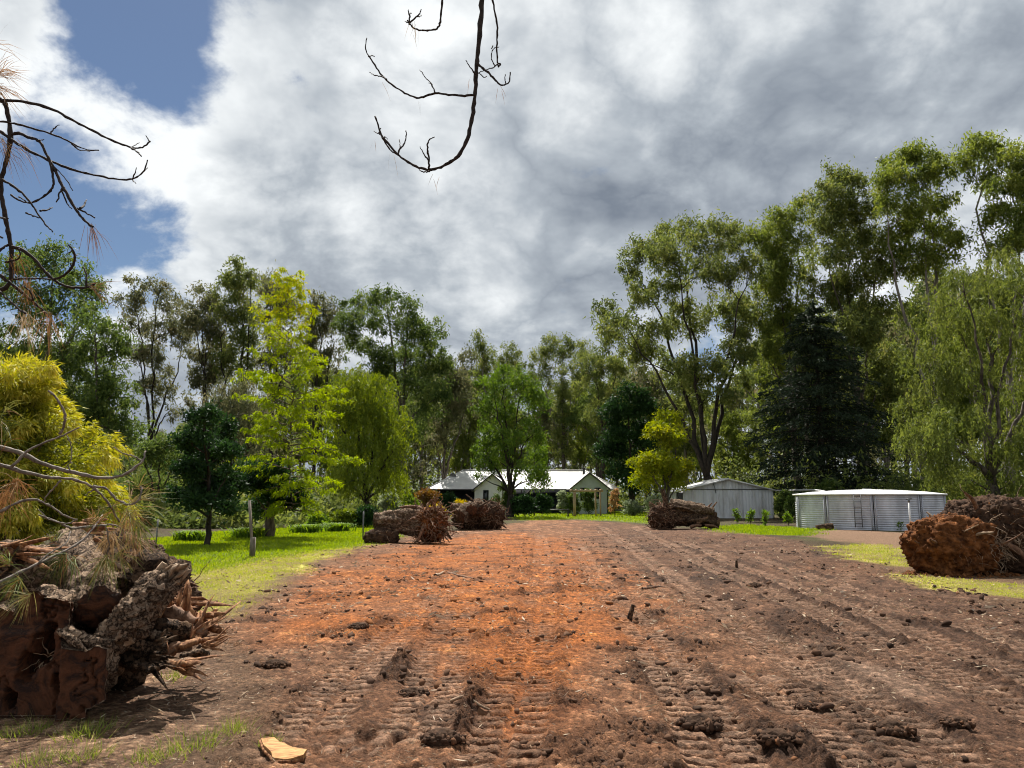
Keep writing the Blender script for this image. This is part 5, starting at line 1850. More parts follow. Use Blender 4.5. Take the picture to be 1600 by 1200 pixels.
def clod_part(name, parent, c, rad, n, size, mat, seed, top_only=True):
    """crumbs and clods lying on an earth mass"""
    rg = np.random.default_rng(seed)
    V, F = ICO[1]
    m = MB()
    for i in range(n):
        u = unit(rg.normal(size=(1, 3)))[0]
        if top_only:
            u[2] = abs(u[2]) * 0.9 + 0.1
        p = np.array(c) + u * np.array(rad) * rg.uniform(0.88, 1.08)
        s = size * rg.uniform(0.35, 1.3)
        m.add(V * (1 + 0.33 * rg.normal(size=(len(V), 1))) * s * rg.uniform(0.5, 1.4, 3) + p, tris=F, var=np.clip(rg.normal(0.35, 0.2), 0, 1))
    o = m.build(name, M[mat], parent)
    tag(o, kind='stuff')


# right hand root ball
def right_root_ball():
    g = gp(1490, 903)
    d = g.y + 0.75
    t = thing('root_ball', 'big square edged root ball of red earth at the right edge', 'root ball', (g.x, d, 0))
    k = ppm(d)
    c = at(1487, 855, d) - Vector((g.x, d, 0))
    c = np.array(c)
    lump('earth_mass', c, (0.82, 0.54, 0.57), 'redearth', t, 0.42, 1.7, 6, 3, 0.26, None, 0.085)
    clod_part('clods', t, c + np.array([0, 0, 0.06]), (0.82, 0.52, 0.58), 900, 0.045, 'redearth', 4)
    clod_part('clods', t, c, (0.84, 0.54, 0.57), 500, 0.035, 'redearth', 7, False)
    root_tangle('hair_roots', c, (0.85, 0.55, 0.6), 'root', t, 170, 0.35, 0.010, 5, (0.35, -0.9, -0.1), 0.6, 0.92)
    root_tangle('fine_roots', c + np.array([0.5, -0.05, -0.05]), (0.5, 0.45, 0.5), 'root_pale', t, 120, 0.45, 0.010, 6, (0.7, -0.8, 0), 0.8, 0.92)
    rgb = np.random.default_rng(66)
    for s_ in range(20):
        a_ = rgb.uniform(0, 6.28)
        u_ = np.array([math.cos(a_) * 0.95, -abs(rgb.normal()) * 0.8 - 0.1, math.sin(a_) * 0.9])
        u_ /= np.linalg.norm(u_)
        p_ = c + u_ * np.array([0.78, 0.5, 0.52])
        q_ = p_ + (u_ + rgb.normal(size=3) * 0.5 + np.array([0, 0, -0.2])) * rgb.uniform(0.12, 0.42)
        q_[2] = max(q_[2], 0.04)
        r_ = rgb.uniform(0.012, 0.04)
        root_part([p_ - u_ * 0.1, (p_ + q_) / 2 + rgb.normal(size=3) * 0.03, q_], [r_, r_ * 0.8, r_ * 0.4], 'root' if s_ % 2 else 'root_pale', t, 160 + s_)
    clod_part('fallen_crumbs', t, (c[0], c[1] - 0.25, 0.0), (1.15, 0.75, 0.06), 420, 0.04, 'redearth', 77)
    t2 = thing('root_ball', 'darker root ball full of torn roots behind the red one at the right edge', 'root ball', (g.x + 1.55, d + 0.35, 0))
    c2 = np.array([0.15, 0.1, 0.80])
    lump('earth_mass', c2, (0.95, 0.62, 0.72), 'darkearth', t2, 0.28, 1.9, 6, 13, 0.2, 0.0, 0.11)
    clod_part('clods', t2, c2, (0.95, 0.65, 0.78), 700, 0.045, 'redearth', 14)
    root_tangle('torn_roots', c2, (0.9, 0.6, 0.72), 'root_pale', t2, 300, 0.55, 0.014, 15, (-0.2, -0.8, 0.25), 0.5, 0.9)
    for s, (a, b, r) in enumerate((((-0.45, -0.3, 1.3), (-0.85, -0.55, 1.75), 0.05), ((-0.2, -0.5, 0.7), (0.25, -0.85, 0.25), 0.08), ((0.2, -0.5, 0.5), (0.7, -0.9, 0.15), 0.09), ((0.3, -0.2, 1.4), (0.75, -0.4, 1.6), 0.035), ((-0.3, -0.55, 0.9), (-0.75, -0.8, 0.95), 0.04))):
        a, b = np.array(a), np.array(b)
        root_part([a, (a + b) / 2 + np.array([0.04, 0, 0.08]), b], [r, r * 0.8, r * 0.35], 'root', t2, 60 + s)
    w = thing('wood_chunk', 'orange split chunk of wood lying before the dark root ball', 'wood chunk', tuple(gp(1573, 897)))
    log_part('chunk', [(-0.12, 0, 0.09), (0.14, 0.03, 0.1)], [0.10, 0.09], 'splinter', w, 0.2, 12, 8, 71, True, 'splinter', 'splinter')


right_root_ball()


def fallen_stump(label, px, py, w_px, seed, trunk, ball, extra, mat_log='pinebark_dark', ball_mat='darkearth', tangle='root', nroots=150, flip=1):
    g = gp(px, py)
    t = thing('uprooted_stump', label, 'stump', (g.x, g.y + 0.8, 0))
    if trunk:
        for i, (a, b, ra, rb) in enumerate(trunk):
            mid = (np.array(a) + np.array(b)) / 2 + np.array([0, 0, 0.03])
            log_part('trunk', [a, mid, b], [ra, (ra + rb) / 2, rb], mat_log if i % 2 == 0 else ('pinebark' if mat_log == 'pinebark_dark' else 'pinebark_dark'), t, 0.42, 30, 44, seed + i, True, 'cut', None, -0.05)
    for i, (c, r) in enumerate(ball):
        r8 = tuple(q * 0.82 for q in r)
        lump('earth_mass', c, r8, ball_mat, t, 0.34, 2.2, 5, seed + 20 + i, 0.1, 0.0, 0.15)
        clod_part('clods', t, c, tuple(q * 0.92 for q in r), 420, 0.045, 'redearth' if i == 0 else ball_mat, seed + 30 + i, False)
        root_tangle('root_tangle', c, r, tangle, t, int(nroots * 1.5), 0.75, 0.034, seed + 40 + i, (0.1, -0.5, 0.15), 0.25, 0.72, 5)
        root_tangle('hair_roots', c, r, 'root_pale', t, nroots, 0.5, 0.013, seed + 50 + i, (0.1, -0.6, 0.2), 0.4, 0.85, 4)
    for i, (a, b, r) in enumerate(extra):
        a, b = np.array(a), np.array(b)
        bow = np.array([0.05, -0.05, 0.10]) * np.linalg.norm(b - a)
        root_part([a, (a + b) / 2 + bow, b], [r, r * 0.85, r * 0.45], 'root' if i % 3 else 'pinebark_dark', t, seed + 70 + i)
    return t


# log with root plate, left of centre
fallen_stump('uprooted log with red root plate, left one of the pair before the house', 640, 850, 140, 200,
             [((-1.4, -0.25, 0.80), (0.5, 0.1, 0.72), 0.20, 0.38), ((-1.0, 0.15, 0.98), (0.4, 0.1, 1.05), 0.10, 0.22), ((-0.9, -0.3, 0.52), (0.5, 0.0, 0.55), 0.11, 0.28)],
             [((0.68, -0.05, 0.66), (0.55, 0.55, 0.60))],
             [((-1.5, -0.2, 0.3), (-0.6, -0.4, 0.5), 0.16), ((0.4, 0.0, 1.2), (-0.5, -0.1, 1.3), 0.07), ((0.9, -0.3, 1.1), (0.7, -0.5, 1.6), 0.05), ((1.0, -0.4, 0.6), (1.5, -0.6, 0.15), 0.06), ((0.5, -0.5, 0.7), (0.3, -0.9, 0.1), 0.07)],
             ball_mat='redearth', nroots=190, mat_log='pinebark')
w = thing('root_clump', 'pale clump of broken roots under the left log before the house', 'root clump', tuple(gp(593, 850) + Vector((0, 0.3, 0))))
lump('earth_mass', (0, 0, 0.2), (0.5, 0.35, 0.28), 'darkearth', w, 0.3, 2.0, 4, 230, 0.0, 0.0, 0.14)
root_tangle('root_tangle', (0, 0, 0.22), (0.45, 0.35, 0.25), 'root_pale', w, 60, 0.3, 0.018, 231, (0, -0.6, 0.3), 0.4, 0.85)
# stump behind it
fallen_stump('uprooted stump with sawn forks, right one of the pair before the house', 740, 829, 95, 300,
             [((-0.75, -0.6, 0.75), (0.1, 0.4, 1.1), 0.28, 0.36), ((-0.1, -0.75, 1.05), (0.2, 0.5, 1.2), 0.22, 0.30), ((-1.2, -0.2, 1.15), (-0.2, 0.2, 1.0), 0.16, 0.25), ((0.5, -0.6, 1.0), (0.5, 0.4, 1.0), 0.24, 0.3)],
             [((0.85, 0.0, 0.72), (0.68, 0.6, 0.68)), ((-0.2, 0.3, 0.5), (0.9, 0.5, 0.5))],
             [((0.1, -0.3, 1.2), (-0.45, -0.2, 1.85), 0.06), ((-0.9, 0.0, 1.1), (-1.4, -0.2, 1.45), 0.05), ((0.7, -0.2, 1.3), (1.3, -0.3, 1.1), 0.06), ((0.3, -0.6, 1.2), (0.9, -0.5, 1.55), 0.05), ((1.1, -0.4, 0.4), (1.7, -0.5, 0.1), 0.06)],
             mat_log='pinebark', nroots=110)
# right pile
fallen_stump('uprooted stump with bundled dark trunks and one tall root, before the shed', 1072, 827, 110, 400,
             [((1.75, -0.35, 0.62), (-0.7, 0.3, 1.05), 0.20, 0.30), ((1.6, -0.5, 0.95), (-0.6, 0.1, 1.25), 0.14, 0.24), ((1.85, -0.55, 0.32), (-0.5, 0.1, 0.6), 0.20, 0.32), ((1.2, 0.0, 1.15), (-0.6, 0.2, 1.35), 0.15, 0.2)],
             [((-1.1, -0.05, 0.62), (0.72, 0.62, 0.66))],
             [((-0.95, -0.25, 0.7), (-1.12, -0.3, 2.15), 0.16), ((-1.3, -0.2, 0.9), (-1.85, -0.2, 1.45), 0.05), ((0.6, -0.8, 0.3), (1.2, -0.7, 0.62), 0.10), ((0.1, -0.8, 0.45), (1.55, -0.75, 0.3), 0.09), ((1.2, -0.3, 1.0), (1.55, -0.4, 1.4), 0.05), ((1.5, -0.2, 1.0), (1.85, -0.3, 1.45), 0.045), ((-0.8, -0.3, 1.2), (0.9, -0.65, 0.7), 0.07), ((0.2, -0.9, 0.12), (0.8, -0.95, 0.2), 0.09), ((1.0, -0.9, 0.2), (1.7, -1.0, 0.08), 0.07)],
             ball_mat='darkearth', nroots=170)
g = gp(1289, 828)
o = thing('small_log', 'small dark log lying on the grass before the tank ladder', 'log', (g.x, g.y, 0))
log_part('bark', [(-0.42, 0.1, 0.12), (0.42, -0.05, 0.16)], [0.13, 0.17], 'pinebark_dark', o, 0.2, 16, 12, 500, True, 'cut', 'cut')


# left foreground: sawn multi-stem stump and its logs
def sawn_block():
    O = gp(70, 1115)
    d = O.y - 0.05
    t = thing('sawn_stump', 'huge red sawn stump face with grey bark, lowest at the left edge', 'stump', (O.x, d, 0))
    out_px = [(-150, 1000), (-90, 965), (-40, 968), (-12, 952), (14, 960), (24, 933), (45, 926), (62, 934), (76, 939), (100, 943), (105, 962), (107, 984), (94, 996), (112, 1009), (140, 1016), (160, 1009), (178, 1008), (179, 1040), (177, 1062), (178, 1090), (160, 1096), (148, 1103), (146, 1116), (110, 1126), (60, 1131), (0, 1134), (-70, 1132), (-150, 1110)]
    poly = np.array([(at(px, py, d).x - O.x, at(px, py, d).z) for px, py in out_px])
    # resample the outline finely and roughen it
    seg = np.vstack([poly, poly[:1]])
    L = np.concatenate([[0], np.cumsum(np.linalg.norm(np.diff(seg, axis=0), axis=1))])
    s = np.linspace(0, L[-1], 150, endpoint=False)
    out = np.column_stack([np.interp(s, L, seg[:, 0]), np.interp(s, L, seg[:, 1])])
    out += 0.035 * np.column_stack([fbm(np.column_stack([s * 9, s * 0]), 3, 0.6, 5), fbm(np.column_stack([s * 9, s * 0 + 7]), 3, 0.6, 6)])
    n = len(out)
    # sawn face: a fine sheet clipped to the outline, with hollows eaten into it
    step = 0.011
    xs = np.arange(out[:, 0].min(), out[:, 0].max(), step)
    zs = np.arange(out[:, 1].min(), out[:, 1].max(), step)
    XX, ZZ = np.meshgrid(xs, zs, indexing='ij')
    fx, fz = XX.ravel(), ZZ.ravel()
    sd_ = sdf_poly(fx, fz, out)
    # pull rim vertices onto the outline
    near = (sd_ < step * 0.9) & (sd_ > -step * 1.2)
    if near.any():
        dd = np.hypot(fx[near][:, None] - out[None, :, 0], fz[near][:, None] - out[None, :, 1])
        j = dd.argmin(1)
        fx = fx.copy(); fz = fz.copy()
        fx[near] = out[j, 0]
        fz[near] = out[j, 1]
    ok = sd_ > -step * 1.2
    dep = 0.012 * fbm(np.column_stack([fx * 14, fz * 14]), 4, 0.65, 9) + 0.06 * sstep(np.abs(fbm(np.column_stack([fx * 3.1, fz * 2.2 + 5]), 4, 0.6, 19)), 0.022, 0.0)
    for hx, hz, hr, hd in ((66, 1010, 0.10, 0.35), (40, 1045, 0.08, 0.3), (92, 1072, 0.06, 0.25), (15, 1095, 0.06, 0.25), (56, 962, 0.02, 0.12)):
        c = at(hx, hz, d)
        q = np.hypot(fx - (c.x - O.x), (fz - c.z) * 0.62) + 0.05 * fbm(np.column_stack([fx * 8, fz * 8 + 3]), 4, 0.65, 15)
        dep = dep + hd * sstep(q, hr, hr * 0.45)
    # the block stands in planes: right hand stem a little proud
    dep = dep - 0.10 * sstep(fx, at(100, 1040, d).x - O.x - 0.03, at(100, 1040, d).x - O.x + 0.03)
    dep = dep + 0.10 * sstep(fz, at(0, 985, d).z - 0.03, at(0, 985, d).z + 0.03)
    edge = sd_ < step * 0.9
    idx = np.arange(len(fx)).reshape(len(xs), len(zs))
    q = np.stack([idx[:-1, :-1], idx[1:, :-1], idx[1:, 1:], idx[:-1, 1:]], -1).reshape(-1, 4)
    q = q[ok[q].all(1)]
    used = np.unique(q)
    remap = -np.ones(len(fx), int)
    remap[used] = np.arange(len(used))
    V = np.column_stack([fx, dep, fz])[used]
    MB().add(V, quads=remap[q]).build('cut_face', M['cut'], t, True)
    # bark body behind the face
    rings = 18
    c0 = out.mean(0)
    VV = []
    for k in range(rings):
        f = k / (rings - 1)
        y = -0.02 + 1.15 * f
        o2 = c0 + (out - c0) * (1.0 - 0.28 * f ** 1.5) + np.array([-0.25 * f, 0.10 * f])
        if k == 0:
            yy = -0.09 * sstep(out[:, 0], at(100, 1040, d).x - O.x - 0.03, at(100, 1040, d).x - O.x + 0.03) + 0.09 * sstep(out[:, 1], at(0, 985, d).z - 0.03, at(0, 985, d).z + 0.03)
        P3 = np.column_stack([o2[:, 0], y + yy * (1 - f), o2[:, 1]])
        nn = fbm(P3 * 5.0, 4, 0.65, 25)
        nrm = (o2 - c0) / (np.linalg.norm(o2 - c0, axis=1)[:, None] + 1e-6)
        amp = 0.0 if k == 0 else 0.2
        P3[:, 0] += nrm[:, 0] * nn * amp
        P3[:, 2] = np.maximum(P3[:, 2] + nrm[:, 1] * nn * amp, 0.0)
        VV.append(P3)
    VV = np.vstack(VV)
    i = np.arange(rings - 1)[:, None] * n
    j = np.arange(n)[None, :]
    k2 = (j + 1) % n
    qq = np.stack([i + j, i + k2, i + n + k2, i + n + j], -1).reshape(-1, 4)
    MB().add(VV, quads=qq).build('bark', M['pinebark'], t, False)
    # bark flake splitting off over the right hand stem
    rel = lambda px, py, dd: np.array(at(px, py, dd)) - np.array([O.x, d, 0])
    log_part('bark_strip', [rel(92, 985, d - 0.02), rel(115, 1001, d - 0.07), rel(136, 1018, d - 0.10)], [0.014, 0.024, 0.006], 'pinebark', t, 0.6, 9, 18, 33, False)
    log_part('bark_strip', [rel(104, 984, d + 0.05), rel(140, 1003, d - 0.02), rel(178, 1006, d - 0.06)], [0.035, 0.035, 0.02], 'pinebark', t, 0.3, 12, 14, 34)
    root_tangle('torn_fibres', rel(72, 1030, d + 0.1), (0.10, 0.06, 0.10), 'root_pale', t, 26, 0.2, 0.006, 35, (0.2, -0.5, -0.6), 0.8, 0.5, 4)


sawn_block()


def wl(*a):
    return np.array(at(*a))


O1 = gp(165, 1040)
o = thing('pine_log', 'grey barked log with shadowed sawn end leaning back behind the sawn stump', 'log', (O1.x, O1.y, 0))
ob = np.array([O1.x, O1.y, 0])
log_part('bark', [wl(152, 950, 6.35) - ob, wl(135, 890, 6.8) - ob, wl(108, 845, 7.3) - ob], [0.145, 0.14, 0.12], 'pinebark', o, 0.28, 44, 64, 601, True, 'cut', 'pinebark', -0.12)
log_part('fork', [wl(150, 960, 6.6) - ob, wl(180, 1000, 6.9) - ob, wl(200, 1035, 7.1) - ob], [0.15, 0.2, 0.26], 'pinebark_dark', o, 0.30, 34, 40, 602, True)
o = thing('pine_log', 'broken hollow log slanting up to the right over the stump pile', 'log', tuple(gp(190, 1035)))
ob = np.array(gp(190, 1035))
log_part('bark', [wl(168, 1010, 6.15) - ob, wl(205, 968, 6.2) - ob, wl(240, 925, 6.35) - ob, wl(270, 900, 6.5) - ob], [0.085, 0.108, 0.105, 0.085], 'pinebark', o, 0.45, 48, 80, 611, True, 'pinebark_dark', 'pinebark_dark', -0.2)
log_part('broken_spike', [wl(262, 893, 6.5) - ob, wl(280, 888, 6.45) - ob, wl(294, 882, 6.4) - ob], [0.05, 0.03, 0.008], 'root_pale', o, 0.25, 9, 10, 612)
log_part('loose_bark', [wl(205, 925, 6.6) - ob, wl(235, 895, 6.75) - ob, wl(255, 885, 6.9) - ob], [0.12, 0.17, 0.10], 'pinebark_dark', o, 0.35, 34, 40, 613, True)

o = thing('pine_log', 'weathered bark log lying behind the sawn stump at the left edge', 'log', tuple(gp(20, 1000)))
ob = np.array(gp(20, 1000))
log_part('bark', [wl(-120, 915, 6.6) - ob, wl(-10, 905, 6.7) - ob, wl(95, 912, 7.0) - ob], [0.26, 0.24, 0.2], 'pinebark', o, 0.35, 40, 60, 671, True, 'cut', 'cut')
log_part('branch_stub', [wl(15, 890, 6.7) - ob, wl(30, 868, 6.6) - ob, wl(38, 855, 6.55) - ob], [0.07, 0.05, 0.03], 'pinebark_dark', o, 0.4, 12, 14, 672, True, None, 'splinter')

# the mass of broken stump behind
O2 = gp(190, 1030)
t = thing('stump_mass', 'dark torn stump mass in the hollow under the leaning logs', 'stump', (O2.x, O2.y + 0.7, 0))
ob = np.array([O2.x, O2.y + 0.7, 0])
lump('earth_mass', (-0.62, 0.45, 0.40), (0.66, 0.5, 0.48), 'darkearth', t, 0.34, 2.2, 6, 621, 0.0, 0.0, 0.12)
lump('bark_mass', (-0.95, 0.75, 0.68), (0.55, 0.55, 0.42), 'pinebark_dark', t, 0.4, 2.2, 6, 622, 0.0, 0.0, 0.1)
root_tangle('root_tangle', (-0.35, 0.25, 0.36), (0.6, 0.4, 0.36), 'root', t, 150, 0.5, 0.016, 623, (0.5, -0.6, 0.1), 0.6, 0.85)
for i, (a, b, r, mt) in enumerate((((212, 1000, 6.6), (300, 985, 6.7), 0.075, 'pinebark_dark'), ((235, 965, 6.9), (305, 975, 6.9), 0.06, 'root'), ((200, 1040, 6.4), (262, 1010, 6.5), 0.06, 'pinebark_dark'), ((255, 1000, 6.7), (322, 990, 6.9), 0.05, 'root'), ((245, 1030, 6.5), (300, 1010, 6.6), 0.035, 'root'))):
    log_part('broken_root', [wl(*a) - ob, (wl(*a) + wl(*b)) / 2 - ob + np.array([0, 0, 0.04]), wl(*b) - ob], [r, r, r * 0.6], mt, t, 0.5, 14, 26, 630 + i, False, 'splinter', 'splinter')

BK = 'torn bark flakes on the left stump pile'
for i, (px, py, dd, L_, w_, rz, rx, mt, lab) in enumerate((
        (215, 1018, 6.5, 0.34, 0.12, 0.5, 0.9, 'pinebark_dark', 'dark bark flake propped in the hollow of the stump pile'),
        (240, 985, 6.6, 0.30, 0.10, -0.4, 0.5, 'pinebark', 'tan bark flake under the broken hollow log'),
        (285, 1008, 6.6, 0.26, 0.09, 0.2, 0.3, 'splinter', 'orange bark flake lying flat right of the hollow'),
        (232, 1040, 6.3, 0.24, 0.10, 1.2, 0.4, 'pinebark_dark', 'dark bark flake lowest beside the sawn stump'),
        (195, 1000, 6.3, 0.30, 0.08, 0.9, 1.2, 'pinebark_dark', 'upright bark flake where the logs meet'),
        (305, 1022, 6.5, 0.20, 0.08, -0.7, 0.2, 'pinebark', 'small bark flake at the right foot of the stump pile'),
        (180, 905, 6.9, 0.36, 0.14, 0.3, 0.8, 'pinebark', 'grey bark flake high between the two logs'),
        (225, 895, 7.0, 0.34, 0.12, -0.5, 0.7, 'splinter', 'rusty bark flake behind the broken hollow log'))):
    rgk = np.random.default_rng(900 + i)
    p = at(px, py, dd)
    o = thing('bark_flake', lab, 'bark', (p.x, p.y, p.z), BK)
    o.rotation_euler = (rx - 0.4, 0.3 * math.sin(i * 2.1), rz)
    nx, ny = 16, 9
    gx, gy = np.meshgrid(np.linspace(-1, 1, nx), np.linspace(-1, 1, ny), indexing='ij')
    edge = 1 - 0.25 * fbm(np.column_stack([gx.ravel() * 3 + i, gy.ravel() * 3]), 3, 0.6, 30 + i)
    hh = 0.03 * (1 - gy.ravel() ** 2) + 0.03 * fbm(np.column_stack([gx.ravel() * 4, gy.ravel() * 4 + i]), 4, 0.65, 40 + i)
    top = np.column_stack([gx.ravel() * L_ / 2 * edge, gy.ravel() * w_ * edge, hh])
    bot = top - np.array([0, 0, 0.03])
    ids = np.arange(nx * ny).reshape(nx, ny)
    Q = np.stack([ids[:-1, :-1], ids[1:, :-1], ids[1:, 1:], ids[:-1, 1:]], -1).reshape(-1, 4)
    rim = list(ids[:, 0]) + list(ids[-1, 1:]) + list(ids[-2::-1, -1]) + list(ids[0, -2:0:-1])
    N_ = nx * ny
    S_ = [(rim[k], rim[(k + 1) % len(rim)], rim[(k + 1) % len(rim)] + N_, rim[k] + N_)[::-1] for k in range(len(rim))]
    MB().add(np.vstack([top, bot]), quads=np.vstack([Q, Q[:, ::-1] + N_, np.array(S_)])).build('flake', M[mt], o)

WD = 'splintered wood pieces beside the left stump pile'


def shard(label, pts, radii, mat='splinter', seed=0, capm='splinter', nm='wood_splinter'):
    """split wood: a few flat slivers of uneven length lying side by side, one mesh"""
    b = np.array([pts[0][0], pts[0][1], 0])
    o = thing(nm, label, 'wood splinter', tuple(b), WD)
    rg = np.random.default_rng(seed)
    P = np.array([np.array(p) - b for p in pts])
    ax = P[-1] - P[0]
    L = np.linalg.norm(ax)
    ax /= L
    sd_ = np.cross(ax, np.array([0.3, -0.9, 0.3]))
    sd_ /= np.linalg.norm(sd_)
    up = np.cross(sd_, ax)
    R0 = max(radii)
    m = MB()
    k = 9
    for i in range(k):
        a0, a1 = rg.uniform(-0.12, 0.25) * L, L * rg.uniform(0.65, 1.15)
        cx, cy = rg.uniform(-0.75, 0.75) * R0, rg.uniform(-0.5, 0.5) * R0
        w, h = R0 * rg.uniform(0.25, 0.6), R0 * rg.uniform(0.04, 0.12)
        roll = rg.uniform(-1.2, 1.2)
        sdi, upi = sd_ * math.cos(roll) + up * math.sin(roll), up * math.cos(roll) - sd_ * math.sin(roll)
        axi = ax + rg.normal(size=3) * 0.22
        ts = np.array([a0, a0 + (a1 - a0) * 0.35, a0 + (a1 - a0) * 0.75, a1])
        sc_ = np.array([rg.uniform(0.4, 0.9), 1.0, rg.uniform(0.6, 0.9), rg.uniform(0.02, 0.2)])
        V = []
        for t_, q in zip(ts, sc_):
            c = P[0] + axi * t_ + sd_ * (cx + rg.normal() * 0.12 * R0) + up * (cy + rg.normal() * 0.12 * R0)
            for u_, v_ in ((-1, -1), (1, -0.7), (0.9, 1), (-0.7, 0.8)):
                V.append(c + sdi * u_ * w * q + upi * v_ * h * q)
        Q = [(j * 4 + e, j * 4 + (e + 1) % 4, j * 4 + 4 + (e + 1) % 4, j * 4 + 4 + e) for j in range(3) for e in range(4)] + [(3, 2, 1, 0), (12, 13, 14, 15)]
        m.add(V, quads=Q)
    m.build('sliver_bundle', M[mat], o)


shard('orange upright wood splinter right of the hollow log', [wl(292, 985, 7.0), wl(291, 955, 7.05), wl(288, 930, 7.1)], [0.10, 0.075, 0.02], seed=641)
shard('rounded orange wood splinter tucked under the hollow log end', [wl(262, 965, 6.95), wl(268, 945, 7.0), wl(262, 925, 7.05)], [0.09, 0.11, 0.05], seed=642)
shard('short boxy orange offcut furthest right on the stump pile', [wl(308, 968, 7.1), wl(338, 972, 7.0)], [0.075, 0.085], seed=643)
shard('long tan splinter sloping to the ground right of the stump pile', [wl(300, 1000, 6.7), wl(325, 985, 6.9), wl(350, 970, 7.2)], [0.05, 0.06, 0.03], 'splinter', 644)
shard('pale frayed splinter lying lowest before the stump pile', [wl(270, 1035, 6.3), wl(300, 1030, 6.3), wl(318, 1036, 6.25)], [0.035, 0.055, 0.03], 'splinter', 645)
shard('white torn chip on the dark hollow of the stump pile', [wl(246, 1005, 6.45), wl(258, 995, 6.4), wl(264, 992, 6.4)], [0.03, 0.03, 0.01], 'root_pale', 646)
shard('rust coloured splinter heap at the top of the stump pile', [wl(120, 822, 7.6), wl(150, 815, 7.7), wl(172, 820, 7.8)], [0.05, 0.08, 0.04], 'splinter', 647)
shard('brown splinter lying along the bark behind the sawn stump', [wl(-5, 855, 6.6), wl(25, 862, 6.5), wl(70, 872, 6.5)], [0.05, 0.06, 0.03], 'splinter', 648)

shard('ragged tan splinters at the open end of the broken hollow log', [wl(250, 912, 6.45), wl(268, 900, 6.45), wl(286, 890, 6.4)], [0.07, 0.08, 0.02], 'root_pale', 649)
shard('rusty splinter standing between hollow log and orange splinters', [wl(245, 985, 6.8), wl(250, 955, 6.9), wl(248, 925, 7.0)], [0.09, 0.1, 0.03], 'splinter', 650)
shard('long rusty splinter lying behind the orange splinters', [wl(262, 935, 7.3), wl(300, 940, 7.3), wl(330, 955, 7.3)], [0.06, 0.07, 0.03], 'splinter', 651)
shard('dark splinter leaning from the hollow towards the soil', [wl(222, 1022, 6.4), wl(250, 1030, 6.3), wl(285, 1046, 6.2)], [0.05, 0.05, 0.02], 'pinebark_dark', 652)
shard('tan splinter on the soil just right of the stump pile', [wl(318, 1012, 6.7), wl(345, 1008, 6.8), wl(362, 1000, 6.9)], [0.03, 0.035, 0.02], 'splinter', 653)
# sawn offcut on the ground at the bottom
def offcut():
    c = gp(437, 1180)
    t = thing('sawn_offcut', 'fresh yellow sawn wood offcut lying at the bottom edge', 'offcut', (c.x, c.y, float(true_z(c.x, c.y)) + 0.028), None)
    px = [(404, 1164), (432, 1163), (450, 1172), (478, 1180), (474, 1190), (446, 1194), (430, 1192), (415, 1178)]
    rgo = np.random.default_rng(3)
    px = [(a[0] + (b[0] - a[0]) * f + rgo.normal() * 1.6, a[1] + (b[1] - a[1]) * f + rgo.normal() * 0.8) for a, b in zip(px, px[1:] + px[:1]) for f in (0, 0.33, 0.66)]
    P = [gp(*p) - c for p in px]
    n = len(P)
    V = [(p.x, p.y, 0.018 + 0.008 * math.sin(i * 0.7)) for i, p in enumerate(P)] + [(p.x * 0.97, p.y * 0.97, -0.02) for p in P]
    o = poly_part('sawn_top', V, [tuple(range(n - 1, -1, -1)) if False else tuple(range(n))] + [tuple(range(2 * n - 1, n - 1, -1))] + [(i, n + i, n + (i + 1) % n, (i + 1) % n) for i in range(n)], 'freshcut', t)
    m = MB()
    for i in range(n):
        a, b = Vector(P[i]), Vector(P[(i + 1) % n])
        if i >= 12:
            m.tube([(a.x * 1.01, a.y * 1.01, -0.006), (b.x * 1.01, b.y * 1.01, -0.004)], 0.012, 6)
    m.build('bark_edge', M['splinter'], t)


offcut()


# ------------------------------------------------------------------ pine boughs and overhanging branches
def tuft(mb, p, dirv, n, L, rg, spread=0.55, w=0.0021, droop=0.2):
    """bundle of long needles"""
    d = unit(np.tile(np.array(dirv, float), (n, 1)) + rg.normal(size=(n, 3)) * spread)
    Ls = L * rg.uniform(0.6, 1.2, n)
    p = np.array(p) + rg.normal(size=(n, 3)) * 0.012
    mid = p + d * Ls[:, None] * 0.5
    tip = p + d * Ls[:, None] + np.array([0, 0, -1.0]) * (Ls * droop)[:, None]
    s = unit(np.cross(d, rg.normal(size=(n, 3)))) * w
    V = np.stack([p - s * 0.7, p + s * 0.7, mid + s, mid - s, tip], 1).reshape(-1, 3)
    i = np.arange(n)[:, None] * 5
    mb.add(V, tris=np.concatenate([i + 3, i + 2, i + 4], 1), quads=np.concatenate([i, i + 1, i + 2, i + 3], 1), var=rg.random())


def px_tube(mb, pts, d0, d1, r0, r1, ob, wob=0.0, rg=None, sides=6):
    n = len(pts)
    P = [wl(p[0], p[1], d0 + (d1 - d0) * i / (n - 1)) - ob for i, p in enumerate(pts)]
    P = np.array(P)
    # smooth refine
    t = np.linspace(0, n - 1, max(n * 4, 8))
    Q = np.column_stack([np.interp(t, np.arange(n), P[:, c]) for c in range(3)])
    for _ in range(3):
        Q[1:-1] = 0.25 * Q[:-2] + 0.5 * Q[1:-1] + 0.25 * Q[2:]
    rr = np.linspace(r0, r1, len(Q))
    if rg is not None:
        rr = rr * (1 + 0.12 * rg.normal(size=len(Q)))
        Q = Q + rg.normal(size=Q.shape) * wob
    mb.tube(Q, rr, sides)
    return Q


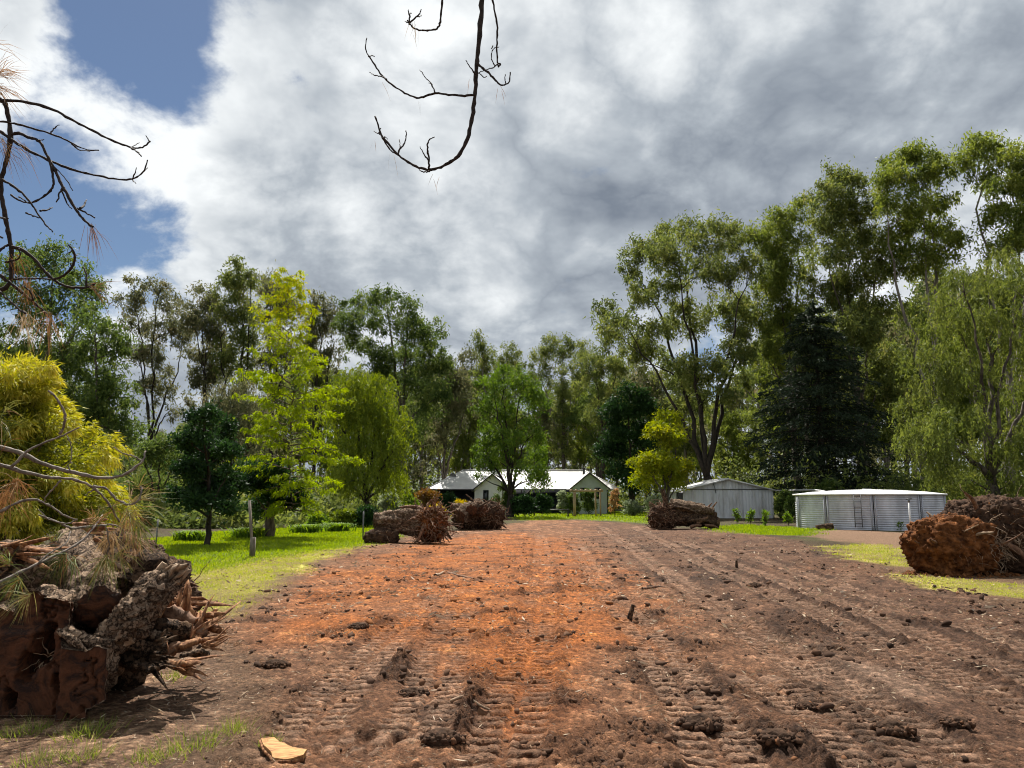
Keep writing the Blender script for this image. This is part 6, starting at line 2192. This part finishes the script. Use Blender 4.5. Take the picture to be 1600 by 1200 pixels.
def fallen_bough(label, base_px, d, twigs, tufts, seed, ndl='needle'):
    rg = np.random.default_rng(seed)
    b = gp(*base_px)
    b = np.array([b[0], d + 0.2, 0])
    t = thing('pine_bough', label, 'branch', tuple(b), 'fallen pine boughs on the stump pile')
    for pts, d0, d1, r0, r1 in twigs:
        m = MB()
        px_tube(m, pts, d0, d1, r0, r1, b, 0.002, rg)
        m.build('twig', M['twig_grey'], t, True)
    m, m2 = MB(), MB()
    for px, py, dd, dv, n, L in tufts:
        tuft(m, wl(px, py, dd) - b, dv, int(n * 0.55), L, rg)
        tuft(m2, wl(px, py, dd) - b, (dv[0], dv[1], dv[2] - 0.5), n // 5, L * 0.8, rg, 0.7)
    if tufts:
        m.build('needles', M[ndl], t)
        m2.build('dry_needles', M['drynee'], t)


fallen_bough('bare grey bough arching right over the stump pile', (40, 1000), 5.6,
             [([(-60, 690), (0, 699), (35, 708), (70, 727), (110, 737), (150, 747), (185, 746), (210, 732), (226, 718), (227, 704)], 5.0, 5.3, 0.017, 0.006),
              ([(222, 720), (208, 712), (190, 708), (178, 698)], 5.3, 5.3, 0.006, 0.003),
              ([(110, 737), (105, 727), (112, 722)], 5.1, 5.1, 0.006, 0.003),
              ([(75, 610), (88, 620), (94, 632), (102, 645), (101, 662), (94, 678)], 4.9, 5.0, 0.006, 0.009),
              ([(124, 668), (95, 682), (65, 693), (40, 706), (18, 730)], 5.1, 5.0, 0.004, 0.010),
              ([(105, 680), (112, 700), (112, 720), (100, 735)], 5.1, 5.1, 0.004, 0.003)],
             [(5, 690, 5.0, (0.3, -0.3, -0.2), 26, 0.22), (0, 660, 5.0, (0.8, -0.2, 0.0), 30, 0.2), (10, 640, 5.0, (0.8, -0.1, 0.2), 20, 0.18)], 701)
fallen_bough('grey bough ending in a spray of long green needles beside the golden conifer', (120, 1000), 6.0,
             [([(-40, 715), (0, 726), (40, 738), (75, 747), (110, 747), (140, 757), (165, 778), (178, 800), (186, 815)], 5.3, 6.0, 0.015, 0.006),
              ([(95, 750), (85, 762), (72, 775), (68, 785)], 5.6, 5.6, 0.007, 0.004),
              ([(145, 760), (168, 763), (180, 780), (200, 790), (215, 785), (222, 770), (220, 758)], 5.7, 5.9, 0.009, 0.006),
              ([(150, 762), (138, 770), (132, 775)], 5.7, 5.7, 0.005, 0.003),
              ([(0, 800), (30, 782), (60, 780), (85, 795), (105, 808), (120, 812)], 5.4, 5.6, 0.010, 0.005),
              ([(120, 812), (105, 820), (75, 812), (60, 795)], 5.6, 5.6, 0.006, 0.003)],
             [(205, 785, 5.9, (0.8, -0.2, 0.5), 60, 0.30), (215, 760, 5.9, (0.3, -0.1, 0.9), 46, 0.24), (180, 790, 5.9, (-0.5, -0.3, -0.3), 50, 0.28), (200, 800, 5.9, (0.5, -0.2, -0.7), 80, 0.30), (215, 815, 5.95, (0.3, -0.1, -0.9), 60, 0.25), (215, 790, 5.9, (1.0, -0.1, -0.1), 40, 0.32)], 702)
fallen_bough('bough with drooping green needle tufts lying between the two bark logs', (120, 1010), 6.1,
             [([(-30, 925), (20, 900), (60, 880), (100, 862), (130, 845), (150, 820), (160, 805)], 5.6, 6.6, 0.014, 0.006),
              ([(60, 880), (80, 862), (105, 850), (110, 830)], 5.9, 6.2, 0.008, 0.004)],
             [(100, 868, 6.0, (-0.2, -0.5, -0.9), 90, 0.26), (115, 872, 6.1, (0.2, -0.5, -0.9), 60, 0.24), (165, 870, 6.4, (0.1, -0.4, -1.0), 110, 0.30), (185, 865, 6.5, (0.4, -0.3, -0.8), 70, 0.28), (30, 905, 5.7, (-0.3, -0.5, -0.8), 70, 0.22), (15, 880, 5.7, (-0.3, -0.2, 0.6), 50, 0.2), (85, 845, 6.2, (0.0, -0.2, 0.9), 36, 0.18), (45, 930, 5.6, (-0.5, -0.4, -0.4), 60, 0.22)], 703)
fallen_bough('dry brown bough with dead needles at the top of the stump pile', (150, 1000), 6.6,
             [([(110, 826), (150, 822), (180, 818), (200, 835), (215, 860)], 6.4, 6.7, 0.010, 0.005), ([(165, 820), (172, 850), (165, 880)], 6.5, 6.6, 0.008, 0.004), ([(60, 805), (90, 815), (110, 826)], 6.2, 6.4, 0.006, 0.009)],
             [(205, 840, 6.6, (0.5, -0.3, -0.7), 80, 0.26), (190, 825, 6.6, (0.6, -0.3, 0.3), 70, 0.26), (175, 835, 6.6, (0.0, -0.3, -0.8), 90, 0.28), (215, 862, 6.7, (0.6, -0.2, -0.4), 60, 0.22), (150, 815, 6.5, (0.3, -0.2, 0.6), 50, 0.22), (10, 770, 5.6, (-0.2, -0.2, -0.9), 90, 0.25), (25, 750, 5.5, (0.1, -0.2, -0.8), 80, 0.25)], 704, 'drynee')


def overhanging_pine():
    rg = np.random.default_rng(55)
    b = np.array([-4.3, 2.6, 0.0])
    t = thing('pine_tree', 'near pine whose bare dead twigs hang into the sky at top and left', 'tree', tuple(b))
    m = MB()
    z = np.linspace(-0.2, 10.5, 14)
    m.tube(np.column_stack([0.05 * np.sin(z), 0.04 * np.cos(z), z]), np.linspace(0.27, 0.06, 14), 12)
    m.build('trunk', M['bark_brown'], t, True)
    D = 3.6

    def part(name, lines, mat='twig'):
        m = MB()
        for pts, r0, r1 in lines:
            px_tube(m, pts, D, D + rg.uniform(-0.15, 0.15), r0, r1, b, 0.0012, rg)
        return m.build(name, M[mat], t, True)
    # limb over the camera, carrying the hanging twig
    top = wl(752, -30, D) - b
    m = MB()
    m.tube(bezier(np.array([0, 0, 7.2]), np.array([1.6, 0.3, 7.6]), top + np.array([-0.5, 0, 2.6]), top + np.array([0.05, 0, 1.2]), 14), np.linspace(0.07, 0.02, 14), 8)
    m.tube(bezier(top + np.array([0.05, 0, 1.2]), top + np.array([0.12, 0, 0.7]), top + np.array([0.02, 0, 0.3]), top, 8), np.linspace(0.02, 0.0125, 8), 8)
    t2 = wl(691, -25, D) - b
    m.tube(bezier(top + np.array([0.05, 0, 1.2]), top + np.array([-0.1, 0, 0.9]), t2 + np.array([0.03, 0, 0.3]), t2, 8), np.linspace(0.012, 0.006, 8), 6)
    t3 = wl(768, -25, D) - b
    m.tube(bezier(top + np.array([0.12, 0, 0.7]), top + np.array([0.14, 0, 0.5]), t3 + np.array([0.01, 0, 0.3]), t3, 8), np.linspace(0.010, 0.006, 8), 6)
    m.build('limb', M['twig'], t, True)
    part('hanging_branch', [([(753, -30), (753, 0), (751, 40), (747, 80), (744, 105), (743, 140), (741, 160), (737, 190), (730, 220), (718, 243), (703, 254), (685, 263), (668, 266), (650, 260), (632, 250), (620, 241), (608, 226), (597, 214), (592, 200), (586, 181)], 0.0125, 0.004)])
    part('side_twig', [([(743, 148), (725, 150), (705, 148), (680, 145), (668, 149), (654, 154), (640, 150), (620, 138), (604, 126), (590, 110), (578, 90), (570, 78), (573, 60)], 0.0072, 0.003),
                       ([(604, 124), (596, 119), (585, 118), (577, 112)], 0.004, 0.002), ([(680, 145), (675, 132), (664, 120), (656, 109)], 0.004, 0.002), ([(576, 88), (580, 87), (585, 88)], 0.003, 0.002), ([(675, 132), (670, 129)], 0.003, 0.002)])
    part('side_twig', [([(670, 265), (671, 250), (668, 235), (668, 224), (672, 217), (679, 214)], 0.0055, 0.0025), ([(670, 251), (662, 240), (656, 229)], 0.004, 0.002), ([(622, 243), (624, 232), (630, 228), (635, 214), (634, 203)], 0.0055, 0.0025), ([(625, 232), (624, 218)], 0.003, 0.002),
                       ([(675, 266), (665, 270), (657, 267), (653, 262)], 0.004, 0.002), ([(597, 215), (605, 228), (612, 237), (620, 241)], 0.004, 0.003), ([(593, 210), (584, 205)], 0.003, 0.002), ([(600, 216), (601, 213), (606, 218)], 0.003, 0.002), ([(592, 208), (595, 200)], 0.003, 0.002)])
    part('side_twig', [([(691, -25), (691, 0), (689, 28), (687, 40), (680, 47), (665, 48), (650, 46), (642, 40), (637, 32)], 0.0058, 0.004), ([(640, 38), (640, 25), (638, 15)], 0.005, 0.0025), ([(640, 36), (650, 27), (656, 22), (658, 14)], 0.005, 0.0025), ([(640, 22), (643, 20)], 0.003, 0.002), ([(652, 27), (659, 24)], 0.003, 0.002), ([(637, 35), (632, 33)], 0.003, 0.002)])
    part('side_twig', [([(768, -25), (769, 0), (775, 25), (777, 45), (776, 75), (777, 98), (778, 104)], 0.0055, 0.0035), ([(778, 104), (783, 101), (780, 98), (774, 104), (765, 108), (755, 110), (745, 116)], 0.004, 0.002), ([(774, 104), (768, 94), (768, 82), (772, 74), (781, 73)], 0.0035, 0.002), ([(745, 98), (755, 107), (768, 118), (778, 130), (786, 134), (797, 129), (797, 112)], 0.006, 0.003), ([(790, 133), (789, 116)], 0.003, 0.002), ([(743, 116), (735, 106), (728, 94)], 0.004, 0.002), ([(748, 113), (757, 122), (761, 119)], 0.003, 0.002), ([(768, 76), (770, 71)], 0.003, 0.002)])
    # hair needles caught on them
    m = MB()
    for px, py, n in ((780, 138, 3), (655, 160, 2), (600, 130, 2), (650, 52, 5), (645, 35, 6), (680, 275, 3), (610, 245, 2), (585, 220, 2), (740, 125, 3)):
        tuft(m, wl(px, py, D) - b, (0.05, 0, -1), n, 0.085, rg, 0.25, 0.0009)
    m.build('needles', M['drynee'], t)
    # boughs reaching in from the left
    lft = wl(-40, 140, D) - b
    m = MB()
    m.tube(bezier(np.array([0, 0, 4.4]), np.array([0.6, 0.3, 4.4]), lft + np.array([-0.5, -0.1, 0.35]), lft, 12), np.linspace(0.06, 0.022, 12), 8)
    lf2 = wl(-30, 330, D) - b
    m.tube(bezier(np.array([0, 0, 3.3]), np.array([0.6, 0.4, 3.5]), lf2 + np.array([-0.5, -0.1, 0.2]), lf2, 12), np.linspace(0.05, 0.018, 12), 8)
    m.build('limb', M['twig'], t, True)
    part('left_branch', [([(-40, 145), (0, 157), (8, 158), (12, 180), (18, 210), (12, 245), (4, 270), (0, 300), (8, 335), (12, 360), (18, 385), (18, 420), (17, 440), (8, 452), (-15, 456)], 0.012, 0.010),
                         ([(0, 157), (30, 157), (60, 163), (90, 174), (120, 192), (150, 207), (180, 222), (205, 231), (222, 232), (235, 220)], 0.0085, 0.004), ([(205, 231), (215, 237), (221, 245)], 0.005, 0.003), ([(235, 222), (228, 213)], 0.003, 0.002), ([(205, 230), (218, 223)], 0.003, 0.002),
                         ([(0, 205), (18, 218), (45, 236), (75, 250), (105, 262), (130, 270), (160, 276), (195, 282), (212, 279), (226, 268), (231, 250)], 0.008, 0.0035), ([(208, 279), (213, 262)], 0.004, 0.002), ([(205, 280), (213, 287)], 0.003, 0.002), ([(226, 266), (231, 262)], 0.003, 0.002)])
    part('left_branch', [([(0, 190), (25, 193), (55, 202), (85, 210), (110, 222), (135, 235), (155, 234)], 0.006, 0.003), ([(80, 208), (85, 200), (92, 195)], 0.004, 0.002), ([(112, 225), (122, 234), (140, 236)], 0.004, 0.002),
                         ([(18, 210), (30, 207), (45, 215), (62, 219), (70, 235), (78, 252), (83, 275), (84, 290), (78, 300), (62, 312), (48, 318), (30, 314), (16, 304)], 0.0085, 0.004), ([(62, 219), (69, 218)], 0.003, 0.002),
                         ([(78, 252), (88, 270), (98, 292), (104, 302), (115, 322), (125, 337), (138, 350), (145, 354)], 0.0085, 0.006), ([(125, 326), (132, 321), (135, 312)], 0.006, 0.003), ([(120, 325), (135, 333), (148, 340)], 0.005, 0.004), ([(98, 292), (88, 316)], 0.005, 0.003), ([(96, 296), (104, 318), (113, 327)], 0.004, 0.002), ([(84, 260), (105, 282), (114, 298)], 0.003, 0.002)])
    part('left_branch', [([(0, 280), (20, 290), (38, 305), (50, 320), (60, 335), (72, 352), (83, 362)], 0.007, 0.003), ([(40, 332), (52, 338), (64, 340)], 0.005, 0.003), ([(62, 330), (75, 328), (82, 324)], 0.005, 0.0025), ([(30, 308), (45, 318)], 0.004, 0.003),
                         ([(18, 385), (35, 390), (55, 405), (68, 422), (82, 436), (100, 447), (120, 451), (140, 448), (150, 442)], 0.0085, 0.005), ([(82, 437), (98, 432), (112, 420), (118, 405), (116, 394), (107, 382)], 0.007, 0.004), ([(135, 447), (136, 430), (130, 416)], 0.005, 0.003), ([(20, 436), (50, 435), (80, 436)], 0.005, 0.004), ([(116, 400), (122, 398)], 0.003, 0.002), ([(112, 392), (105, 397)], 0.003, 0.002), ([(112, 420), (110, 410)], 0.004, 0.002)])
    part('left_branch', [([(0, 430), (20, 445), (38, 460), (52, 472), (62, 480), (70, 488), (76, 496)], 0.008, 0.005), ([(52, 470), (48, 455), (38, 448)], 0.005, 0.003), ([(0, 455), (15, 470), (30, 484), (40, 490)], 0.005, 0.005), ([(8, 410), (20, 408), (32, 402), (30, 388)], 0.005, 0.003), ([(-10, 400), (8, 385), (18, 380)], 0.006, 0.006), ([(0, 340), (12, 342)], 0.005, 0.004), ([(4, 372), (-8, 365)], 0.005, 0.003)])
    m = MB()
    for px, py, n, dv in ((-5, 115, 50, (0.9, 0, 0.15)), (-8, 135, 50, (0.6, 0, -0.6)), (0, 215, 20, (0.5, 0, -0.8)), (143, 352, 26, (0.3, 0, -0.9)), (10, 235, 14, (0.6, 0, -0.8)), (-10, 70, 10, (0.4, 0, 0.2)), (40, 440, 30, (0.2, 0, -0.9)), (75, 492, 24, (0.3, 0, -0.9)), (38, 488, 30, (0, 0, -1)), (140, 448, 20, (0.6, 0, -0.3)), (20, 400, 18, (0.3, 0, -0.8)), (30, 225, 10, (0.7, 0, -0.9))):
        tuft(m, wl(px, py, D) - b, dv, n, 0.17, rg, 0.35, 0.0012)
    m.build('needles', M['drynee'], t)


overhanging_pine()

# ------------------------------------------------------------------ grass, straw, clods
def sample_region(poly_list, n, rg):
    P = []
    for poly in poly_list:
        lo, hi = poly.min(0), poly.max(0)
        P.append((poly, lo, hi))
    X, Y = [], []
    for poly, lo, hi in P:
        m = n
        x = rg.uniform(lo[0] - 0.5, hi[0] + 0.5, m)
        y = rg.uniform(lo[1] - 0.5, hi[1] + 0.5, m)
        X.append(x)
        Y.append(y)
    return np.concatenate(X), np.concatenate(Y)


def blades(mb, X, Y, h, w, rg, var, lean=0.5):
    Z = true_z(X, Y)
    P = np.column_stack([X, Y, Z - 0.01])
    D = rg.normal(size=(len(X), 3)) * lean * np.array([1, 1, 0]) + np.array([0, 0, 1.0])
    add_leaves(mb, P, D, h, w, var, rg)


def build_grass():
    rg = np.random.default_rng(17)
    m = MB()
    for poly, n, h in ((LAWN_LEFT, 95000, 0.085), (LAWN_HOUSE, 36000, 0.12), (LAWN_SHED, 14000, 0.10)):
        X, Y = sample_region([poly], n, rg)
        mk = masks(X, Y)
        keep = rg.random(len(X)) < mk['lawn'] * (1 - 0.8 * mk['dirt'])
        X, Y = X[keep], Y[keep]
        dd = np.hypot(X, Y)
        nn = fbm(np.column_stack([X, Y]) * 1.2, 3, 0.6, 81)
        v = np.clip(0.5 + 0.5 * nn + rg.normal(0, 0.13, len(X)), 0, 1)
        blades(m, X, Y, h * rg.uniform(0.6, 1.4, len(X)) * (1 + 0.6 * nn), np.clip(dd * 0.0011, 0.012, 0.1), rg, v)
    o = m.build('lawn_grass', M['grass'])
    tag(o, 'bright green lawn grass left of the clearing and before the house', 'grass', kind='stuff')
    m = MB()
    for poly, n, h in ((DRY_LEFT, 70000, 0.05), (LAWN_TANK, 14000, 0.07), (LAWN_RIGHT, 16000, 0.05)):
        X, Y = sample_region([poly], n, rg)
        mk = masks(X, Y)
        nn = fbm(np.column_stack([X, Y]) * 1.5, 3, 0.6, 83)
        keep = rg.random(len(X)) < mk['dry'] * np.clip(0.6 + 1.3 * nn, 0, 1)
        X, Y, nn = X[keep], Y[keep], nn[keep]
        v = np.clip(0.45 - 0.6 * nn + rg.normal(0, 0.18, len(X)), 0, 1)
        blades(m, X, Y, h * rg.uniform(0.5, 1.5, len(X)), np.clip(np.hypot(X, Y) * 0.0009, 0.008, 0.1), rg, v, 0.9)
    o = m.build('patchy_grass', M['drygrass'])
    tag(o, 'thin yellowing grass along the edges of the bare soil', 'grass', kind='stuff')
    # tufts near the camera
    for px, py, s, lab in ((45, 1140, 1.0, 'grass tuft against the foot of the sawn stump'), (138, 1143, 1.1, 'grass tuft right of the sawn stump foot'), (60, 1188, 0.9, 'grass tuft at the bottom left corner'), (130, 1180, 0.9, 'grass tuft between the corner and the bottom middle'), (297, 1165, 1.3, 'biggest grass tuft, left of the yellow sawn offcut'),
                           (235, 1185, 0.9, 'flat grass tuft left of the biggest tuft'), (368, 1138, 0.9, 'grass tuft above the yellow sawn offcut'), (276, 1056, 0.8, 'small grass tuft before the splintered stump pile'), (420, 1160, 0.5, 'tiny grass tuft touching the yellow sawn offcut')):
        g = gp(px, py)
        t = thing('grass_tuft', lab, 'grass tuft', (g.x, g.y, float(true_z(g.x, g.y))), 'grass tufts on the near soil')
        m = MB()
        n = int(150 * s)
        P = np.column_stack([rg.normal(size=n) * 0.075 * s, rg.normal(size=n) * 0.10 * s, np.full(n, -0.01)])
        Dv = P * np.array([4, 4, 0]) + rg.normal(size=(n, 3)) * np.array([0.45, 0.45, 0.1]) + np.array([0, 0, 1.0])
        add_leaves(m, P, Dv, rg.uniform(0.04, 0.13, n) * (0.6 + 0.5 * s), 0.006, np.clip(rg.normal(0.55, 0.25, n), 0, 1), rg)
        tag(m.build('blades', M['tuft'], t), kind='stuff')


build_grass()


def scatter_litter():
    rg = np.random.default_rng(23)
    # straw and bark shreds: density by area, mostly near the camera
    n = 80000
    r = 3.0 * np.exp(rg.random(n) * math.log(45 / 3.0))
    a = rg.uniform(R(-40), R(40), n)
    X, Y = r * np.sin(a), r * np.cos(a)
    mk = masks(X, Y)
    nn = fbm(np.column_stack([X, Y]) * 0.9, 3, 0.6, 93)
    dens = (mk['dirt'] * np.clip(0.35 + 1.6 * nn, 0.05, 1) + mk['mulch'] * 1.0 + 0.35 * mk['dry'])
    keep = rg.random(n) < dens
    X, Y, r = X[keep], Y[keep], r[keep]
    n = len(X)
    Z = true_z(X, Y) + rg.uniform(0.0, 0.015, n)
    ang = rg.uniform(0, 2 * np.pi, n)
    D = np.column_stack([np.cos(ang), np.sin(ang), rg.normal(0, 0.35, n)])
    Ls = rg.lognormal(math.log(0.036), 0.5, n) * np.clip(r / 8, 0.8, 1.6)
    m = MB()
    add_leaves(m, np.column_stack([X, Y, Z]), D, Ls, np.clip(Ls * 0.14, 0.003, 0.02) * np.clip(r / 7, 0.8, 2.2), np.clip(rg.normal(0.5, 0.26, n), 0, 1), rg, True)
    o = m.build('straw_litter', M['straw'])
    tag(o, 'pale straw and bark shreds strewn over the bare soil', 'litter', kind='stuff')
    # clods
    V, F = ICO[1]
    m = MB()
    n = 26000
    r = 3.4 * np.exp(rg.random(n) * math.log(34 / 3.4))
    a = rg.uniform(R(-40), R(40), n)
    X, Y = r * np.sin(a), r * np.cos(a)
    mk = masks(X, Y)
    n4 = pnoise(np.column_stack([X, Y]) * 1.7 + 9.1, 51) + 0.5 * fbm(np.column_stack([X, Y]) * 0.8, 3, 0.55, 21)
    dens = mk['dirt'] * np.clip(0.10 + 0.75 * sstep(n4, 0.0, 0.5), 0, 1)
    keep = rg.random(n) < dens
    X, Y, r = X[keep], Y[keep], r[keep]
    n = len(X)
    s = rg.lognormal(math.log(0.0125), 0.55, n) * np.clip(r / 7, 0.8, 2.0)
    s = np.minimum(s, 0.05)
    Z = true_z(X, Y) + s * rg.uniform(-0.3, 0.35, n)
    shape = rg.uniform(0.55, 1.5, (n, 1, 3)) * np.array([1, 1, 0.75])
    VV = V[None] * (1 + 0.34 * rg.normal(size=(n, len(V), 1))) * s[:, None, None] * shape
    ca, sa = np.cos(ang := rg.uniform(0, 6.28, n)), np.sin(ang)
    VV = np.stack([VV[..., 0] * ca[:, None] - VV[..., 1] * sa[:, None], VV[..., 0] * sa[:, None] + VV[..., 1] * ca[:, None] + 0.4 * VV[..., 2], VV[..., 2]], -1)
    VV = VV + np.column_stack([X, Y, Z])[:, None, :]
    FF = F[None] + (np.arange(n) * len(V))[:, None, None]
    mk2 = masks(X, Y)
    cv = np.clip(rg.normal(0.33, 0.17, n) + 0.4 * np.maximum(mk2['clay'], mk2['clay2']), 0, 1)
    m.add(VV.reshape(-1, 3), tris=FF.reshape(-1, 3), var=np.repeat(cv, len(F)))
    o = m.build('soil_clods', M['clod'])
    tag(o, 'dark crumbled clods of soil churned up by tracks', 'soil', kind='stuff')


scatter_litter()


def stick(label, pts, r, mat='root', grp='sticks left on the bare soil'):
    P = [np.array(gp(*p)) for p in pts]
    for p in P:
        p[2] = float(true_z(p[0], p[1])) + 0.012
    b = P[0].copy()
    o = thing('stick', label, 'stick', tuple(b), grp)
    log_part('stick', [p - b for p in P], np.linspace(r, r * 0.6, len(P)), mat, o, 0.2, 7, 12, int(abs(b[0] * 100)) % 97)


stick('thin pale stick lying in the middle of the near soil', [(705, 1095), (730, 1108), (748, 1112), (765, 1112)], 0.012, 'root_pale')
stick('short pale chip on the orange clay left of centre', [(680, 900), (686, 897), (692, 894)], 0.035, 'root_pale')
stick('dark stick on the orange clay, right of the pale chip', [(700, 895), (720, 899), (740, 903)], 0.03, 'root')
stick('long dark stick among the tracks right of centre', [(1004, 921), (1030, 917), (1060, 920)], 0.025, 'root')
stick('curved stick lying on the dark soil at right', [(1228, 920), (1245, 928), (1252, 929)], 0.018, 'root')
for lab, px, py, h, tilt in (('short dark stake standing up from the orange clay', 983, 968, 0.17, 0.06), ('small dark stake standing in the soil at right', 1151, 885, 0.16, 0.0)):
    g = gp(px, py)
    o = thing('wood_stake', lab, 'stake', (g.x, g.y, ground_z(g.x, g.y)))
    log_part('stake', [(0, 0, -0.05), (tilt * 0.5, 0, h * 0.5), (tilt, 0, h)], [0.035, 0.03, 0.02], 'pinebark_dark', o, 0.2, 8, 8, int(px) % 50, True, None, 'pinebark_dark')
CL = 'big dark clods on the near soil'
for i, (px, py, s, lab) in enumerate(((985, 1015, 0.05, 'round dark clod low on the orange clay'), (1215, 1172, 0.09, 'big dark clod beside the middle right track'), (1095, 1135, 0.10, 'big dark clod in the rut at the bottom middle'), (690, 1163, 0.09, 'dark clod at the end of the curved track'), (1260, 1100, 0.07, 'dark clod right of the straight track'), (1395, 1140, 0.09, 'dark clod at the right of the near soil'), (560, 985, 0.08, 'dark clod left of the orange clay'), (645, 1080, 0.08, 'dark clod between the left tracks'), (1180, 915, 0.10, 'dark clod on the far right soil'), (1305, 1015, 0.07, 'dark clod on the ridge above the grey mud'), (430, 1040, 0.08, 'dark clod at the left side of the bare soil'), (1495, 1135, 0.07, 'dark clod nearest the right edge'))):
    g = gp(px, py)
    z = float(true_z(g.x, g.y)) - 0.01
    o = thing('soil_clod', lab, 'clod', (g.x, g.y, z), CL)
    lump('clod', (0, 0, s * 0.2), (s * 0.85, s * 0.65, s * 0.5), 'darkearth', o, 0.4, 2.4, 4, 800 + i, 0.0, -0.02, 0.26)
    clod_part('crumbs', o, (0, 0, 0.02), (s * 1.5, s * 1.2, s * 0.4), 110, s * 0.22, 'clod', 820 + i)
